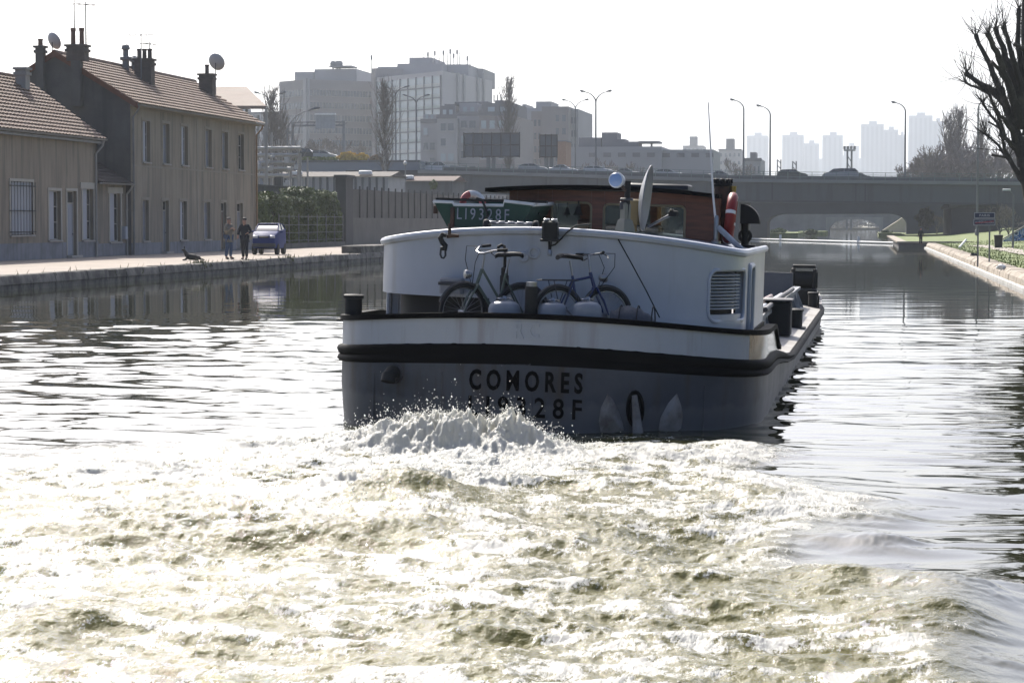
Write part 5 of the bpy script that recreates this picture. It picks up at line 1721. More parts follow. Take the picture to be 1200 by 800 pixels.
leafy_bush('dry_bush', 'brownish bush between the yellow bushes and the poplar', 440, 182, 191, YE + 5, .9, mat('dry_leaf', (.22, .15, .08), .9), 900, 5, zb=ze - .2)
leafy_bush('ivy_bush', 'pale green ivy bush under the motorway bridge left of the pier', 1084, 243, 268, 322, 1.2, mat('pale_ivy', (.14, .15, .06), .8, var=.3), 2500, 6, s=(.1, .2))
leafy_bush('shrub', 'small dark conifer at the end of the reddish shed', 508, 211, 222, 258, .45, M_leaf, 700, 8, s=(.06, .14))
for k, (px, y0, y1, w, lab) in enumerate(((912, 268, 277, 1.8, 'low green shrub on the bank left inside the bridge opening'), (950, 269, 275, 1.4, 'small green shrub on the middle bank under the bridges'), (1038, 270, 277, 1.3, 'low green shrub on the bank before the pale sloping wall'))):
    leafy_bush('bank_shrub', lab, px, y0, y1, 384, w * .8, M_leaf, 700, 70 + k, s=(.12, .25))

# far wood closing the view down the canal, beyond the last bridge: reads as one mass
g = MB(); rng = random.Random(31)
for k in range(9000):
    x = rng.uniform(-45, 60); y = 702 + rng.uniform(0, 45); zt = 6 + 2.5 * math.sin(x * .21) + 1.6 * math.sin(x * .63 + 1)
    p = Vector((x, y, .5 + zt * rng.random() ** .7)); a = rng.uniform(0, 6.28); u = Vector((math.cos(a), .3, math.sin(a))) * rng.uniform(.3, .9); w = Vector((-math.sin(a), .2, math.cos(a))) * rng.uniform(.15, .4)
    g.add([p - u, p - w, p + u, p + w], [(0, 1, 2, 3)])
tag(g.build('far_wood', mat('hazy_twigs', (.24, .24, .235), .9, var=.2, scale=.3), fixn=False), kind='stuff', label='distant grey wood beyond the last arch of the canal')  # distance haze is put into the pale twig colour
# ================================================================== THE BARGE
HEEL = R(1.7)
BM = Matrix.Translation((BX, BY, 0)) @ Matrix.Rotation(R(-.45), 4, 'Z') @ Matrix.Rotation(HEEL, 4, 'Y')
BMI = BM.inverted()
def proj(P):
    v = Vector(P) - CAM
    k = FPX / v.dot(FWD)
    return 600 + v.dot(RGT) * k, 400 - v.dot(UPV) * k
def bY(px, py, yl):
    """barge-local point seen at a photo pixel, on the local plane y = yl"""
    o = BMI @ CAM
    d = BMI.to_3x3() @ ray(px, py)
    return o + d * ((yl - o.y) / d.y)
def bX(px, py, xl):
    o = BMI @ CAM
    d = BMI.to_3x3() @ ray(px, py)
    return o + d * ((xl - o.x) / d.x)
def bthing(name, label, cat, p, rz=0.0, group=None, rx=0.0):
    M = BM @ Matrix.Translation(p) @ Matrix.Rotation(rz, 4, 'Z') @ Matrix.Rotation(rx, 4, 'X')
    t = thing(name, label, cat, group=group)
    t.matrix_world = M
    t.location = M.translation
    t.rotation_euler = M.to_euler()
    return t

M_hull = mat('hull_paint', (0.066, 0.072, 0.086), .5, col2=(.047, .052, .064), mixat=(.4, .65), scale=1.2, bump=.4, bscale=1.8, spec=.3, detail=9, streak=((.05, .034, .024), 5, .50, .68, .6), tide=((.105, .11, .115), .30, .22, .55))
M_black = mat('black_gloss_paint', (.004, .004, .005), .6, var=.4, scale=2, spec=.03, bump=.15, bscale=4)
M_white = mat('white_gloss_paint', (.43, .455, .50), .34, col2=(.375, .395, .435), mixat=(.35, .7), scale=.9, spec=.4, bump=.25, bscale=1.4, streak=((.26, .23, .19), 4, .53, .72, .4))
M_band = mat('grey_white_paint', (.36, .385, .425), .36, col2=(.31, .33, .365), mixat=(.35, .7), scale=.8, spec=.4, bump=.25, bscale=1.5, streak=((.17, .135, .10), 5, .53, .72, .45))
M_deck = mat('deck_paint', (.40, .38, .35), .7, col2=(.30, .27, .24), scale=1.2, bump=.2)
M_wood = mat('varnished_wood', (.21, .066, .030), .35, col2=(.12, .038, .018), mixat=(.35, .65), scale=3, stretch=(1, 1, 9), spec=.5)
M_dkgrey = mat('dark_grey_metal', (.05, .05, .055), .6, var=.3, scale=3)
M_rust = mat('rusty_steel', (.10, .055, .035), .85, col2=(.03, .028, .028), scale=4, bump=.3)
M_black2 = mat('matt_black', (.012, .012, .012), .7, var=.3, scale=3)
M_chrome = mat('bare_metal', (.26, .265, .28), .3, var=.1, metal=.9)
M_rubber = mat('rubber', (.018, .018, .018), .8, var=.2)
M_letter = mat('black_letter_paint', (.003, .003, .004), .7, var=.1, spec=.02)
M_ltwhite = mat('faded_letter_paint', (.25, .265, .30), .6, var=.35, scale=14)
def clear_glass():
    m = bpy.data.materials.new('clear_glass'); m.use_nodes = True
    N, L = m.node_tree.nodes, m.node_tree.links
    N.remove(N['Principled BSDF'])
    t = N.new('ShaderNodeBsdfTransparent'); t.inputs[0].default_value = (.72, .76, .76, 1)
    g = N.new('ShaderNodeBsdfGlossy'); g.inputs['Roughness'].default_value = .03
    f = N.new('ShaderNodeFresnel'); f.inputs[0].default_value = 1.5
    mx = N.new('ShaderNodeMixShader')
    L.new(f.outputs[0], mx.inputs[0]); L.new(t.outputs[0], mx.inputs[1]); L.new(g.outputs[0], mx.inputs[2]); L.new(mx.outputs[0], N['Material Output'].inputs[0])
    return m
M_clear = clear_glass()

HW, SB, LB = 2.38, 2.1, 33.0
def stern_curve(w, b, n=2.7, k=26, ys=0.0):
    """port side round the stern to starboard, denser at the corners"""
    out = []
    for i in range(k + 1):
        a = math.pi * i / k
        c, s = math.cos(a), math.sin(a)
        x = -w * math.copysign(abs(c) ** (2 / n), c)
        y = ys + b * (1 - abs(s) ** (2 / n))
        out.append((x, y))
    return out
def full_plan(w, inset=0.0):
    w2 = w
    st = stern_curve(w2, SB - inset, ys=inset)
    side = [(w2, y) for y in (3.2, 4.2, 5.5, 7, 9, 12, 15, 18, 21, 24, 26)]
    bow = [(w2 * math.cos(math.pi / 2 * i / 9) ** .85, 26 + (LB - 26 - inset) * math.sin(math.pi / 2 * i / 9) ** 1.0) for i in range(1, 9)] + [(0.0, LB - inset)]
    star = side + bow
    port = [(-x, y) for x, y in reversed(star[:-1])]
    return st + star + port
def ss(a, b, x):
    t = min(max((x - a) / (b - a), 0), 1)
    return t * t * (3 - 2 * t)
def zlev(base, x, y):
    f = max(base, 0) / .92
    return base + f * (-.15 * (x / HW) ** 2 * (1 - .0 * ss(2, 6, y)) - .33 * ss(2.8, 9.5, y) + .22 * ss(27, 32, y))
barge = bthing('barge', 'grey hulled river barge with white stern cabin churning up foam', 'barge', (0, 0, 0))

g = MB()
rings = []
for base, w in ((-.8, HW - .12), (-.15, HW - .05), (.15, HW - .02), (.42, HW), (.72, HW)):
    rings.append([(x, y, zlev(base, x, y)) for x, y in full_plan(w)])
g.loft(rings)
g.build('hull', M_hull, barge, local=True, sharp=50)
g = MB()
rings = []
for base, o in ((.70, .0), (.712, .04), (.74, .06), (.785, .045), (.795, .015), (.81, .045), (.87, .065), (.91, .045), (.92, .0)):
    rings.append([(x, y, zlev(base, x, y)) for x, y in full_plan(HW + o)])
g.loft(rings, caps=False)
g.build('rubbing_strake', M_black, barge, local=True, sharp=60)
# deck: strips across the hull
fp = full_plan(HW - .02)
half = [p for p in fp if p[0] >= -1e-9][:]
ns = 14
st_r = sorted([p for p in fp if p[0] > 1e-6], key=lambda p: p[1])
g = MB()
rows = []
for x, y in [(0.02, .0)] + st_r + [(.02, LB - .02)]:
    rows.append([(x * (1 - 2 * k / 6), y, zlev(.90, x * (1 - 2 * k / 6), y)) for k in range(7)])
g.loft(rows, closed=False)
g.build('deck', M_deck, barge, local=True, sharp=60)

def shell(mb, pts, zl, zh, o0, o1):
    """upright strip along plan points, between two offsets from the line"""
    rings = []
    for i, (x, y) in enumerate(pts):
        a, b = pts[max(i - 1, 0)], pts[min(i + 1, len(pts) - 1)]
        tx, ty = b[0] - a[0], b[1] - a[1]
        L = math.hypot(tx, ty) or 1
        nx, ny = ty / L, -tx / L
        l, h = zl(x, y), zh(x, y)
        rings.append([(x + nx * o1, y + ny * o1, l), (x + nx * o1, y + ny * o1, h), (x + nx * o0, y + ny * o0, h), (x + nx * o0, y + ny * o0, l)])
    mb.loft(rings)
stc = stern_curve(HW, SB, k=60)
def bul_top(x, y):
    return zlev(.92, x, y) + .255 * (1 - ss(3.4, 4.9, y)) + .01
ext = [2.6, 3.2, 3.6, 4.0, 4.4, 4.7, 5.0]
port_line = [(-HW, y) for y in reversed(ext)]
star_line = [(HW, y) for y in ext]
cut = next(i for i, p in enumerate(stc) if p[0] > HW * .93)
g = MB(); shell(g, port_line + stc[:cut + 1], lambda x, y: zlev(.915, x, y), bul_top, -.05, 0)
g.build('bulwark', M_band, barge, local=True, sharp=50)
g = MB(); shell(g, stc[cut:] + star_line, lambda x, y: zlev(.915, x, y), bul_top, -.05, .001)
g.build('quarter_bulwark', mat('reflection_streaked_gloss', (.035, .042, .03), .12, col2=(.20, .20, .16), mixat=(.5, .8), scale=2.5, stretch=(4, 4, .3), spec=.7), barge, local=True, sharp=50)  # pale upright streaks paint reflections into the dark gloss colour
g = MB(); shell(g, port_line + stc + star_line, lambda x, y: bul_top(x, y) - .002, lambda x, y: bul_top(x, y) + .055, -.08, .03)
g.build('bulwark_rail', M_black, barge, local=True, sharp=50)

def stern_pt(px, py, off=0.0, w=HW):
    y = 0.0
    for _ in range(8):
        p = bY(px, py, y)
        q = min(abs(p.x) / w, .999)
        y = SB * (1 - (1 - q ** 2.7) ** (1 / 2.7)) - off
    return bY(px, py, y)
def hull_lettering(name, txt, px0, px1, py0, py1, m, off, w=HW, bold=.02, tracking=1.0, slope=0.0, parent=None):
    c0, c1 = stern_pt(px0, (py0 + py1) / 2, w=w), stern_pt(px1, (py0 + py1) / 2, w=w)
    zt, zb = stern_pt((px0 + px1) / 2, py0, w=w).z, stern_pt((px0 + px1) / 2, py1, w=w).z
    vs, fs = text_mesh(txt, zt - zb, c1.x - c0.x, depth=.012, bold=bold, tracking=tracking)
    cx, cz = (c0.x + c1.x) / 2, (zt + zb) / 2
    out = []
    for v in vs:
        x = cx + v.x
        y = SB * (1 - (1 - min(abs(x) / w, .999) ** 2.7) ** (1 / 2.7))
        crown = -.15 * ((x / HW) ** 2 - (cx / HW) ** 2) * .6
        out.append((x, y - off - v.z, cz + v.y + crown))
    mb = MB(); mb.add(out, fs)
    return mb.build(name, m, parent or barge, local=True, sharp=20)
hull_lettering('name_lettering', 'COMORES', 550, 683, 434, 458.5, M_letter, .004, bold=.028, tracking=1.55)
hull_lettering('registration_lettering', 'LI9328F', 549, 682, 465, 489, M_letter, .004, bold=.012, tracking=1.55)
hull_lettering('initials_lettering', 'R C', 603, 632, 376.5, 397, M_band, .001, bold=.02, tracking=1.0)

# weld seams between the plates
for q in (-1.75, -.95, .03, 1.05, 1.8):
    g = MB()
    def sy(x): return SB * (1 - (1 - min(abs(x) / HW, .999) ** 2.7) ** (1 / 2.7))
    g.path([(q, sy(q) - .001, z) for z in (-.1, .2, .4, .62 - .15 * (q / HW) ** 2)], .006, 5); g.build('weld_seam', M_hull, barge, local=True)
# anchor housed against the stern
def leaf(mb, pts, th):
    P = [stern_pt(px, py, .015) for px, py in pts]
    n = len(P)
    c = sum(P, Vector()) / n
    ridge = [p.lerp(c, .55) - Vector((0, th, 0)) for p in P]
    mb.loft([[p + Vector((0, .03, 0)) for p in P], P, ridge])
anc = bthing('anchor', 'two-fluked steel anchor stowed against the grey stern above the water', 'anchor', (0, 0, 0))
M_anch = mat('galvanised_anchor', (.22, .215, .21), .75, col2=(.12, .105, .095), scale=4, bump=.3)
for pts in (((712, 461), (718, 468), (725, 482), (730, 497), (731, 504), (718, 508), (704, 506), (701.5, 494), (704, 478)),
            ((793, 461), (798, 474), (800, 488), (798, 502), (790, 508), (779, 513), (771.5, 503), (774, 489), (783, 472))):
    g = MB(); leaf(g, pts, .06); g.build('fluke', M_anch, anc, local=True)
g = MB(); a, b = stern_pt(743.5, 463, .06), stern_pt(748, 512, .08); g.path([a, a.lerp(b, .5), b], [.028, .045, .06], 8)
g.build('shank', M_anch, anc, local=True)
g = MB(); ring = []
for k in range(20):
    a = 2 * math.pi * k / 20
    ring.append(stern_pt(744.5 + 8.5 * math.cos(a), 479 + 20 * math.sin(a), .012))
g.path(ring + [ring[0]], .022, 6); g.build('hawse_ring', M_black, barge, local=True)
g = MB(); c = sum(ring, Vector()) / 20; g.prism([p + Vector((0, .008, 0)) for p in ring], (0, -.004, 0)); g.build('hawse_recess', M_black2, barge, local=True)
# exhaust outlet at the port quarter
p = stern_pt(463, 437)
n_ = Vector((-.35, -1, .1)).normalized()
g = MB(); g.path([p - n_ * .1, p + n_ * .07, p + n_ * .13 + Vector((0, 0, -.04)), p + n_ * .15 + Vector((0, 0, -.1))], [.075, .08, .08, .075], 12)
g.build('exhaust_outlet', M_black2, barge, local=True)
g = MB(); g.path([p - n_ * .02, p + n_ * .02], [.11, .11], 12); g.build('outlet_flange', M_dkgrey, barge, local=True)

# ---------------------------------------------------------------- aft cabin
CW, CY, CB = 2.07, 1.0, 1.55
cpts = [(-CW, y) for y in (7.0, 5.5, 4.2, 3.2)] + stern_curve(CW, CB, n=2.6, k=90, ys=CY) + [(CW, y) for y in (3.2, 4.2, 5.5, 7.0)]
cum = [0.0]
for a, b in zip(cpts, cpts[1:]): cum.append(cum[-1] + math.hypot(b[0] - a[0], b[1] - a[1]))
def cab(s):
    s = min(max(s, 0), cum[-1])
    for i in range(len(cum) - 1):
        if s <= cum[i + 1] or i == len(cum) - 2:
            f = (s - cum[i]) / max(cum[i + 1] - cum[i], 1e-9)
            a, b = cpts[i], cpts[i + 1]
            L = math.hypot(b[0] - a[0], b[1] - a[1]) or 1
            return a[0] + (b[0] - a[0]) * f, a[1] + (b[1] - a[1]) * f, (b[1] - a[1]) / L, -(b[0] - a[0]) / L
def roof_top(x, y):
    return 2.10 - .19 * (x / CW) ** 2 + .0 * y
def s_at(px, z, lo=None, hi=None):
    best = None
    for i in range(800):
        s = cum[-1] * i / 799
        if (lo is not None and s < lo) or (hi is not None and s > hi): continue
        x, y, _, _ = cab(s)
        e = abs(proj(BM @ Vector((x, y, z)))[0] - px)
        if best is None or e < best[0]: best = (e, s)
    return best[1]
def z_at(px, py, s):
    x, y, _, _ = cab(s)
    return bY(px, py, y).z
s_mid = cum[-1] / 2
sL0 = s_at(448, 1.6, lo=4.0 - 1.2, hi=s_mid); sR_side = None
sa, sb_ = s_at(831, 1.6, lo=s_mid, hi=s_mid + 2.3), s_at(872, 1.6, lo=s_mid, hi=s_mid + 3.0)
wz0, wz1 = z_at(850, 376, (sa + sb_) / 2), z_at(850, 316, (sa + sb_) / 2)
sd0, sd1 = s_mid + 3.02, s_mid + 3.62
hk0, hk1 = s_at(492, 1.2, hi=s_mid), s_at(572, 1.2, hi=s_mid)
hz = z_at(532, 343, (hk0 + hk1) / 2)
sd0, sd1 = s_at(876, 1.4, lo=sb_ + .05), s_at(886, 1.4, lo=sb_ + .2)
if sd1 - sd0 > .8: sd1 = sd0 + .8
sl0, sl1 = s_at(445.5, 1.4, hi=s_mid), s_at(458, 1.4, hi=s_mid)
sl0 = min(sl0, sl1 - .42)
chole_side = (sl0, sl1, .80, bY(450, 314, 2.0).z, 'side')
chole_door = (sd0, sd1, .9, wz1 + .02, 'door')
print('HOLES', s_mid, sa, sb_, sd0, sd1, sl0, sl1)
choles = [(sa, sb_, wz0, wz1, 'louvre'), chole_door, (hk0, hk1, .80, hz, 'hatch'), chole_side]
g = MB()
ss_ = sorted({0.0, cum[-1], *[h[0] for h in choles], *[h[1] for h in choles], *[cum[-1] * i / 110 for i in range(111)]})
zs_ = sorted({.70, 1.80, *[h[2] for h in choles], *[h[3] for h in choles]})
t_ = .09
for a, b in zip(ss_, ss_[1:]):
    if b - a < 1e-5: continue
    xa, ya, nxa, nya = cab(a); xb, yb, nxb, nyb = cab(b)
    for c, d in list(zip(zs_, zs_[1:])) + [(1.80, None)]:
        m_s, m_z = (a + b) / 2, (c + (d or 1.9)) / 2
        if any(h[0] < m_s < h[1] and h[2] < m_z < h[3] for h in choles): continue
        da, db = (d, d) if d else (roof_top(xa, ya), roof_top(xb, yb))
        g.quad((xa, ya, c), (xb, yb, c), (xb, yb, db), (xa, ya, da))
for (a, b, c, d, kind) in choles:
    n = 8
    for i in range(n):
        p, q = cab(a + (b - a) * i / n), cab(a + (b - a) * (i + 1) / n)
        for z in (c, d):
            g.quad((p[0], p[1], z), (q[0], q[1], z), (q[0] - q[2] * t_, q[1] - q[3] * t_, z), (p[0] - p[2] * t_, p[1] - p[3] * t_, z))
    for s in (a, b):
        p = cab(s); g.quad((p[0], p[1], c), (p[0], p[1], d), (p[0] - p[2] * t_, p[1] - p[3] * t_, d), (p[0] - p[2] * t_, p[1] - p[3] * t_, c))
bm_merge = g.build('cabin_wall', M_white, barge, local=True, sharp=30, fixn=False)
import bmesh
_bm = bmesh.new(); _bm.from_mesh(bm_merge.data); bmesh.ops.remove_doubles(_bm, verts=_bm.verts, dist=1e-4); bmesh.ops.recalc_face_normals(_bm, faces=_bm.faces); _bm.to_mesh(bm_merge.data); _bm.free()
bm_merge.data.shade_smooth(); bm_merge.data.set_sharp_from_angle(angle=R(35))
def cstrip(mb, a, b, z0, z1, o0, o1, n=10):
    rings = []
    for i in range(n + 1):
        x, y, nx, ny = cab(a + (b - a) * i / n)
        rings.append([(x + nx * o1, y + ny * o1, z0), (x + nx * o1, y + ny * o1, z1), (x + nx * o0, y + ny * o0, z1), (x + nx * o0, y + ny * o0, z0)])
    mb.loft(rings)
def rounded_frame(mb, a, b, c, d, r=.09, rad=.03, off=.01):
    pts = []
    for (cs, cz, a0) in ((b - r, d - r, 0), (a + r, d - r, 90), (a + r, c + r, 180), (b - r, c + r, 270)):
        for k in range(6):
            an = R(a0 + 18 * k)
            x, y, nx, ny = cab(cs + r * math.cos(an)); pts.append((x + nx * off, y + ny * off, cz + r * math.sin(an)))
    pts.append(pts[0]); pts.append(pts[1])
    mb.path(pts, rad, 8, caps=False)
def corner_fill(mb, a, b, c, d, r=.09, off=.002):
    for (cs, cz, a0, ks, kz) in ((b, d, 0, b - r, d - r), (a, d, 90, a + r, d - r), (a, c, 180, a + r, c + r), (b, c, 270, b - r, c + r)):
        def P(s, z):
            x, y, nx, ny = cab(s); return (x + nx * off, y + ny * off, z)
        arc = [P(ks + r * math.cos(R(a0 + 18 * k)), kz + r * math.sin(R(a0 + 18 * k))) for k in range(6)]
        for k in range(5): mb.add([P(cs, cz), arc[k], arc[k + 1]], [(0, 1, 2)])
M_whitesh = M_white
lw = thing_part('louvre_window', barge)
a, b, c, d, _k = choles[0]
g = MB(); rounded_frame(g, a, b, c, d, .12, .022, off=.0); corner_fill(g, a, b, c, d, .12); g.build('frame', M_white, lw, local=True, fixn=False)
g = MB(); cstrip(g, a - .02, b + .02, c - .02, d + .02, -.16, -.13); g.build('backing', M_black2, lw, local=True)
g = MB()
nsl = 11
for k in range(nsl):
    z = c + .14 + (d - c - .2) * k / (nsl - 1)
    rings = []
    for i in range(8):
        x, y, nx, ny = cab(a + .02 + (b - a - .16) * i / 7)
        rings.append([(x - nx * .03, y - ny * .03, z - .006), (x - nx * .03, y - ny * .03, z + .001), (x - nx * .10, y - ny * .10, z + .020), (x - nx * .10, y - ny * .10, z + .012)])
    g.loft(rings)
g.build('louvre', mat('louvre_slat', (.50, .51, .52), .4), lw, local=True)
g = MB(); cstrip(g, a + .01, b - .02, c + .01, c + .075, -.10, -.02); g.build('louvre_rail', M_white, lw, local=True)
# deck hatch opening (dark, low) and side doorways
a, b, c, d, _k = choles[2]
g = MB(); cstrip(g, a - .05, b + .05, c, d + .05, -.22, -.20); corner_fill(g, a, b, c, d, .17); g.build('hatch_recess', M_black2, barge, local=True, fixn=False)
for idx in (1, 3):
    a, b, c, d, _k = choles[idx]
    sd = thing_part('side_window', barge)
    g = MB(); rounded_frame(g, a, b, c, d, .10, .035); corner_fill(g, a, b, c, d, .10); g.build('frame', M_white, sd, local=True, fixn=False)
    g = MB(); cstrip(g, a - .02, b + .02, c - .02, d + .02, -.16, -.13); g.build('backing', M_black2, sd, local=True)
# roof sheet and its rounded white edge
g = MB()
rows = []
n2 = len(cpts) // 2
for i in range(n2 + 1):
    xl, yl = cpts[i]; xr_, yr_ = cpts[-1 - i]
    rows.append([(xl + (xr_ - xl) * k / 12, yl, roof_top(xl + (xr_ - xl) * k / 12, yl)) for k in range(13)])
g.loft(rows, closed=False); g.build('cabin_roof', M_band, barge, local=True)
g = MB()
pts = [(x, y, roof_top(x, y) + .0) for x, y in cpts]
g.path(pts, .045, 8); g.build('roof_edge', M_white, barge, local=True)
g = MB()
for i in range(0, len(cpts) - 1):
    pass
cst = [(x, y) for x, y in cpts]
shell(g, cst, lambda x, y: .80, lambda x, y: .95, -.02, .025)
g.build('skirting', M_black, barge, local=True)
# faint pad eyes welded on the wall
g = MB()
for px, py, r in ((625, 296, .055), (613, 301, .045)):
    s = s_at(px, 1.8, hi=s_mid + 1); x, y, nx, ny = cab(s); z = z_at(px, py, s)
    g.torus(Matrix.Translation((x + nx * .005, y + ny * .005, z)) @ Matrix.Rotation(R(90), 4, 'X'), r, .018, 16, 6)
g.build('pad_eye', M_white, barge, local=True)

# ---------------------------------------------------------------- wheelhouse
WY0, WY1 = 4.7, 7.4
wl_, wr_ = bY(596, 260, WY0).x, bY(843, 270, WY0).x
wzb, wzt = 1.9, bY(700, 224, WY0).z
wh = thing_part('wheelhouse', barge)
def wall_y(mb, y, x0, x1, z0, z1, holes, t):
    xs = sorted({x0, x1, *[h[0] for h in holes], *[h[1] for h in holes]}); zs = sorted({z0, z1, *[h[2] for h in holes], *[h[3] for h in holes]})
    for a, b in zip(xs, xs[1:]):
        for c, d in zip(zs, zs[1:]):
            if not any(h[0] < (a + b) / 2 < h[1] and h[2] < (c + d) / 2 < h[3] for h in holes):
                mb.span((a + .0005, y, c), (b - .0005, y + t, d))
h1a, h1b = bY(646, 275, WY0), bY(693, 238, WY0)
h2a, h2b = bY(707, 278, WY0), bY(803, 240, WY0)
H1 = (h1a.x, h1b.x, h1a.z, h1b.z); H2 = (h2a.x, h2b.x, h2a.z - .05, h2b.z - .02)
H0 = (wl_ + .1, h1a.x - .18, h1a.z, h1b.z)
g = MB(); wall_y(g, WY0, wl_, wr_, wzb, wzt, [H0, H1, H2], .05)
wall_y(g, WY1 - .05, wl_, wr_, wzb, wzt, [(wl_ + .12, -.45, 2.02, wzt - .14), (-.3, .5, 2.02, wzt - .14), (.65, wr_ - .12, 2.02, wzt - .14)], .05)
for x in (wl_ + .002, wr_ - .052):
    for (ya, yb, za, zb_) in ((WY0 + .051, WY1 - .051, wzb, 2.02), (WY0 + .051, WY1 - .051, wzt - .14, wzt), (WY0 + .051, WY0 + .25, 2.02, wzt - .14), (6.0, 6.15, 2.02, wzt - .14), (WY1 - .25, WY1 - .051, 2.02, wzt - .14)):
        g.span((x, ya, za), (x + .05, yb, zb_))
g.build('wheelhouse_wall', M_wood, wh, local=True)
for H in (H0, H1, H2): MB().span((H[0], WY0 + .02, H[2]), (H[1], WY0 + .026, H[3])).build('window_pane', M_clear, wh, local=True)
for x0, x1 in ((wl_ + .12, -.45), (-.3, .5), (.65, wr_ - .12)): MB().span((x0, WY1 - .03, 2.02), (x1, WY1 - .024, wzt - .14)).build('window_pane', M_clear, wh, local=True)
g = MB()
for H in (H0, H1, H2):
    pts = []
    r = .06
    for (cx_, cz_, a0) in ((H[1] - r, H[3] - r, 0), (H[0] + r, H[3] - r, 90), (H[0] + r, H[2] + r, 180), (H[1] - r, H[2] + r, 270)):
        for k in range(5): pts.append((cx_ + r * math.cos(R(a0 + 22.5 * k)), WY0 - .005, cz_ + r * math.sin(R(a0 + 22.5 * k))))
    pts += pts[:2]
    g.path(pts, .016, 6, caps=False)
g.build('window_frame', mat('pale_wood_trim', (.30, .24, .15), .5), wh, local=True)
g = MB()
x0, x1 = wl_ - .26, wr_ + .0
rows = []
for i, y in enumerate((WY0 - .30, WY0 - .28, WY1 + .2, WY1 + .22)):
    pass
sec = [(x0 + (x1 - x0) * k / 12, wzt + .07 - .07 * ((k - 6) / 6) ** 2) for k in range(13)]
ring = [(x, z) for x, z in sec] + [(x, z - .05) for x, z in reversed(sec)]
g.loft([[(x, WY0 - .30, z) for x, z in ring], [(x, WY1 + .25, z) for x, z in ring]])
g.build('wheelhouse_roof', M_black, wh, local=True)
g = MB(); g.cbox((bY(775, 220, 6.0).x, 6.0, wzt + .09), (.75, .8, .07), .02); g.build('roof_hatch', M_dkgrey, wh, local=True)
g = MB(); g.cbox((.35, 6.4, 2.02), (.8, .5, .3), .04); g.build('console', M_dkgrey, wh, local=True)

# ---------------------------------------------------------------- hold, side decks and bow
M_coam = mat('coaming_paint', (.30, .32, .34), .6, col2=(.16, .16, .16), scale=1.5)
hold = thing_part('cargo_hold', barge)
def zc(y): return zlev(.90, HW, y)
for s in (-1, 1):
    g = MB()
    rings = []
    for y in (8.5, 12, 16, 20, 24, 26.2):
        z = zc(y)
        rings.append([(s * 1.86, y, z - .05), (s * 1.86, y, z + .38), (s * 1.92, y, z + .40), (s * 1.92, y, z + .46), (s * 1.76, y, z + .46), (s * 1.78, y, z - .05)])
    g.loft(rings); g.build('coaming', M_coam, hold, local=True)
    y = 9.4
    while y < 26:
        g = MB(); g.prism([(s * 1.865, y, zc(y)), (s * 2.02, y, zc(y)), (s * 1.865, y, zc(y) + .37)], (0, .03, 0)); g.build('coaming_bracket', M_coam, hold, local=True); y += 1.5
M_bulk = mat('bulkhead_grey', (.11, .115, .125), .7, var=.2)
MB().span((-1.76, 8.4, .3), (1.76, 8.5, zc(8.5) + .42)).build('hold_bulkhead', M_bulk, hold, local=True)
MB().span((-1.76, 25.9, .3), (1.76, 26.0, zc(26) + .75)).build('hold_bulkhead', M_bulk, hold, local=True)
g = MB()
xs_ = np.linspace(-1.74, 1.74, 24); ys_ = np.linspace(8.6, 25.8, 90)
XX, YY = np.meshgrid(xs_, ys_)
ZZ = .20 + .42 * np.exp(-(XX / 1.3) ** 2) * (.55 + .45 * np.sin(YY * .9 + 1)) + .10 * gnoise(XX * 1.3, YY * 1.3, 3) + .05 * gnoise(XX * 4, YY * 4, 5)
g.add(np.stack([XX, YY, ZZ], -1).reshape(-1, 3).tolist(), [(j * 24 + i, j * 24 + i + 1, (j + 1) * 24 + i + 1, (j + 1) * 24 + i) for j in range(89) for i in range(23)])
tag(g.build('cargo', mat('scrap_cargo', (.17, .10, .07), .95, col2=(.07, .05, .04), scale=3, bump=.9, bscale=9), hold, local=True))
# loose poles lying on the starboard coaming
for k, (y0, y1, dx, dz, m) in enumerate(((9.5, 19, -.02, .50, M_band), (11, 22, .07, .52, M_dkgrey), (10, 17, -.12, .53, M_wood))):
    tag(MB().path([(0, 0, 0), (0, (y1 - y0) / 2, .02), (0, y1 - y0, 0)], .04, 8).build('deck_pole', m, local=True, loc=(0, 0, 0)), ('long pale pole lying along the starboard hold edge', 'long dark pole lying along the starboard hold edge', 'short brown pole lying along the starboard hold edge')[k], 'pole')
    o = bpy.context.scene.objects[-1] if False else COL.objects[-1]
    M = BM @ Matrix.Translation((1.84 + dx, y0, zc(y0) + dz)); o.location = M.translation; o.rotation_euler = M.to_euler()
g = MB()
shell(g, [p for p in full_plan(HW) if p[1] > 24 and p[0] >= -1e-6] , lambda x, y: zlev(.92, x, y), lambda x, y: zlev(.92, x, y) + .22 * ss(24, 28, y), -.05, .0)
shell(g, [p for p in full_plan(HW) if p[1] > 24 and p[0] <= 1e-6], lambda x, y: zlev(.92, x, y), lambda x, y: zlev(.92, x, y) + .22 * ss(24, 28, y), -.05, .0)
g.build('bow_bulwark', M_deck, barge, local=True)
wp_ = bY(941, 357, 27.5)
win = bthing('anchor_winch', 'tall black anchor winch standing on the far bow deck', 'winch', (wp_.x, 27.5, zlev(.9, wp_.x, 27.5)))
win.scale = (.66, .66, .72)
g = MB(); g.cbox((0, 0, .22), (.9, 1.0, .5), .05); g.build('winch_bed', M_black2, win, local=True)
g = MB(); g.path([(-.45, 0, .72), (.45, 0, .72)], .26, 14); g.build('drum', M_black2, win, local=True)
g = MB(); g.cbox((.35, .1, .62), (.12, .8, .9), .03); g.cbox((-.35, .1, .62), (.12, .8, .9), .03); g.cbox((0, .1, 1.12), (.75, .5, .1), .02); g.build('winch_frame', M_black2, win, local=True)
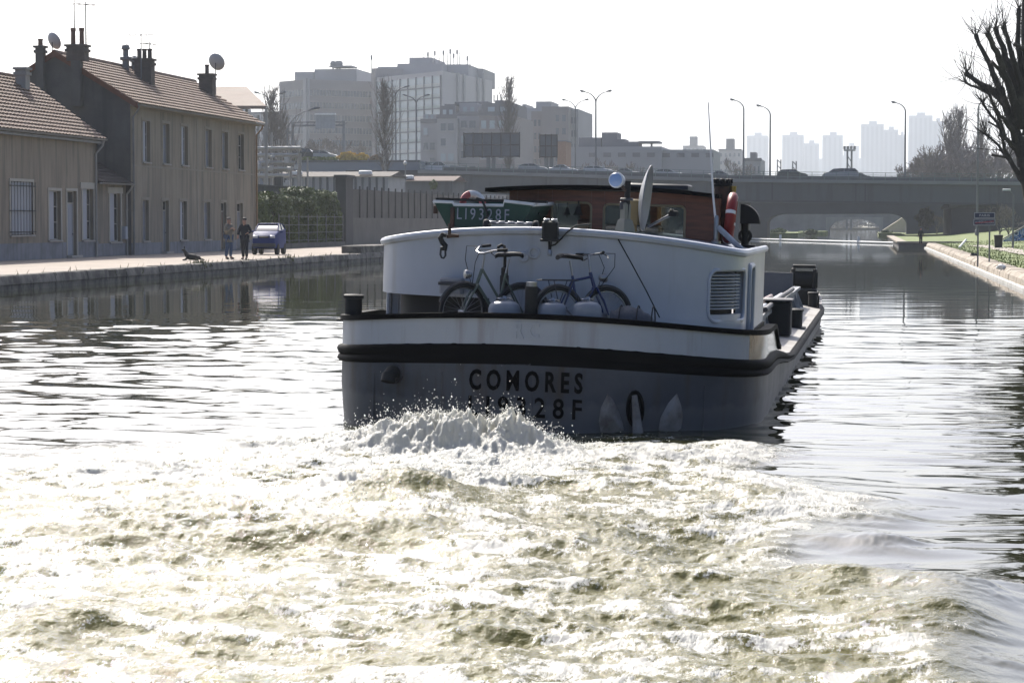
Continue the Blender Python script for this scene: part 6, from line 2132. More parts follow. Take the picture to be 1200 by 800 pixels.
def bollard(label, p, r=.09, h=.3, pair=False, group='black bollards on the barge'):
    t = bthing('bollard', label, 'bollard', p, group=group)
    g = MB(); g.cbox((0, 0, .015), (r * 3.2, (r * 3.2 + (.4 if pair else 0)), .03), .01); g.build('base', M_black2, t, local=True)
    for yy in ((-.2, .2) if pair else (0,)):
        g = MB(); g.lathe([(r, .03), (r, h - .05), (r * 1.18, h - .045), (r * 1.18, h - .01), (r * 1.05, h), (0, h + .005)], Matrix.Translation((0, yy, 0)), 14); g.build('post', M_black2, t, local=True)
    return t
p = bX(416, 370, -HW + .12); bollard('squat black bollard on the port rail left of the cabin', (-HW + .1, p.y, bul_top(-HW, p.y) - .02), .10, .30)
for px, py0, py1, yl, lab in ((932, 405, 384, 8.0, 'black bollard on the starboard side deck just forward of the bulwark'), (952, 377, 361, 17.0, 'black bollard further along the starboard side deck')):
    a = bX(px, py0, HW - .2)
    bollard(lab, (HW - .2, a.y, zc(a.y)), .10, .34, True)
bollard('small black bollard at the far end of the hold before the winch', (.1, 27.2, zlev(.9, 0, 27)), .14, .75)
t = bthing('deck_locker', 'black steel locker standing at the starboard corner of the cabin', 'locker', (2.0, bX(911, 388, 2.0).y, zlev(.9, 2, bX(911, 388, 2.0).y)))
g = MB(); g.cbox((0, 0, .27), (.42, .8, .54), .03); g.build('box', M_black2, t, local=True)
g = MB(); g.cbox((0, 0, .555), (.46, .84, .03), .01); g.build('lid', M_dkgrey, t, local=True)
# ================================================================== THINGS CARRIED ON THE BARGE
ZD = .90
M_green = mat('green_boat_paint', (.010, .050, .028), .45, col2=(.007, .033, .02), mixat=(.35, .65), scale=2.5, bump=.2)
M_green2 = mat('faded_green_paint', (.045, .11, .075), .55, var=.2, scale=2)
# ---- dinghy on the cabin roof, stern towards us
def rz_(x): return roof_top(x, 0)
dl, dr_ = bY(514, 240, 3.2), bY(620, 240, 3.2)
dz0, dzt = bY(560, 269, 3.2).z, bY(560, 239, 3.2).z
dc = (dl.x + dr_.x) / 2
din = bthing('dinghy', 'small green wooden dinghy lying on the cabin roof, lettered on its transom', 'dinghy', (dc, 3.2, dz0))
hw, hh, L = (dr_.x - dl.x) / 2 + .05, dzt - dz0, 2.3
def dsec(y):
    f = y / L
    w = hw * (1 + .06 * math.sin(f * 2.2)) * (1 - .45 * max(0, f - .65) / .35)
    return w, w * .72, hh * (1 + .12 * f)
g = MB(); out_, inn = [], []
for i in range(9):
    y = L * i / 8
    w, wb, h = dsec(y)
    out_.append([(-w, y, h), (-wb, y, 0.02), (wb, y, 0.02), (w, y, h), (w - .03, y, h), (wb - .03, y, .05), (-wb + .03, y, .05), (-w + .03, y, h)])
g.loft(out_); g.build('hull', M_green, din, local=True)
w, wb, h = dsec(0)
g = MB(); g.prism([(-w - .0, -.02, h), (-wb, -.02, 0.02), (wb, -.02, .02), (w, -.02, h), (w * .42, -.02, h + .03), (w * .4, -.02, h - .02), (-w * .6, -.02, h - .03), (-w * .63, -.02, h + .0)], (0, .045, 0)); g.build('transom', M_green, din, local=True)
g = MB()
for s in (-1, 1):
    g.path([(s * dsec(L * i / 8)[0], L * i / 8, dsec(L * i / 8)[2] + .01) for i in range(9)], .025, 6)
g.path([(-dsec(L)[0], L, dsec(L)[2] + .01), (dsec(L)[0], L, dsec(L)[2] + .01)], .03, 6)
g.path([(-w - .01, -.01, h + .015), (-w * .63, -.01, h + .012), (-w * .6, -.01, h - .018), (w * .4, -.01, h - .008), (w * .42, -.01, h + .042), (w, -.01, h + .015)], .02, 6)
g.build('gunwale', mat('pale_gunwale', (.55, .56, .55), .5), din, local=True)
w_, wb_, h_ = dsec(L)
g = MB(); g.prism([(-w_, L, h_), (-wb_, L, .02), (wb_, L, .02), (w_, L, h_)], (0, -.03, 0)); g.build('bow_board', M_green2, din, local=True)
g = MB()
for y in (.7, 1.5): g.span((-hw * .95, y, h - .10), (hw * .95, y + .2, h - .07))
g.span((-hw * 1.0, .05, h + .03), (hw * 1.25, .2, h + .06)); g.build('thwart', M_black2, din, local=True)
vs, fs = text_mesh('LI9328F', .135, 1.0 * (bY(597, 250, 3.2).x - bY(536, 250, 3.2).x), depth=.006, bold=.0, tracking=1.4)
cx = (bY(536, 250, 3.2).x + bY(597, 250, 3.2).x) / 2 - dc
g = MB(); g.add([(v.x + cx, -.022 - v.z, h - .12 + v.y) for v in vs], fs); g.build('lettering', M_ltwhite, din, local=True)
g = MB(); g.cbox((-w * .62, -.03, h * .45), (.05, .03, h * .8), .008); g.cbox((-w - .02, .2, h - .08), (.05, .08, .1), .01); g.build('rudder_bracket', M_rust, din, local=True)
# lifebuoy lying in the dinghy
t = bthing('life_ring', 'pink and white lifebuoy leaning inside the green dinghy', 'lifebuoy', bY(554, 238, 3.5), rz=R(20))
M_pink = mat('faded_red', (.45, .12, .11), .6, var=.2); M_lifew = mat('lifebuoy_white', (.72, .70, .68), .5, var=.08)
for k in range(4):
    g = MB(); M = Matrix.Rotation(R(70), 4, 'X'); g.torus(M, .12, .042, 7, 8, k * math.pi / 2 + .3, (k + 1) * math.pi / 2 + .3)
    g.build('ring_segment', M_pink if k % 2 else M_lifew, t, local=True)
t = tag(MB().path([(-.05, 0, .12), (.02, -.03, .1), (.07, -.05, .0), (.1, -.04, -.08), (.06, -.03, -.12)], .014, 6).build('rope', M_rubber, local=True, loc=(0, 0, 0)), 'short dark rope end hanging over the dinghy transom', 'rope')
M = BM @ Matrix.Translation(bY(563, 244, 3.15)); t.location = M.translation; t.rotation_euler = M.to_euler()
# ---- trolley in front of it
a, b = bY(570, 264, 2.0), bY(628, 264, 2.0)
tr = bthing('boat_trolley', 'two-wheeled boat trolley with pale roller on the cabin roof edge', 'trolley', ((a.x + b.x) / 2, 2.0, bY(598, 271, 2.0).z))
wd = (b.x - a.x) / 2
tr.scale = (1, .7, .66)
for s in (-1, 1):
    wp = thing_part('wheel', tr)
    g = MB(); g.torus(Matrix.Translation((s * wd, 0, .09)) @ Matrix.Rotation(R(90), 4, 'Y'), .075, .034, 18, 8); g.build('tyre', M_rubber, wp, local=True)
    g = MB(); g.path([(s * wd - .03, 0, .09), (s * wd + .03, 0, .09)], .05, 12); g.build('rim', M_dkgrey, wp, local=True)
g = MB(); g.tube((-wd, 0, .13), (wd, 0, .13), .016); g.span((-wd * .8, .1, .14), (wd * .8, .16, .17))
for k in range(5): g.cbox((-wd * .75 + wd * 1.5 * k / 4, 0, .155), (.07, .06, .03), .006)
g.build('axle', M_chrome, tr, local=True)
g = MB(); g.lathe([(.03, -wd * .85), (.062, -wd * .8), (.05, 0), (.062, wd * .8), (.03, wd * .85)], Matrix.Translation((0, .06, .07)) @ Matrix.Rotation(R(90), 4, 'Y'), 12); g.build('roller', mat('pale_roller', (.34, .36, .32), .6), tr, local=True)
# ---- stern lamp box on its stalk
p = bY(646, 270, .93)
lb = bthing('stern_lamp', 'black stern lamp box hung over the cabin roof edge with cable', 'lamp', (p.x, .86, p.z))
kx = bY(655, 270, .93).x - p.x; kz = bY(646, 258, .93).z - p.z
g = MB(); g.cbox((0, 0, 0), (kx * 2, .16, kz * 1.9), .02); g.cbox((0, 0, -kz * .95), (kx * 2.3, .18, .03), .008); g.build('housing', M_black2, lb, local=True)
g = MB(); g.cbox((-kx * .5, 0, kz * .98), (kx * .7, .12, .04), .01); g.cbox((kx * .5, 0, kz * .98), (kx * .7, .12, .04), .01); g.build('cap', M_chrome, lb, local=True)
g = MB(); g.path([(0, 0, -kz * .95), (0, 0, -kz * 1.9)], [.022, .018], 8); g.build('stalk', M_black2, lb, local=True)
g = MB(); g.lathe([(.022, 0), (.026, .05), (.018, .07)], Matrix.Translation((0, 0, -kz * 2.5)), 8); g.path([(0, 0, -kz * 1.9), (0, 0, -kz * 2.5)], .012, 6); g.build('plug', M_chrome, lb, local=True)
g = MB(); g.path([(.01, 0, -kz * 1.5), (.06, -.01, -kz * 1.35), (.13, 0, -kz * .7), (.18, .04, -kz * .1), (.26, .12, .06), (.4, .3, .08)], .010, 6); g.build('cable', M_rubber, lb, local=True)
# ---- hook and chain link at the port side
p = bY(519, 284, .96)
hk = bthing('cargo_hook', 'black iron cargo hook and shackle hanging on the white cabin wall', 'hook', (p.x, .93, p.z))
s_ = .0095
def hp(px, py): return Vector(((px - 519) * s_, 0, (284 - py) * s_))
g = MB(); g.path([hp(523, 276), hp(519, 275), hp(516.5, 279), hp(519, 284), hp(523, 288), hp(523, 291), hp(517, 291)], [.022, .028, .03, .03, .028, .03, .02], 8); g.build('hook', M_black2, hk, local=True)
g = MB(); g.path([hp(517.5, 292), hp(517, 298), hp(518.5, 301.5), hp(521, 302), hp(523, 299), hp(522.5, 292)], .012, 7); g.build('shackle', M_dkgrey, hk, local=True)
g = MB(); g.path([hp(524, 277), hp(530, 276), hp(538, 276)], [.02, .022, .018], 8); g.path([hp(527, 276), hp(527, 262)], .018, 8); g.build('bracket', M_rust, hk, local=True)
# ---- crook-topped boat stake
p = bY(591, 330, .72)
st = bthing('crook_stake', 'black iron stake with a curled top standing between the two bicycles', 'stake', (p.x, .72, ZD))
zt = bY(588, 287, .72).z - ZD
g = MB(); g.path([(0, 0, 0), (0, 0, zt - .06), (-.01, 0, zt - .015), (-.04, 0, zt), (-.075, 0, zt - .02), (-.075, 0, zt - .055)], .017, 8); g.build('rod', M_black2, st, local=True)
g = MB(); g.cbox((.035, 0, zt - .1), (.05, .05, .055), .01); g.cbox((.0, 0, zt - .28), (.07, .07, .09), .015); g.cbox((0, 0, zt - .42), (.09, .08, .22), .02); g.build('clamp', M_black2, st, local=True)

# ---- mast with searchlight
p = bY(731, 275, 2.1)
ms = bthing('signal_post', 'black post on pale tapered foot at the cabin roof edge, holding a searchlight', 'post', (p.x, 2.1, roof_top(p.x, 2.1)))
H = bY(734, 212, 2.1).z - roof_top(p.x, 2.1)
g = MB(); g.path([(0.02, 0, .1), (.03, 0, H)], [.036, .033], 10); g.build('pole', M_black2, ms, local=True)
g = MB(); g.lathe([(.13, -.02), (.12, .03), (.085, .16), (.06, .18), (.06, .34), (.045, .36)], Matrix.Translation((.01, 0, 0)), 4); g.build('foot', mat('olive_grey', (.17, .17, .14), .7), ms, local=True)
g = MB(); g.cbox((.02, 0, .4), (.14, .1, .03), .01); g.cbox((-.03, 0, .33), (.05, .07, .09), .01); g.build('clamp', M_dkgrey, ms, local=True)
q = bY(722, 211, 2.05)
sl_o = bthing('searchlight', 'round blue-white searchlight on top of the black post', 'searchlight', q, rz=R(-12))
M = Matrix.Rotation(R(90), 4, 'X')
g = MB(); g.lathe([(0, .0), (.06, .005), (.075, .02), (.085, -.0), (.09, .0), (.09, -.02), (.075, -.10), (.04, -.14), (0, -.145)], M, 18); g.build('housing', mat('searchlight_white', (.55, .57, .60), .4), sl_o, local=True)
g = MB(); g.lathe([(.0, .032), (.05, .028), (.076, .02), (.076, .01), (0, .01)], M, 18); g.build('lens', mat('blue_lens', (.22, .33, .55), .15, var=.1, spec=.8), sl_o, local=True)
g = MB(); g.path([(.02, .1, -.03), (.06, .08, -.09), (.11, .05, -.12)], .018, 6); g.build('bracket', M_rust, sl_o, local=True)

# ---- satellite dish seen nearly edge-on
p0, p1 = bY(747, 192, 3.0), bY(752, 270, 3.0)
sd = bthing('roof_satellite_dish', 'large grey satellite dish seen edge-on before the wheelhouse', 'satellite dish', ((p0.x + p1.x) / 2, 3.0, (p0.z + p1.z) / 2), rz=R(0))
rd = (p0.z - p1.z) / 2
M = Matrix.Rotation(R(-1), 4, 'Z') @ Matrix.Rotation(R(6), 4, 'Y') @ Matrix.Rotation(R(-90), 4, 'Y') @ Matrix.Scale(-1, 4, (0, 0, 1))
g = MB(); pr = [(rd * k / 8, .16 * rd * (k / 8) ** 2 * 1.3) for k in range(9)]
g.lathe(pr + [(r, z + .012) for r, z in reversed(pr)], M, 36); g.build('dish', mat('dish_grey', (.17, .18, .19), .35, var=.08, spec=.5), sd, local=True)
e = bY(787, 251, 2.9) - Vector(((p0.x + p1.x) / 2, 3.0, (p0.z + p1.z) / 2))
s0 = bY(759, 266, 3.0) - Vector(((p0.x + p1.x) / 2, 3.0, (p0.z + p1.z) / 2))
g = MB(); g.path([s0, e], [.016, .014], 8); g.build('feed_arm', M_chrome, sd, local=True)
g = MB(); g.cbox(e + Vector((.02, 0, .01)), (.11, .07, .07), .015); g.cbox(e + Vector((0, 0, .045)), (.05, .06, .03), .01); g.build('receiver', M_black2, sd, local=True)
g = MB(); g.path([(-.06, .0, -rd * .3), (-.05, 0, -rd * 1.05)], .03, 8); g.cbox((-.05, 0, -rd * .45), (.12, .12, .3), .02); g.build('mount', mat('mount_ochre', (.20, .15, .07), .7), sd, local=True)
# ---- whip antenna, funnel, lifebuoy, cowl, vent post at the starboard side
p = bY(839, 275, 4.2)
an = bthing('whip_antenna', 'tall thin white whip aerial at the right end of the wheelhouse', 'aerial', (p.x, 4.2, roof_top(p.x, 4)))
zt = bY(830, 120, 4.2).z - roof_top(p.x, 4); dx = bY(830, 120, 4.2).x - p.x
g = MB(); g.path([(0, 0, .2), (dx * .35, 0, zt * .35), (dx * .85, 0, zt * .85), (dx, 0, zt)], [.016, .014, .009, .007], 6); g.build('whip', M_lifew, an, local=True)
g = MB(); g.lathe([(.06, 0), (.06, .03), (.03, .05), (.03, .3), (.02, .34)], None, 10); g.build('base', M_chrome, an, local=True)
g = MB(); g.path([(.02, -.02, .2), (.32, -.05, -.06)], .035, 8); g.build('strut', M_band, an, local=True)
p = bY(846, 240, 5.0)
zb = roof_top(min(p.x, 2), 5) - .1
fu = bthing('exhaust_funnel', 'black and rusty exhaust funnel beside the wheelhouse', 'funnel', (p.x, 5.0, zb))
H = bY(846, 212, 5.0).z - zb
g = MB(); g.path([(0, 0, 0), (0, 0, H)], .105, 14); g.build('pipe', M_rust, fu, local=True)
g = MB()
for k in range(8):
    a = k * math.pi / 4; g.cbox((.1 * math.cos(a), .1 * math.sin(a), H + .0), (.05, .05, .06), .01)
g.torus(Matrix.Translation((0, 0, H - .05)), .105, .02, 16, 6); g.build('rim', M_black2, fu, local=True)
g = MB(); g.path([(.13, 0, H - .06), (.13, 0, H - .18)], [.045, .035], 10); g.build('whistle', mat('brass', (.30, .22, .08), .4, metal=.8), fu, local=True)
g = MB(); g.path([(-.13, 0, .25), (-.2, 0, .45), (-.12, 0, .62)], [.06, .08, .05], 8); g.build('side_box', M_black2, fu, local=True)
p = bY(856, 256, 4.6)
lf = bthing('lifebuoy', 'red and white lifebuoy hanging edge-on beside the exhaust funnel', 'lifebuoy', p, rz=R(2))
Rr = (bY(856, 226, 4.6).z - bY(856, 286, 4.6).z) / 2 - .05
M = Matrix.Rotation(R(5), 4, 'Y') @ Matrix.Rotation(R(90), 4, 'Y') @ Matrix.Rotation(R(-12), 4, 'Z')
M_lred = mat('lifebuoy_red', (.24, .016, .014), .5, var=.15, scale=4)
for k in range(4):
    a = k * math.pi / 2
    g = MB(); g.torus(M, Rr, .062, 12, 10, a, a + R(82)); g.build('ring_segment', M_lred, lf, local=True)
    g = MB(); g.torus(M, Rr, .064, 4, 10, a + R(82), a + R(90)); g.build('ring_band', M_lifew, lf, local=True)
p = bY(873, 262, 5.3)
cw = bthing('ventilator_cowl', 'black hooded ventilator cowl at the starboard cabin edge', 'ventilator', (bY(868, 262, 5.3).x, 5.3, roof_top(2, 5)))
z0 = p.z - roof_top(2, 5); r = (bY(885, 262, 5.3).x - bY(862, 262, 5.3).x)
pts = []
g = MB(); rings = []
for k in range(9):
    a = R(90 * k / 8)
    cxx, zz, rr = r * math.sin(a), z0 + r * (1 - .0) * math.cos(a), .13
    rings.append([(cxx - .02, -rr, zz), (cxx, -rr, zz), (cxx, rr, zz), (cxx - .02, rr, zz)])
g.loft(rings)
n = 10
for s in (-.13, .13):
    g.prism([(0, s - .008, z0)] + [(r * math.sin(R(90 * k / n)), s - .008, z0 + r * math.cos(R(90 * k / n))) for k in range(n + 1)], (0, .016, 0))
g.build('hood', M_black2, cw, local=True)
g = MB(); g.path([(.06, 0, 0), (.06, 0, z0 * .6), (.05, 0, z0 + .02)], [.05, .045, .05], 10); g.cbox((.07, 0, .02), (.26, .2, .06), .01); g.torus(Matrix.Translation((.06, 0, z0 * .5)) @ Matrix.Rotation(R(90), 4, 'X'), .07, .02, 14, 6); g.build('pipe', M_black2, cw, local=True)
# ---- bells under the wheelhouse eave
for px, py0, py1, k, lab in ((665, 243, 254, .7, 'small bell hanging in the left wheelhouse window'), (678, 241, 255, 1.0, 'larger bell hanging in the wheelhouse window beside the small one')):
    p = bY(px, py0, 4.6)
    t = bthing('ship_bell', lab, 'bell', p)
    h = p.z - bY(px, py1, 4.6).z
    g = MB(); g.lathe([(.01, 0), (.03 * k, -h * .1), (.04 * k, -h * .5), (.06 * k, -h * .75), (.075 * k, -h * .8), (.06 * k, -h * .8), (0, -h * .7)], None, 14); g.build('body', M_black2, t, local=True)
    g = MB(); g.path([(0, 0, -h * .6), (0, 0, -h * 1.1)], .008, 6); g.build('clapper', M_black2, t, local=True)
    g = MB(); g.path([(0, 0, -.01), (0, 0, .06)], .008, 6); g.build('hanger', M_black2, t, local=True)
t = bthing('red_cushion', 'red cushion seen through the left wheelhouse window', 'cushion', bY(684, 268, 5.6))
g = MB(); g.cbox((0, 0, .03), (.16, .1, .2), .03); g.build('pad', M_lred, t, local=True)
# ---- cable from the post down to the deck
pts = [bY(722, 276, 1.05), bY(738, 305, .93), bY(757, 340, .85), bY(773, 372, .8)]
o = tag(MB().path([BM @ p - BM @ pts[0] for p in pts], .0075, 5).build('stay_cable', M_rubber, local=True, loc=tuple(BM @ pts[0])), 'thin dark cable running down the white cabin wall', 'cable')

# ---------------------------------------------------------------- bicycles
def bicycle(label, rear, front, frame_m, bar_h, swept, rack):
    """rear and front: barge-local ground points of the two wheels"""
    rear, front = Vector(rear), Vector(front)
    d = front - rear
    wb = 1.0
    k = d.xy.length
    rz = math.atan2(d.y, d.x)
    t = bthing('bicycle', label, 'bicycle', rear, rz, group='bicycles on the barge stern', rx=R(-4))
    r = .30
    wb = k
    M_fr = frame_m
    for i, x in enumerate((0, wb)):
        st_ = R(14) if i == 1 and swept else 0
        wp = thing_part('wheel', t)
        M = Matrix.Translation((x, 0, r)) @ Matrix.Rotation(st_, 4, 'Z') @ Matrix.Rotation(R(90), 4, 'X')
        g = MB(); g.torus(M, r - .02, .02, 36, 8); g.build('tyre', M_rubber, wp, local=True)
        g = MB(); g.torus(M, r - .045, .010, 36, 6); g.path([M @ Vector((0, 0, -.05)), M @ Vector((0, 0, .05))], .022, 8); g.build('rim', M_chrome, wp, local=True)
        g = MB()
        for q in range(24):
            a = 2 * math.pi * q / 24
            g.path([M @ Vector((.02 * math.cos(a + .6), .02 * math.sin(a + .6), .03 * (-1) ** q)), M @ Vector(((r - .045) * math.cos(a), (r - .045) * math.sin(a), 0))], .0022, 3)
        g.build('spokes', M_chrome, wp, local=True)
        g = MB(); Mm = M; g.torus(Mm, r + .012, .018, 20, 6, R(20), R(190) if i == 0 else R(150)); g.build('mudguard', M_dkgrey, t, local=True)
    bb = Vector((wb * .42, 0, .27)); seat_t = Vector((wb * .30, 0, .72)); head_t = Vector((wb - .20, 0, .76)); head_b = Vector((wb - .15, 0, .60))
    g = MB()
    for a, b, rr in ((bb, seat_t, .016), (bb, head_b, .018), (seat_t.lerp(bb, .12), head_t.lerp(head_b, .3), .015) if not swept else (bb.lerp(seat_t, .35), head_t, .015), (head_t, head_b, .02)):
        g.tube(a, b, rr, n=8)
    for s in (-.05, .05):
        g.tube(bb + Vector((0, s, 0)), (0, s, r), .010, n=6); g.tube(seat_t.lerp(bb, .12) + Vector((0, s * .6, 0)), (0, s, r), .009, n=6)
    g.build('frame', M_fr, t, local=True)
    g = MB()
    for s in (-.05, .05):
        g.path([head_b + Vector((0, s * .8, 0)), Vector((wb - .06, s, .45)), Vector((wb, s, r))], [.014, .013, .010], 6)
    g.build('fork', M_fr, t, local=True)
    g = MB(); g.path([seat_t, seat_t + Vector((-.03, 0, .16))], .012, 8); g.build('seat_post', M_chrome, t, local=True)
    sp = seat_t + Vector((-.03, 0, .18))
    g = MB(); rings = []
    for f, w, z in ((-.15, .05, .01), (-.12, .09, .03), (-.05, .085, .03), (.05, .045, .02), (.13, .025, .015), (.16, .012, .0)):
        rings.append([sp + Vector((f, w * math.cos(a), z + .025 * math.sin(a))) for a in [2 * math.pi * q / 10 for q in range(10)]])
    g.loft(rings); g.build('saddle', M_black2, t, local=True)
    hb = thing_part('handlebar', t)
    st = head_t + Vector((-.02, 0, bar_h - .76))
    g = MB(); g.path([head_t, st, st + Vector((.06, 0, .01))], .013, 8)
    for s in (-1, 1):
        if swept: g.path([st + Vector((.06, 0, .01)), st + Vector((.05, s * .12, .02)), st + Vector((-.02, s * .22, .06)), st + Vector((-.12, s * .25, .07))], .010, 8)
        else: g.path([st + Vector((.06, 0, .01)), st + Vector((.06, s * .16, .015)), st + Vector((.02, s * .27, .02))], .011, 8)
    g.build('bar', M_chrome, hb, local=True)
    for s in (-1, 1):
        e0, e1 = (st + Vector((-.05, s * .235, .065)), st + Vector((-.16, s * .255, .075))) if swept else (st + Vector((.05, s * .19, .016)), st + Vector((.015, s * .29, .02)))
        g = MB(); g.path([e0, e1], .017, 8); g.build('grip', M_black2, hb, local=True)
        g = MB(); q = e0 + Vector((.02, -s * .02, 0)); g.path([q, q + Vector((.05, s * .03, -.03)), q + Vector((.02, s * .09, -.06))], .006, 5); g.build('brake_lever', M_dkgrey, hb, local=True)
        g = MB(); g.path([q + Vector((.04, 0, 0)), q + Vector((.16, 0, .0)), q + Vector((.19, -s * .06, -.14)), head_b + Vector((.06, s * .02, .0))], .0045, 5); g.build('brake_cable', M_rubber, hb, local=True)
    g = MB(); g.path([bb + Vector((0, -.09, -.0)), bb + Vector((.12, -.09, -.11))], .009, 6); g.path([bb + Vector((0, .09, 0)), bb + Vector((-.12, .09, .11))], .009, 6); g.path([bb + Vector((0, -.09, 0)), bb + Vector((0, .09, 0))], .018, 8)
    g.torus(Matrix.Translation(bb + Vector((0, -.05, 0))) @ Matrix.Rotation(R(90), 4, 'X'), .075, .006, 24, 5)
    g.build('crank', M_chrome, t, local=True)
    for s, q in ((-.14, bb + Vector((.12, 0, -.11))), (.14, bb + Vector((-.12, 0, .11)))):
        g = MB(); g.cbox(q + Vector((0, s, 0)), (.08, .07, .025), .006); g.build('pedal', M_black2, t, local=True)
    if rack:
        g = MB()
        for s in (-.06, .06): g.path([(-.22, s, .67), (.22, s, .67)], .007, 5); g.path([(-.08, s, .67), (0, s, r)], .006, 5); g.path([(.15, s, .67), (0, s, r)], .006, 5)
        for x in (-.22, -.1, .02, .14, .22): g.path([(x, -.06, .67), (x, .06, .67)], .006, 5)
        g.build('rack', M_dkgrey, t, local=True)
    g = MB(); g.lathe([(.0, .05), (.045, .045), (.05, .02), (.03, -.03), (0, -.04)], Matrix.Translation((wb - .05, 0, .70)) @ Matrix.Rotation(R(90), 4, 'Y'), 12); g.build('headlamp', M_chrome, t, local=True)
    return t
def on_deck(px, yl): return Vector((bY(px, 365, yl).x, yl, ZD + .02))
bicycle('grey-green bicycle with curved handlebars facing left, front wheel turned', on_deck(610, .80), on_deck(541, .46), mat('grey_green_frame', (.08, .105, .09), .4, var=.1), .92, True, False)
bicycle('dark blue bicycle with straight handlebar and luggage rack facing right', on_deck(655, .42), on_deck(712, .78), mat('dark_blue_frame', (.02, .035, .12), .35, var=.1), .94, False, True)

# ---------------------------------------------------------------- bottles, post, crate, bundle
M_gas = mat('pale_gas_bottle', (.19, .215, .26), .45, var=.18, scale=3)
def gas_bottle(label, px, w, yl, ztop):
    p = on_deck(px, yl); r = abs(bY(px + w / 2, 360, yl).x - p.x)
    t = bthing('gas_bottle', label, 'gas bottle', p, group='pale gas bottles behind the bulwark')
    h = ztop - ZD - .02
    g = MB(); g.lathe([(r * .9, 0), (r, .03), (r, h - .5 * r), (r * .92, h - .25 * r), (r * .7, h - .08 * r), (r * .3, h), (0, h + .005)], None, 20); g.build('body', M_gas, t, local=True)
    g = MB(); g.torus(Matrix.Translation((0, 0, h + .02)), r * .42, .012, 16, 6, 0, 5.0); g.lathe([(.03, h - .02), (.03, h + .03), (.02, h + .05)], None, 8); g.build('valve', M_chrome, t, local=True)
gas_bottle('leftmost rounded pale gas bottle, under the grey-green bicycle frame', 591, 38, .24, bY(591, 352, .24).z)
gas_bottle('middle rounded pale gas bottle, right of the black mooring post', 648, 32, .22, bY(648, 354, .22).z)
gas_bottle('rightmost rounded pale gas bottle, beside the dark tarp bundle', 688, 34, .22, bY(688, 353, .22).z)
p = bY(620, 372, .10)
t = bthing('mooring_post', 'black round mooring post with pale top at the middle of the stern', 'bollard', (p.x, .22, ZD))
h = bY(620, 330, .22).z - ZD; r = abs(bY(630, 350, .22).x - p.x)
g = MB(); g.lathe([(r, 0), (r, h - .05)], None, 20); g.build('post', M_black2, t, local=True)
g = MB(); g.lathe([(r * .88, h - .049), (r * .88, h - .005), (0, h)], None, 20); g.build('cap', M_chrome, t, local=True)
a, b = bY(515, 345, .85), bY(541, 327, .85)
t = bthing('grey_box', 'small grey box fixed to the cabin wall above the black hatch opening', 'box', ((a.x + b.x) / 2, .94, a.z + .01))
hh = b.z - a.z; ww = (b.x - a.x)
g = MB(); g.cbox((0, 0, hh / 2), (ww, .22, hh - .002), .015); g.build('body', mat('grey_plastic', (.26, .26, .27), .6), t, local=True)
g = MB(); g.cbox((0, 0, hh - .06), (ww + .03, .25, .04), .01); g.build('lid', M_dkgrey, t, local=True)
a, b = on_deck(716, .45), on_deck(775, .5)
t = bthing('tarp_bundle', 'dark blue-grey bundle of wrapped tarpaulin behind the stern rail', 'bundle', (a.x, .46, ZD))
Lb = b.x - a.x; hb_ = bY(740, 353, .46).z - ZD
g = MB(); rng = random.Random(6); rings = []
for i in range(13):
    f = i / 12; k = (.55 + .45 * math.sin(math.pi * min(max(f * 1.05, .08), .95)) ** .4) * (1 - .28 * f)
    rings.append([(f * Lb, .16 * k * math.cos(a_) + rng.gauss(0, .008), max(0, hb_ * .5 * k * (1 + math.sin(a_)) + rng.gauss(0, .012))) for a_ in [2 * math.pi * q / 12 for q in range(12)]])
g.loft(rings); g.build('tarpaulin', mat('dark_tarp', (.055, .065, .085), .55, var=.3, scale=8, bump=.4), t, local=True, sharp=70)
g = MB()
for f in (.2, .55, .85): g.torus(Matrix.Translation((f * Lb, 0, hb_ * .45)) @ Matrix.Rotation(R(90), 4, 'Y') , hb_ * .46, .008, 16, 5)
g.build('lashing', M_rubber, t, local=True)
t = bthing('blue_bottle', 'blue plastic canister behind the grey-green bicycle', 'canister', on_deck(587, .7))
g = MB(); g.cbox((0, 0, .2), (.11, .12, .4), .03); g.build('body', mat('blue_plastic', (.10, .20, .32), .4), t, local=True)
g = MB(); g.lathe([(.025, .4), (.025, .44), (0, .445)], None, 10); g.build('cap', M_black2, t, local=True)
# ================================================================== PEOPLE, DOG, CARS, SIGNS
M_skin = mat('skin', (.42, .24, .17), .6, var=.08)
def skin_mesh(name, joints, edges, m, parent, root=0, sub=2):
    """one continuous surface grown over a skeleton: joints = [(x, y, z, radius or (rx, ry))]"""
    me = bpy.data.meshes.new(name)
    me.from_pydata([j[:3] for j in joints], edges, [])
    o = bpy.data.objects.new(name, me)
    COL.objects.link(o)
    o.modifiers.new('skin', 'SKIN')
    sv = me.skin_vertices[0].data
    for i, j in enumerate(joints):
        r = j[3]
        sv[i].radius = (r, r) if not hasattr(r, '__len__') else r
        sv[i].use_root = (i == root)
    s = o.modifiers.new('sub', 'SUBSURF'); s.levels = sub; s.render_levels = sub
    dg = bpy.context.evaluated_depsgraph_get()
    me2 = bpy.data.meshes.new_from_object(o.evaluated_get(dg))
    me2.name = name
    o.modifiers.clear()
    o.data = me2
    bpy.data.meshes.remove(me)
    me2.materials.clear()
    me2.materials.append(m)
    me2.shade_smooth()
    o.parent = parent
    return o
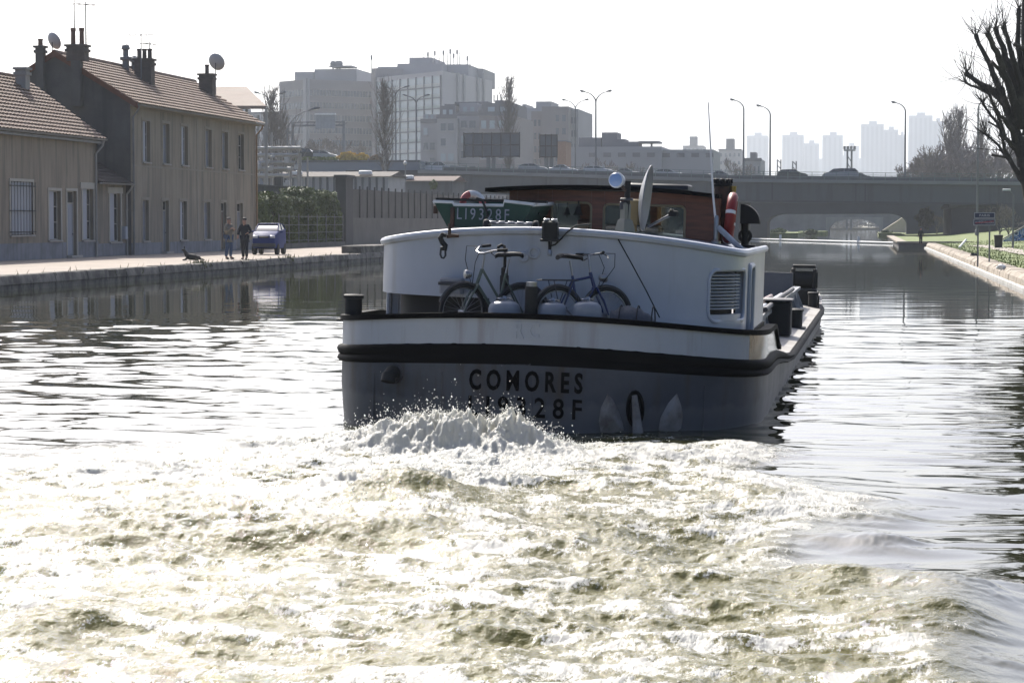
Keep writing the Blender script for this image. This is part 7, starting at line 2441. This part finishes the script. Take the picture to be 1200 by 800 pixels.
def person(label, base, rz, H, jacket, trousers, hair, pose, group=None):
    """standing figure facing local -y; pose: (left elbow, left hand, right elbow, right hand, feet) in units of the height"""
    t = thing('person', label, 'person', base, (0, 0, rz), group)
    k = H
    lel, lha, rel, rha, feet, lean = pose
    V = lambda p: (p[0] * k, p[1] * k, p[2] * k)
    lx, ly = lean
    neck = (lx, ly, .83); chest = (lx * .8, ly * .8, .72); waist = (lx * .4, ly * .4, .60); pel = (0, 0, .52); head = (lx * 1.1, ly * 1.1 - .012, .905); crown = (lx * 1.15, ly * 1.15 - .008, .965)
    shl, shr = (lx + .095, ly + .005, .795), (lx - .095, ly + .005, .795)
    fl, fr = feet
    def leg(f, s): return [(s * .045, 0, .50), (s * .05 + (f[0] - s * .05) * .5, f[1] * .5 - .015, .28), (f[0], f[1] + .01, .05), (f[0] + s * .006, f[1] - .075, .022)]
    L, Rg = leg(fl, 1), leg(fr, -1)
    J = [(*V(pel), .080 * k), (*V(waist), .074 * k), (*V(chest), .082 * k), (*V(neck), .032 * k), (*V(head), (.048 * k, .058 * k)), (*V(crown), (.036 * k, .044 * k)),
         (*V(shl), .036 * k), (*V(lel), .025 * k), (*V(lha), .018 * k), (*V(shr), .036 * k), (*V(rel), .025 * k), (*V(rha), .018 * k)]
    E = [(0, 1), (1, 2), (2, 3), (3, 4), (4, 5), (2, 6), (6, 7), (7, 8), (2, 9), (9, 10), (10, 11)]
    for S in (L, Rg):
        i0 = len(J)
        for p, r in zip(S, (.056, .037, .024, .022)): J.append((*V(p), r * k))
        E += [(0, i0), (i0, i0 + 1), (i0 + 1, i0 + 2), (i0 + 2, i0 + 3)]
    # fingers: four and a thumb rooted in each hand
    for hi, el, s in ((8, lel, 1), (11, rel, -1)):
        h = Vector(J[hi][:3]); d = (h - Vector(V(el))).normalized()
        side = d.cross(Vector((0, 0, 1))); side = side.normalized() if side.length > .05 else Vector((1, 0, 0))
        for f, ln in ((-1.5, .034), (-.5, .040), (.5, .042), (1.5, .036)):
            i0 = len(J); a = h + side * f * .0085 * k + d * .03 * k; b = a + d * ln * k * .8 + Vector((0, 0, -.008 * k))
            J.append((*a, .0062 * k)); J.append((*b, .005 * k)); E += [(hi, i0), (i0, i0 + 1)]
        i0 = len(J); a = h + side * .02 * k + d * .015 * k; J.append((*a, .006 * k)); J.append((*(a + d * .025 * k + side * .008 * k), .005 * k)); E += [(hi, i0), (i0, i0 + 1)]
    skin_mesh('body', J, E, M_skin, t)
    # face
    g = MB(); hd = Vector(V(head)) + Vector((0, -.055 * k, 0))
    g.add([hd + Vector((-.01 * k, 0, -.004 * k)), hd + Vector((.01 * k, 0, -.004 * k)), hd + Vector((0, -.014 * k, -.012 * k)), hd + Vector((0, .0, .02 * k))], [(0, 1, 2), (0, 2, 3), (1, 3, 2), (0, 3, 1)])
    g.build('nose', M_skin, t, local=True)
    for s in (-1, 1):
        g = MB(); g.ball(hd + Vector((s * .017 * k, .006 * k, .012 * k)), .006 * k, 6, 5); g.build('eye', M_black2, t, local=True)
        g = MB(); g.ball(Vector(V(head)) + Vector((s * .049 * k, .005 * k, 0)), .013 * k, 6, 5, (.4, .8, 1.2)); g.build('ear', M_skin, t, local=True)
    g = MB(); g.ball(Vector(V(crown)) + Vector((0, .012 * k, -.012 * k)), .055 * k, 12, 8, (.92, 1.08, .72)); g.build('hair', hair, t, local=True)
    # clothes follow the same skeleton, a little thicker
    JJ = [(*V((0, 0, .50)), .092 * k), (*V(waist), .088 * k), (*V(chest), .094 * k), (*V((neck[0], neck[1], .80)), .050 * k), (*V(shl), .046 * k), (*V(lel), .036 * k), (*V(Vector(lel).lerp(Vector(lha), .85)), .029 * k), (*V(shr), .046 * k), (*V(rel), .036 * k), (*V(Vector(rel).lerp(Vector(rha), .85)), .029 * k), (*V((0, 0.005, .455)), .094 * k)]
    skin_mesh('jacket', JJ, [(0, 1), (1, 2), (2, 3), (2, 4), (4, 5), (5, 6), (2, 7), (7, 8), (8, 9), (0, 10)], jacket, t)
    TJ = [(*V((0, 0, .505)), .082 * k)]; TE = []
    for S in (L, Rg):
        i0 = len(TJ)
        for p, r in zip(S[:3], (.064, .047, .036)): TJ.append((*V(p), r * k))
        TE += [(0, i0), (i0, i0 + 1), (i0 + 1, i0 + 2)]
    skin_mesh('trousers', TJ, TE, trousers, t)
    for S in (L, Rg):
        a, b = S[2], S[3]
        skin_mesh('shoe', [(*V((a[0], a[1] + .012, .022)), .026 * k), (*V((b[0], b[1] - .02, .018)), .024 * k)], [(0, 1)], M_black2, t, sub=1)
    return t
M_jgrey = mat('grey_jacket', (.20, .185, .15), .9, var=.2, scale=6)
M_jeans = mat('blue_jeans', (.05, .085, .16), .9, var=.25, scale=5)
M_dark = mat('dark_clothes', (.014, .016, .024), .9, var=.3, scale=5)
M_hairg = mat('greying_hair', (.16, .14, .12), .8)
M_hairb = mat('dark_hair', (.02, .016, .013), .7)
def stand(px, pyf, pyh):
    p = onZ(px, pyf, Z_QUAY)
    return p, onY(px, pyh, p.y).z - Z_QUAY
p, H = stand(268, 303.5, 254)
person('man in grey jacket and blue jeans, hand raised to his chin', (p.x, p.y, Z_QUAY), R(62), H, M_jgrey, M_jeans, M_hairg,
       ((.13, -.02, .655), (.06, -.13, .70), (-.13, .0, .65), (-.03, -.14, .73), ((.055, -.02), (-.05, .03)), (0, -.01)))
p, H = stand(287, 304, 254.5)
person('man in dark blue clothes and dark trousers walking towards the water', (p.x, p.y, Z_QUAY), R(-8), H, M_dark, M_dark, M_hairb,
       ((.165, -.0, .66), (.10, -.08, .62), (-.165, .01, .66), (-.15, -.05, .55), ((.06, -.04), (-.055, .03)), (0, -.008)))
p = onZ(1076, 287, .55)
person('small dark figure standing on the far right bank corner by the boom', (p.x + .2, p.y + 1.0, .55), R(170), onY(1076, 267, p.y).z - .5, M_dark, M_dark, M_hairb,
       ((.13, .0, .66), (.13, -.03, .52), (-.13, .0, .66), (-.12, -.04, .52), ((.05, 0), (-.05, .01)), (0, 0)))
# dog lying on the quay
p = onZ(226, 305.5, Z_QUAY)
dog = thing('dog', 'black and tan dog lying on the quay with its head raised', 'dog', (p.x, p.y, Z_QUAY), (0, 0, R(8)))
M_fur = mat('black_tan_fur', (.012, .011, .010), .8, col2=(.13, .07, .035), mixat=(.58, .66), scale=2.2)
J = [(0, 0, .19, .17), (-.32, 0, .22, .18), (-.55, 0, .34, .12), (-.68, 0, .50, .085), (-.74, 0, .60, .085), (-.88, 0, .585, .045), (-.95, 0, .58, .03),
     (.32, 0, .18, .16), (.50, .02, .16, .11), (.72, .1, .08, .04), (.98, .16, .05, .022),
     (-.46, -.15, .16, .065), (-.62, -.17, .06, .045), (-.86, -.17, .045, .038), (-.46, .15, .16, .065), (-.62, .17, .06, .045), (-.84, .17, .045, .038),
     (.40, -.17, .15, .10), (.22, -.24, .10, .05), (.48, -.26, .05, .04), (.30, -.27, .04, .035), (.42, .16, .14, .09), (.24, .2, .08, .05)]
E = [(0, 1), (1, 2), (2, 3), (3, 4), (4, 5), (5, 6), (0, 7), (7, 8), (8, 9), (9, 10), (1, 11), (11, 12), (12, 13), (1, 14), (14, 15), (15, 16), (7, 17), (17, 18), (18, 19), (19, 20), (7, 21), (21, 22)]
J = [(j[0] * .52, j[1] * .7, j[2] * .80, j[3] * .84) for j in J]
skin_mesh('body', J, E, M_fur, dog)
for s in (-1, 1):
    g = MB(); g.add([(v[0] * .52, v[1] * .7, v[2] * .8) for v in ((-.69, s * .05, .66), (-.66, s * .10, .64), (-.75, s * .08, .66), (-.69, s * .09, .83))], [(0, 1, 3), (1, 2, 3), (2, 0, 3), (0, 2, 1)]); g.build('ear', M_fur, dog, local=True)

# ---------------------------------------------------------------- cars
M_tint = mat('car_glass', (.02, .024, .028), .08, var=.2, spec=.9)
M_lampc = mat('headlamp_glass', (.45, .47, .50), .15, spec=.8)
M_tail = mat('tail_lamp', (.28, .02, .02), .25)
def car_paint(name, c): return mat(name, c, .5, var=.04, scale=2, spec=.25, coat=.1)
def car(label, base, rz, paint, L=4.1, W=1.7, Hh=1.45, kind='hatch', group=None, detail=True):
    """front towards local -y"""
    t = thing('parked_car' if group is None else 'car', label, 'car', base, (0, 0, rz), group)
    if kind == 'hatch':
        low = [(-.5, .30, .52), (-.495, .24, .60), (-.42, .2, .68), (-.22, .2, .76), (0, .2, .78), (.3, .2, .80), (.47, .22, .82), (.5, .3, .7)]
        top = [(-.24, .76), (-.06, .99), (.12, 1.0), (.36, .97), (.485, .80)]
    elif kind == 'van':
        low = [(-.5, .25, .55), (-.49, .2, .62), (-.42, .18, .70), (-.3, .18, .74), (0, .18, .76), (.3, .18, .76), (.49, .2, .76), (.5, .25, .7)]
        top = [(-.33, .73), (-.20, .97), (0, 1.0), (.40, 1.0), (.49, .77)]
    else:
        low = [(-.5, .3, .5), (-.495, .25, .56), (-.4, .2, .64), (-.2, .2, .70), (0, .2, .72), (.25, .2, .73), (.45, .22, .72), (.5, .3, .66)]
        top = [(-.20, .70), (-.04, .98), (.10, 1.0), (.22, .96), (.36, .73)]
    def ring(y, z0, z1, w):
        return [(-w * .96, y, z0), (-w, y, z0 + (z1 - z0) * .4), (-w * .97, y, z1 - .03), (-w * .86, y, z1), (w * .86, y, z1), (w * .97, y, z1 - .03), (w, y, z0 + (z1 - z0) * .4), (w * .96, y, z0)]
    g = MB()
    g.loft([ring(f * L, a * Hh, b * Hh, W / 2 * (.86 if abs(f) > .49 else .95 if abs(f) > .41 else 1)) for f, a, b in low])
    g.build('body', paint, t, local=True, sharp=45)
    wr = W / 2
    def tw(z): return wr * (.93 - .16 * (z / Hh - .72) / .28)
    g = MB()
    g.loft([[(-tw(z * Hh), f * L, z * Hh), (tw(z * Hh), f * L, z * Hh), (tw(z * Hh) * .999, f * L, z * Hh - .03), (-tw(z * Hh) * .999, f * L, z * Hh - .03)] for f, z in top[1:4]])
    g.build('roof', paint, t, local=True)
    # greenhouse: dark glass volume with painted pillars
    g = MB()
    prof = [(f * L, z * Hh - (.035 if 0 < i < 4 else 0)) for i, (f, z) in enumerate(top)]
    zb = .70 * Hh
    g.loft([[(s * (tw(z) - .015), y, z) for y, z in prof] for s in (-1, 1)])
    g.build('window_glass', M_tint, t, local=True)
    for s in (-1, 1):
        for i in ((0, 1), (3, 4)):
            a, b = prof[i[0]], prof[i[1]]
            MB().path([(s * tw(a[1]) * .99, a[0], a[1]), (s * tw(b[1]) * .99, b[0], b[1])], .035, 6).build('roof_pillar', paint, t, local=True)
        ym = (top[1][0] + top[3][0]) / 2 * L
        MB().path([(s * tw(zb) * .995, ym, zb), (s * tw(Hh) * .985, ym, Hh * .98)], .03, 6).build('roof_pillar', paint, t, local=True)
    for fy in (-.31, .31):
        for s in (-1, 1):
            r = .29
            wp = thing_part('wheel', t)
            M = Matrix.Translation((s * (W / 2 - .09), fy * L, r)) @ Matrix.Rotation(R(90), 4, 'Y')
            g = MB(); g.lathe([(r * .62, -.1), (r * .93, -.1), (r, -.06), (r, .06), (r * .93, .1), (r * .62, .1)], M, 20); g.build('tyre', M_rubber, wp, local=True)
            g = MB(); g.lathe([(0, -.09), (r * .62, -.085), (r * .62, .085), (0, .09)], M, 14); g.build('rim', M_chrome, wp, local=True)
    if detail:
        fz = low[1][2] * Hh
        for s in (-1, 1):
            g = MB(); g.cbox((s * W * .33, -.487 * L, fz - .05), (W * .2, .12, .14), .03); g.build('headlight', M_lampc, t, local=True)
            g = MB(); g.cbox((s * W * .40, .492 * L, low[-2][2] * Hh - .18), (W * .1, .08, .24), .02); g.build('tail_light', M_tail, t, local=True)
            g = MB(); g.cbox((s * (W / 2 + .07), -.17 * L, .80 * Hh * .92), (.16, .09, .12), .02); g.build('mirror', paint, t, local=True)
        g = MB(); g.cbox((0, -.495 * L, .31 * Hh), (W * .9, .14, .18), .04); g.cbox((0, .495 * L, .33 * Hh), (W * .9, .14, .18), .04); g.build('bumper', M_dkgrey, t, local=True)
        g = MB(); g.cbox((0, -.498 * L, fz - .07), (W * .38, .06, .10), .02); g.build('grille', M_black2, t, local=True)
    return t
p = onZ(301, 298.5, Z_QUAY)
car('blue compact car parked on the quay beside the hedge', (p.x + .30, p.y + 1.4, Z_QUAY), R(4), mat('blue_car_paint', (.010, .028, .15), .6, var=.05, spec=.1), L=3.1, W=1.36, Hh=onY(301, 261.5, p.y + 1.5).z - Z_QUAY)
M_cw, M_cs, M_cd = car_paint('white_car_paint', (.62, .62, .62)), car_paint('silver_car_paint', (.34, .35, .36)), car_paint('dark_car_paint', (.035, .045, .045))
GE = 'cars on top of the embankment'
for px, Y, paint, kind, Hh, lab, rz in ((356, YE + 6, M_cd, 'van', 1.9, 'dark people carrier on the embankment, leftmost of the cars there', 90), (380, YE + 6, M_cs, 'hatch', 1.55, 'silver hatchback on the embankment beside the yellow bushes', 90),
                                        (478, YE + 5, M_cw, 'hatch', 1.6, 'pale car leading the row of three right of the poplar', -80), (495, YE + 5, M_cs, 'sedan', 1.45, 'silver middle car in the row of three right of the poplar', -80), (511, YE + 5, M_cw, 'sedan', 1.4, 'white saloon, rightmost in the row of three right of the poplar', -80)):
    x = onY(px, 190, Y).x
    car(lab, (x, Y, ze - .1 if px < 470 else bz_at(bx[0]) + .0), R(rz), paint, 3.9 if kind != 'van' else 4.4, 1.75, Hh + (.5 if px > 470 else .3), kind, group=GE, detail=False)
g = MB(); xa, xb = onY(455, 190, YE).x, onY(530, 190, YE).x
g.span((xa, YBR + 2, bz_at(bx[0]) - 3), (bx[0] - .01, YE + 12, bz_at(bx[0]) - .01)); tag(g.build('road_ramp', M_road), kind='structure')
GBR = 'cars crossing the motorway bridge'
yc = YBR + 24
for px, paint, kind, Hh, lab, rz, dy in ((625, M_cs, 'hatch', 1.5, 'silver car on the bridge below the wide billboard', 90, 0), (660, M_cw, 'sedan', 1.5, 'white saloon on the bridge below the small billboard', 90, 0), (701, M_cw, 'hatch', 1.45, 'white car on the bridge at the foot of the twin-armed lamp', 90, 0), (735, M_cs, 'sedan', 1.3, 'low silver car on the bridge left of the dish', 90, 4),
                                     (929, M_cd, 'hatch', 1.6, 'dark green estate car on the bridge right of the close lamps', 90, 0), (985, M_cs, 'van', 1.8, 'grey van on the bridge before the broad pale tower', -90, 0), (1003, M_cd, 'sedan', 1.25, 'low dark car tailing behind the grey van on the bridge', -90, 3), (783, M_cw, 'hatch', 1.35, 'white car on the bridge just right of the dish', 90, 5), (846, M_cs, 'sedan', 1.3, 'silver car on the bridge behind the whip aerial', 90, 5)):
    x = onY(px, 205, yc + dy).x
    car(lab, (x, yc + dy, bz_at(x) + .04), R(rz), paint, 4.0 if kind != 'van' else 4.8, 1.75, Hh + .12, kind, group=GBR, detail=False)

# ---------------------------------------------------------------- signs on the right bank
Ys = onZ(1145, 305, .5).y
def G2(px, py): return onY(px, py, Ys)
sg = thing('town_sign', 'pair of dark blue place-name plates on two posts, PARIS above a crossed-out name', 'sign', (G2(1154, 290).x, Ys, .5))
M_signb = mat('sign_blue', (.022, .028, .075), .4, var=.08)
M_signw = mat('sign_white', (.42, .42, .45), .5, var=.05)
for px in (1146, 1159.5):
    x = G2(px, 290).x; g = MB(); g.path([(x, Ys + .05, float(rb_z(x, Ys)) - .2), (x, Ys + .05, G2(px, 249).z)], .035, 8); g.build('post', M_pole, sg)
for (x0, y0, x1, y1, txt, tw) in ((1141.5, 249, 1166, 255.8, 'PARIS', .5), (1140.8, 256.6, 1166.4, 264.2, 'AUBERVILLIERS', .86)):
    a, b = G2(x0, y1), G2(x1, y0)
    pl = thing_part('name_plate', sg)
    g = MB(); g.span((a.x, Ys - .01, a.z), (b.x, Ys + .01, b.z)); g.build('border', M_signw, pl)
    g = MB(); q = .03; g.span((a.x + q, Ys - .018, a.z + q), (b.x - q, Ys - .012, b.z - q)); g.build('field', M_signb, pl)
    vs, fs = text_mesh(txt, (b.z - a.z) * .42, (b.x - a.x) * tw, depth=.004, bold=.03, tracking=1.15)
    g = MB(); g.add([((a.x + b.x) / 2 + v.x, Ys - .021 - v.z, (a.z + b.z) / 2 + v.y) for v in vs], fs); g.build('lettering', M_signw, pl, sharp=20)
    if txt != 'PARIS':
        g = MB(); m_ = (a.z + b.z) / 2; u = Vector((b.x - a.x - .15, 0, (b.z - a.z) * .5)).normalized()
        A, B = Vector((a.x + .07, Ys - .03, a.z + .1)), Vector((b.x - .07, Ys - .03, b.z - .1)); w = Vector((-.006, 0, .018))
        g.prism([A - w, B - w, B + w, A + w], (0, -.004, 0)); g.build('red_bar', mat('sign_red', (.40, .03, .05), .5), pl)

# graffiti ramp wall
Yw = onZ(1185, 284, .6).y
a, b = onY(1172, 284, Yw), onY(1225, 284, Yw)
gw = thing('graffiti_wall', 'low sloping wall painted with blue and white graffiti on the right bank', 'wall', ((a.x + b.x) / 2, Yw, .5))
def graff():
    m = bpy.data.materials.new('graffiti_paint'); m.use_nodes = True
    N, L = m.node_tree.nodes, m.node_tree.links; B = N['Principled BSDF']; B.inputs['Roughness'].default_value = .7
    tc = N.new('ShaderNodeTexCoord'); nz = N.new('ShaderNodeTexNoise'); nz.inputs['Scale'].default_value = .9; nz.inputs['Distortion'].default_value = 1.6; nz.inputs['Detail'].default_value = 2
    L.new(tc.outputs['Object'], nz.inputs['Vector']); r = N.new('ShaderNodeValToRGB'); r.color_ramp.interpolation = 'CONSTANT'
    e = r.color_ramp.elements; e[0].position = 0; e[0].color = (.05, .13, .38, 1); e[1].position = .42; e[1].color = (.55, .60, .70, 1)
    for pos, c in ((.47, (.03, .05, .14, 1)), (.51, (.16, .30, .55, 1)), (.57, (.60, .62, .64, 1)), (.63, (.08, .16, .34, 1))):
        q = e.new(pos); q.color = c
    L.new(nz.outputs['Fac'], r.inputs[0]); L.new(r.outputs[0], B.inputs['Base Color'])
    return m
zt0, zt1 = onY(1174, 281, Yw).z, onY(1200, 267, Yw).z
g = MB(); g.prism([(a.x, Yw, .3), (b.x, Yw, .3), (b.x, Yw, zt1 + (zt1 - zt0) * .8), (onY(1200, 267, Yw).x, Yw, zt1), (a.x + .3, Yw, zt0)], (0, .4, 0)); g.build('wall', graff(), gw)
g = MB(); P0, P1, P2 = Vector((a.x + .2, Yw - .05, zt0)), Vector((onY(1200, 267, Yw).x, Yw - .05, zt1)), Vector((b.x, Yw - .05, zt1 + (zt1 - zt0) * .8))
g.prism([P0, P1, P2, P2 + Vector((0, 0, .14)), P1 + Vector((0, 0, .14)), P0 + Vector((0, 0, .1))], (0, .5, 0)); g.build('coping', M_conc, gw)
# pale post leaning on the bank, and litter bin
p = onZ(1124, 290, .5); q = onY(1132, 281, p.y + 2)
tag(MB().path([(0, 0, 0), (q.x - p.x, 2, q.z - p.z)], .07, 8).build('leaning_pole', M_wpost, local=True, loc=tuple(p)), 'white pole lying tilted on the far right bank', 'pole')
p = onZ(1170, 289, .6)
t = thing('litter_bin', 'small dark litter bin on the grass near the park lamp', 'bin', (p.x, p.y, float(rb_z(p.x, p.y)) - .03))
g = MB(); g.lathe([(.24, 0), (.28, .8), (.3, .82), (.3, .88), (.2, .9), (0, .9)], None, 12); g.build('drum', M_black2, t, local=True)
for k, (px, py) in enumerate(((1141, 299), (1174, 313))):
    p = onZ(px, py, .48); z = float(rb_z(p.x, p.y))
    g = MB(); rng = random.Random(k)
    g.ball((0, 0, .06), .2, 9, 6, (1, .7, .5)); g.v = [tuple(c + rng.gauss(0, .02) for c in v) for v in g.v]
    tag(g.build('stone', M_wpost if k else M_black2, local=True, loc=(p.x, p.y, z)), ('dark lump of rubble lying on the grass below the sign', 'white lump lying on the grass near the kerb')[k], 'stone')

# ---------------------------------------------------------------- the big pollarded tree at the right edge
Yt = 84.0
def TP(px, py, dy=0): return onY(px, py, Yt + dy)
b = TP(1222, 352)
zg = float(rb_z(b.x, Yt))
tp = thing('pollarded_tree', 'big dark pollarded plane tree with knuckled limbs at the right edge', 'tree', (b.x, Yt, zg))
g = MB(); rng = random.Random(11)
tr_pts = [Vector((b.x, Yt, zg - .2)), TP(1221, 300), TP(1215, 255), TP(1208, 215), TP(1203, 185), TP(1199, 160)]
g.path(tr_pts, [.60, .42, .36, .33, .29, .22], 12)
limbs = [[(1200, 195), (1190, 160), (1180, 125), (1174, 105)], [(1200, 220), (1192, 203), (1181, 185), (1170, 170), (1155, 157)], [(1200, 212), (1188, 196), (1178, 178), (1176, 168)],
         [(1195, 165), (1182, 130), (1168, 95), (1155, 66), (1144, 42)], [(1190, 150), (1176, 118), (1158, 103), (1133, 87)], [(1182, 132), (1168, 112), (1150, 104), (1132, 97)], [(1196, 150), (1188, 115), (1176, 85), (1168, 62), (1158, 41)],
         [(1197, 145), (1192, 110), (1181, 75), (1175, 55), (1167, 34)], [(1198, 140), (1195, 100), (1186, 66), (1176, 33)], [(1199, 150), (1200, 100), (1193, 50), (1194, 12)], [(1200, 150), (1206, 100), (1200, 40), (1201, -20)],
         [(1195, 172), (1186, 152), (1176, 140), (1166, 128)], [(1193, 178), (1182, 165), (1172, 150), (1165, 142), (1152, 122)], [(1204, 180), (1222, 140), (1236, 80), (1244, 20)], [(1205, 190), (1230, 160), (1250, 120), (1266, 70)], [(1204, 200), (1228, 185), (1250, 170), (1262, 150)],
         [(1198, 190), (1189, 172), (1180, 162), (1160, 112)], [(1203, 160), (1212, 110), (1214, 60), (1216, -10)]]
gt = MB()
for i, L_ in enumerate(limbs):
    dy = rng.uniform(-1.6, 1.6)
    pts = [TP(px, py, dy * j / (len(L_) - 1)) for j, (px, py) in enumerate(L_)]
    # finer, slightly crooked line
    fine = []
    for a, c in zip(pts, pts[1:]):
        for k in range(3): fine.append(a.lerp(c, k / 3) + Vector([rng.gauss(0, .02) for _ in range(3)]))
    fine.append(pts[-1])
    r0 = rng.uniform(.14, .19) if i not in (1, 2, 5, 11, 12, 16) else rng.uniform(.08, .11)
    n = len(fine)
    rad = [r0 * (1 - .55 * k / (n - 1)) for k in range(n)]
    rad[-1] = rad[-2] * 1.12; rad[n // 2] *= 1.12
    g.path(fine, rad, 8)
    g.ball(fine[-1], rad[-1] * 1.1, 8, 6)
    for k in range(26):
        j = n - 1 if k < 14 else rng.randint(n // 2, n - 1)
        d = (fine[-1] - fine[-3]).normalized() * .6 + Vector([rng.gauss(0, .6) for _ in range(3)]) + Vector((0, 0, .5))
        d.normalize(); Lt = rng.uniform(.3, 1.4)
        q = [fine[j]]
        for s in range(3):
            d = (d + Vector([rng.gauss(0, .18) for _ in range(3)]) + Vector((0, 0, .12))).normalized(); q.append(q[-1] + d * Lt / 3)
        gt.path(q, [.015, .012, .009, .006], 3, caps=False)
    if i % 2 == 0:   # short stub with a knuckle
        j = n // 2; d = Vector((rng.uniform(-1, .2), rng.gauss(0, .4), rng.uniform(.1, .8))).normalized()
        g.path([fine[j], fine[j] + d * .35, fine[j] + d * .6], [rad[j] * .6, rad[j] * .45, rad[j] * .55], 7)
M_plane = mat('plane_bark', (.035, .031, .027), .95, col2=(.075, .068, .058), mixat=(.5, .7), scale=2.5, bump=.9, bscale=8)
g.build('trunk', M_plane, tp)
gt.build('crown', M_plane, tp, fixn=False)
# ================================================================== HAZE
g = MB()
g.span((-7000, -80, -3.0), (7000, 7000, 330))
hm = bpy.data.materials.new('haze')
hm.use_nodes = True
hm.node_tree.nodes.remove(hm.node_tree.nodes['Principled BSDF'])
pv = hm.node_tree.nodes.new('ShaderNodeVolumePrincipled')
pv.inputs['Color'].default_value = (0.85, 0.925, 1.0, 1)
pv.inputs['Density'].default_value = 0.00017
pv.inputs['Anisotropy'].default_value = 0.45
hm.node_tree.links.new(pv.outputs[0], hm.node_tree.nodes['Material Output'].inputs['Volume'])
ho = g.build('haze', hm)
tag(ho, kind='stuff', label='pale morning haze over the whole canal and city')
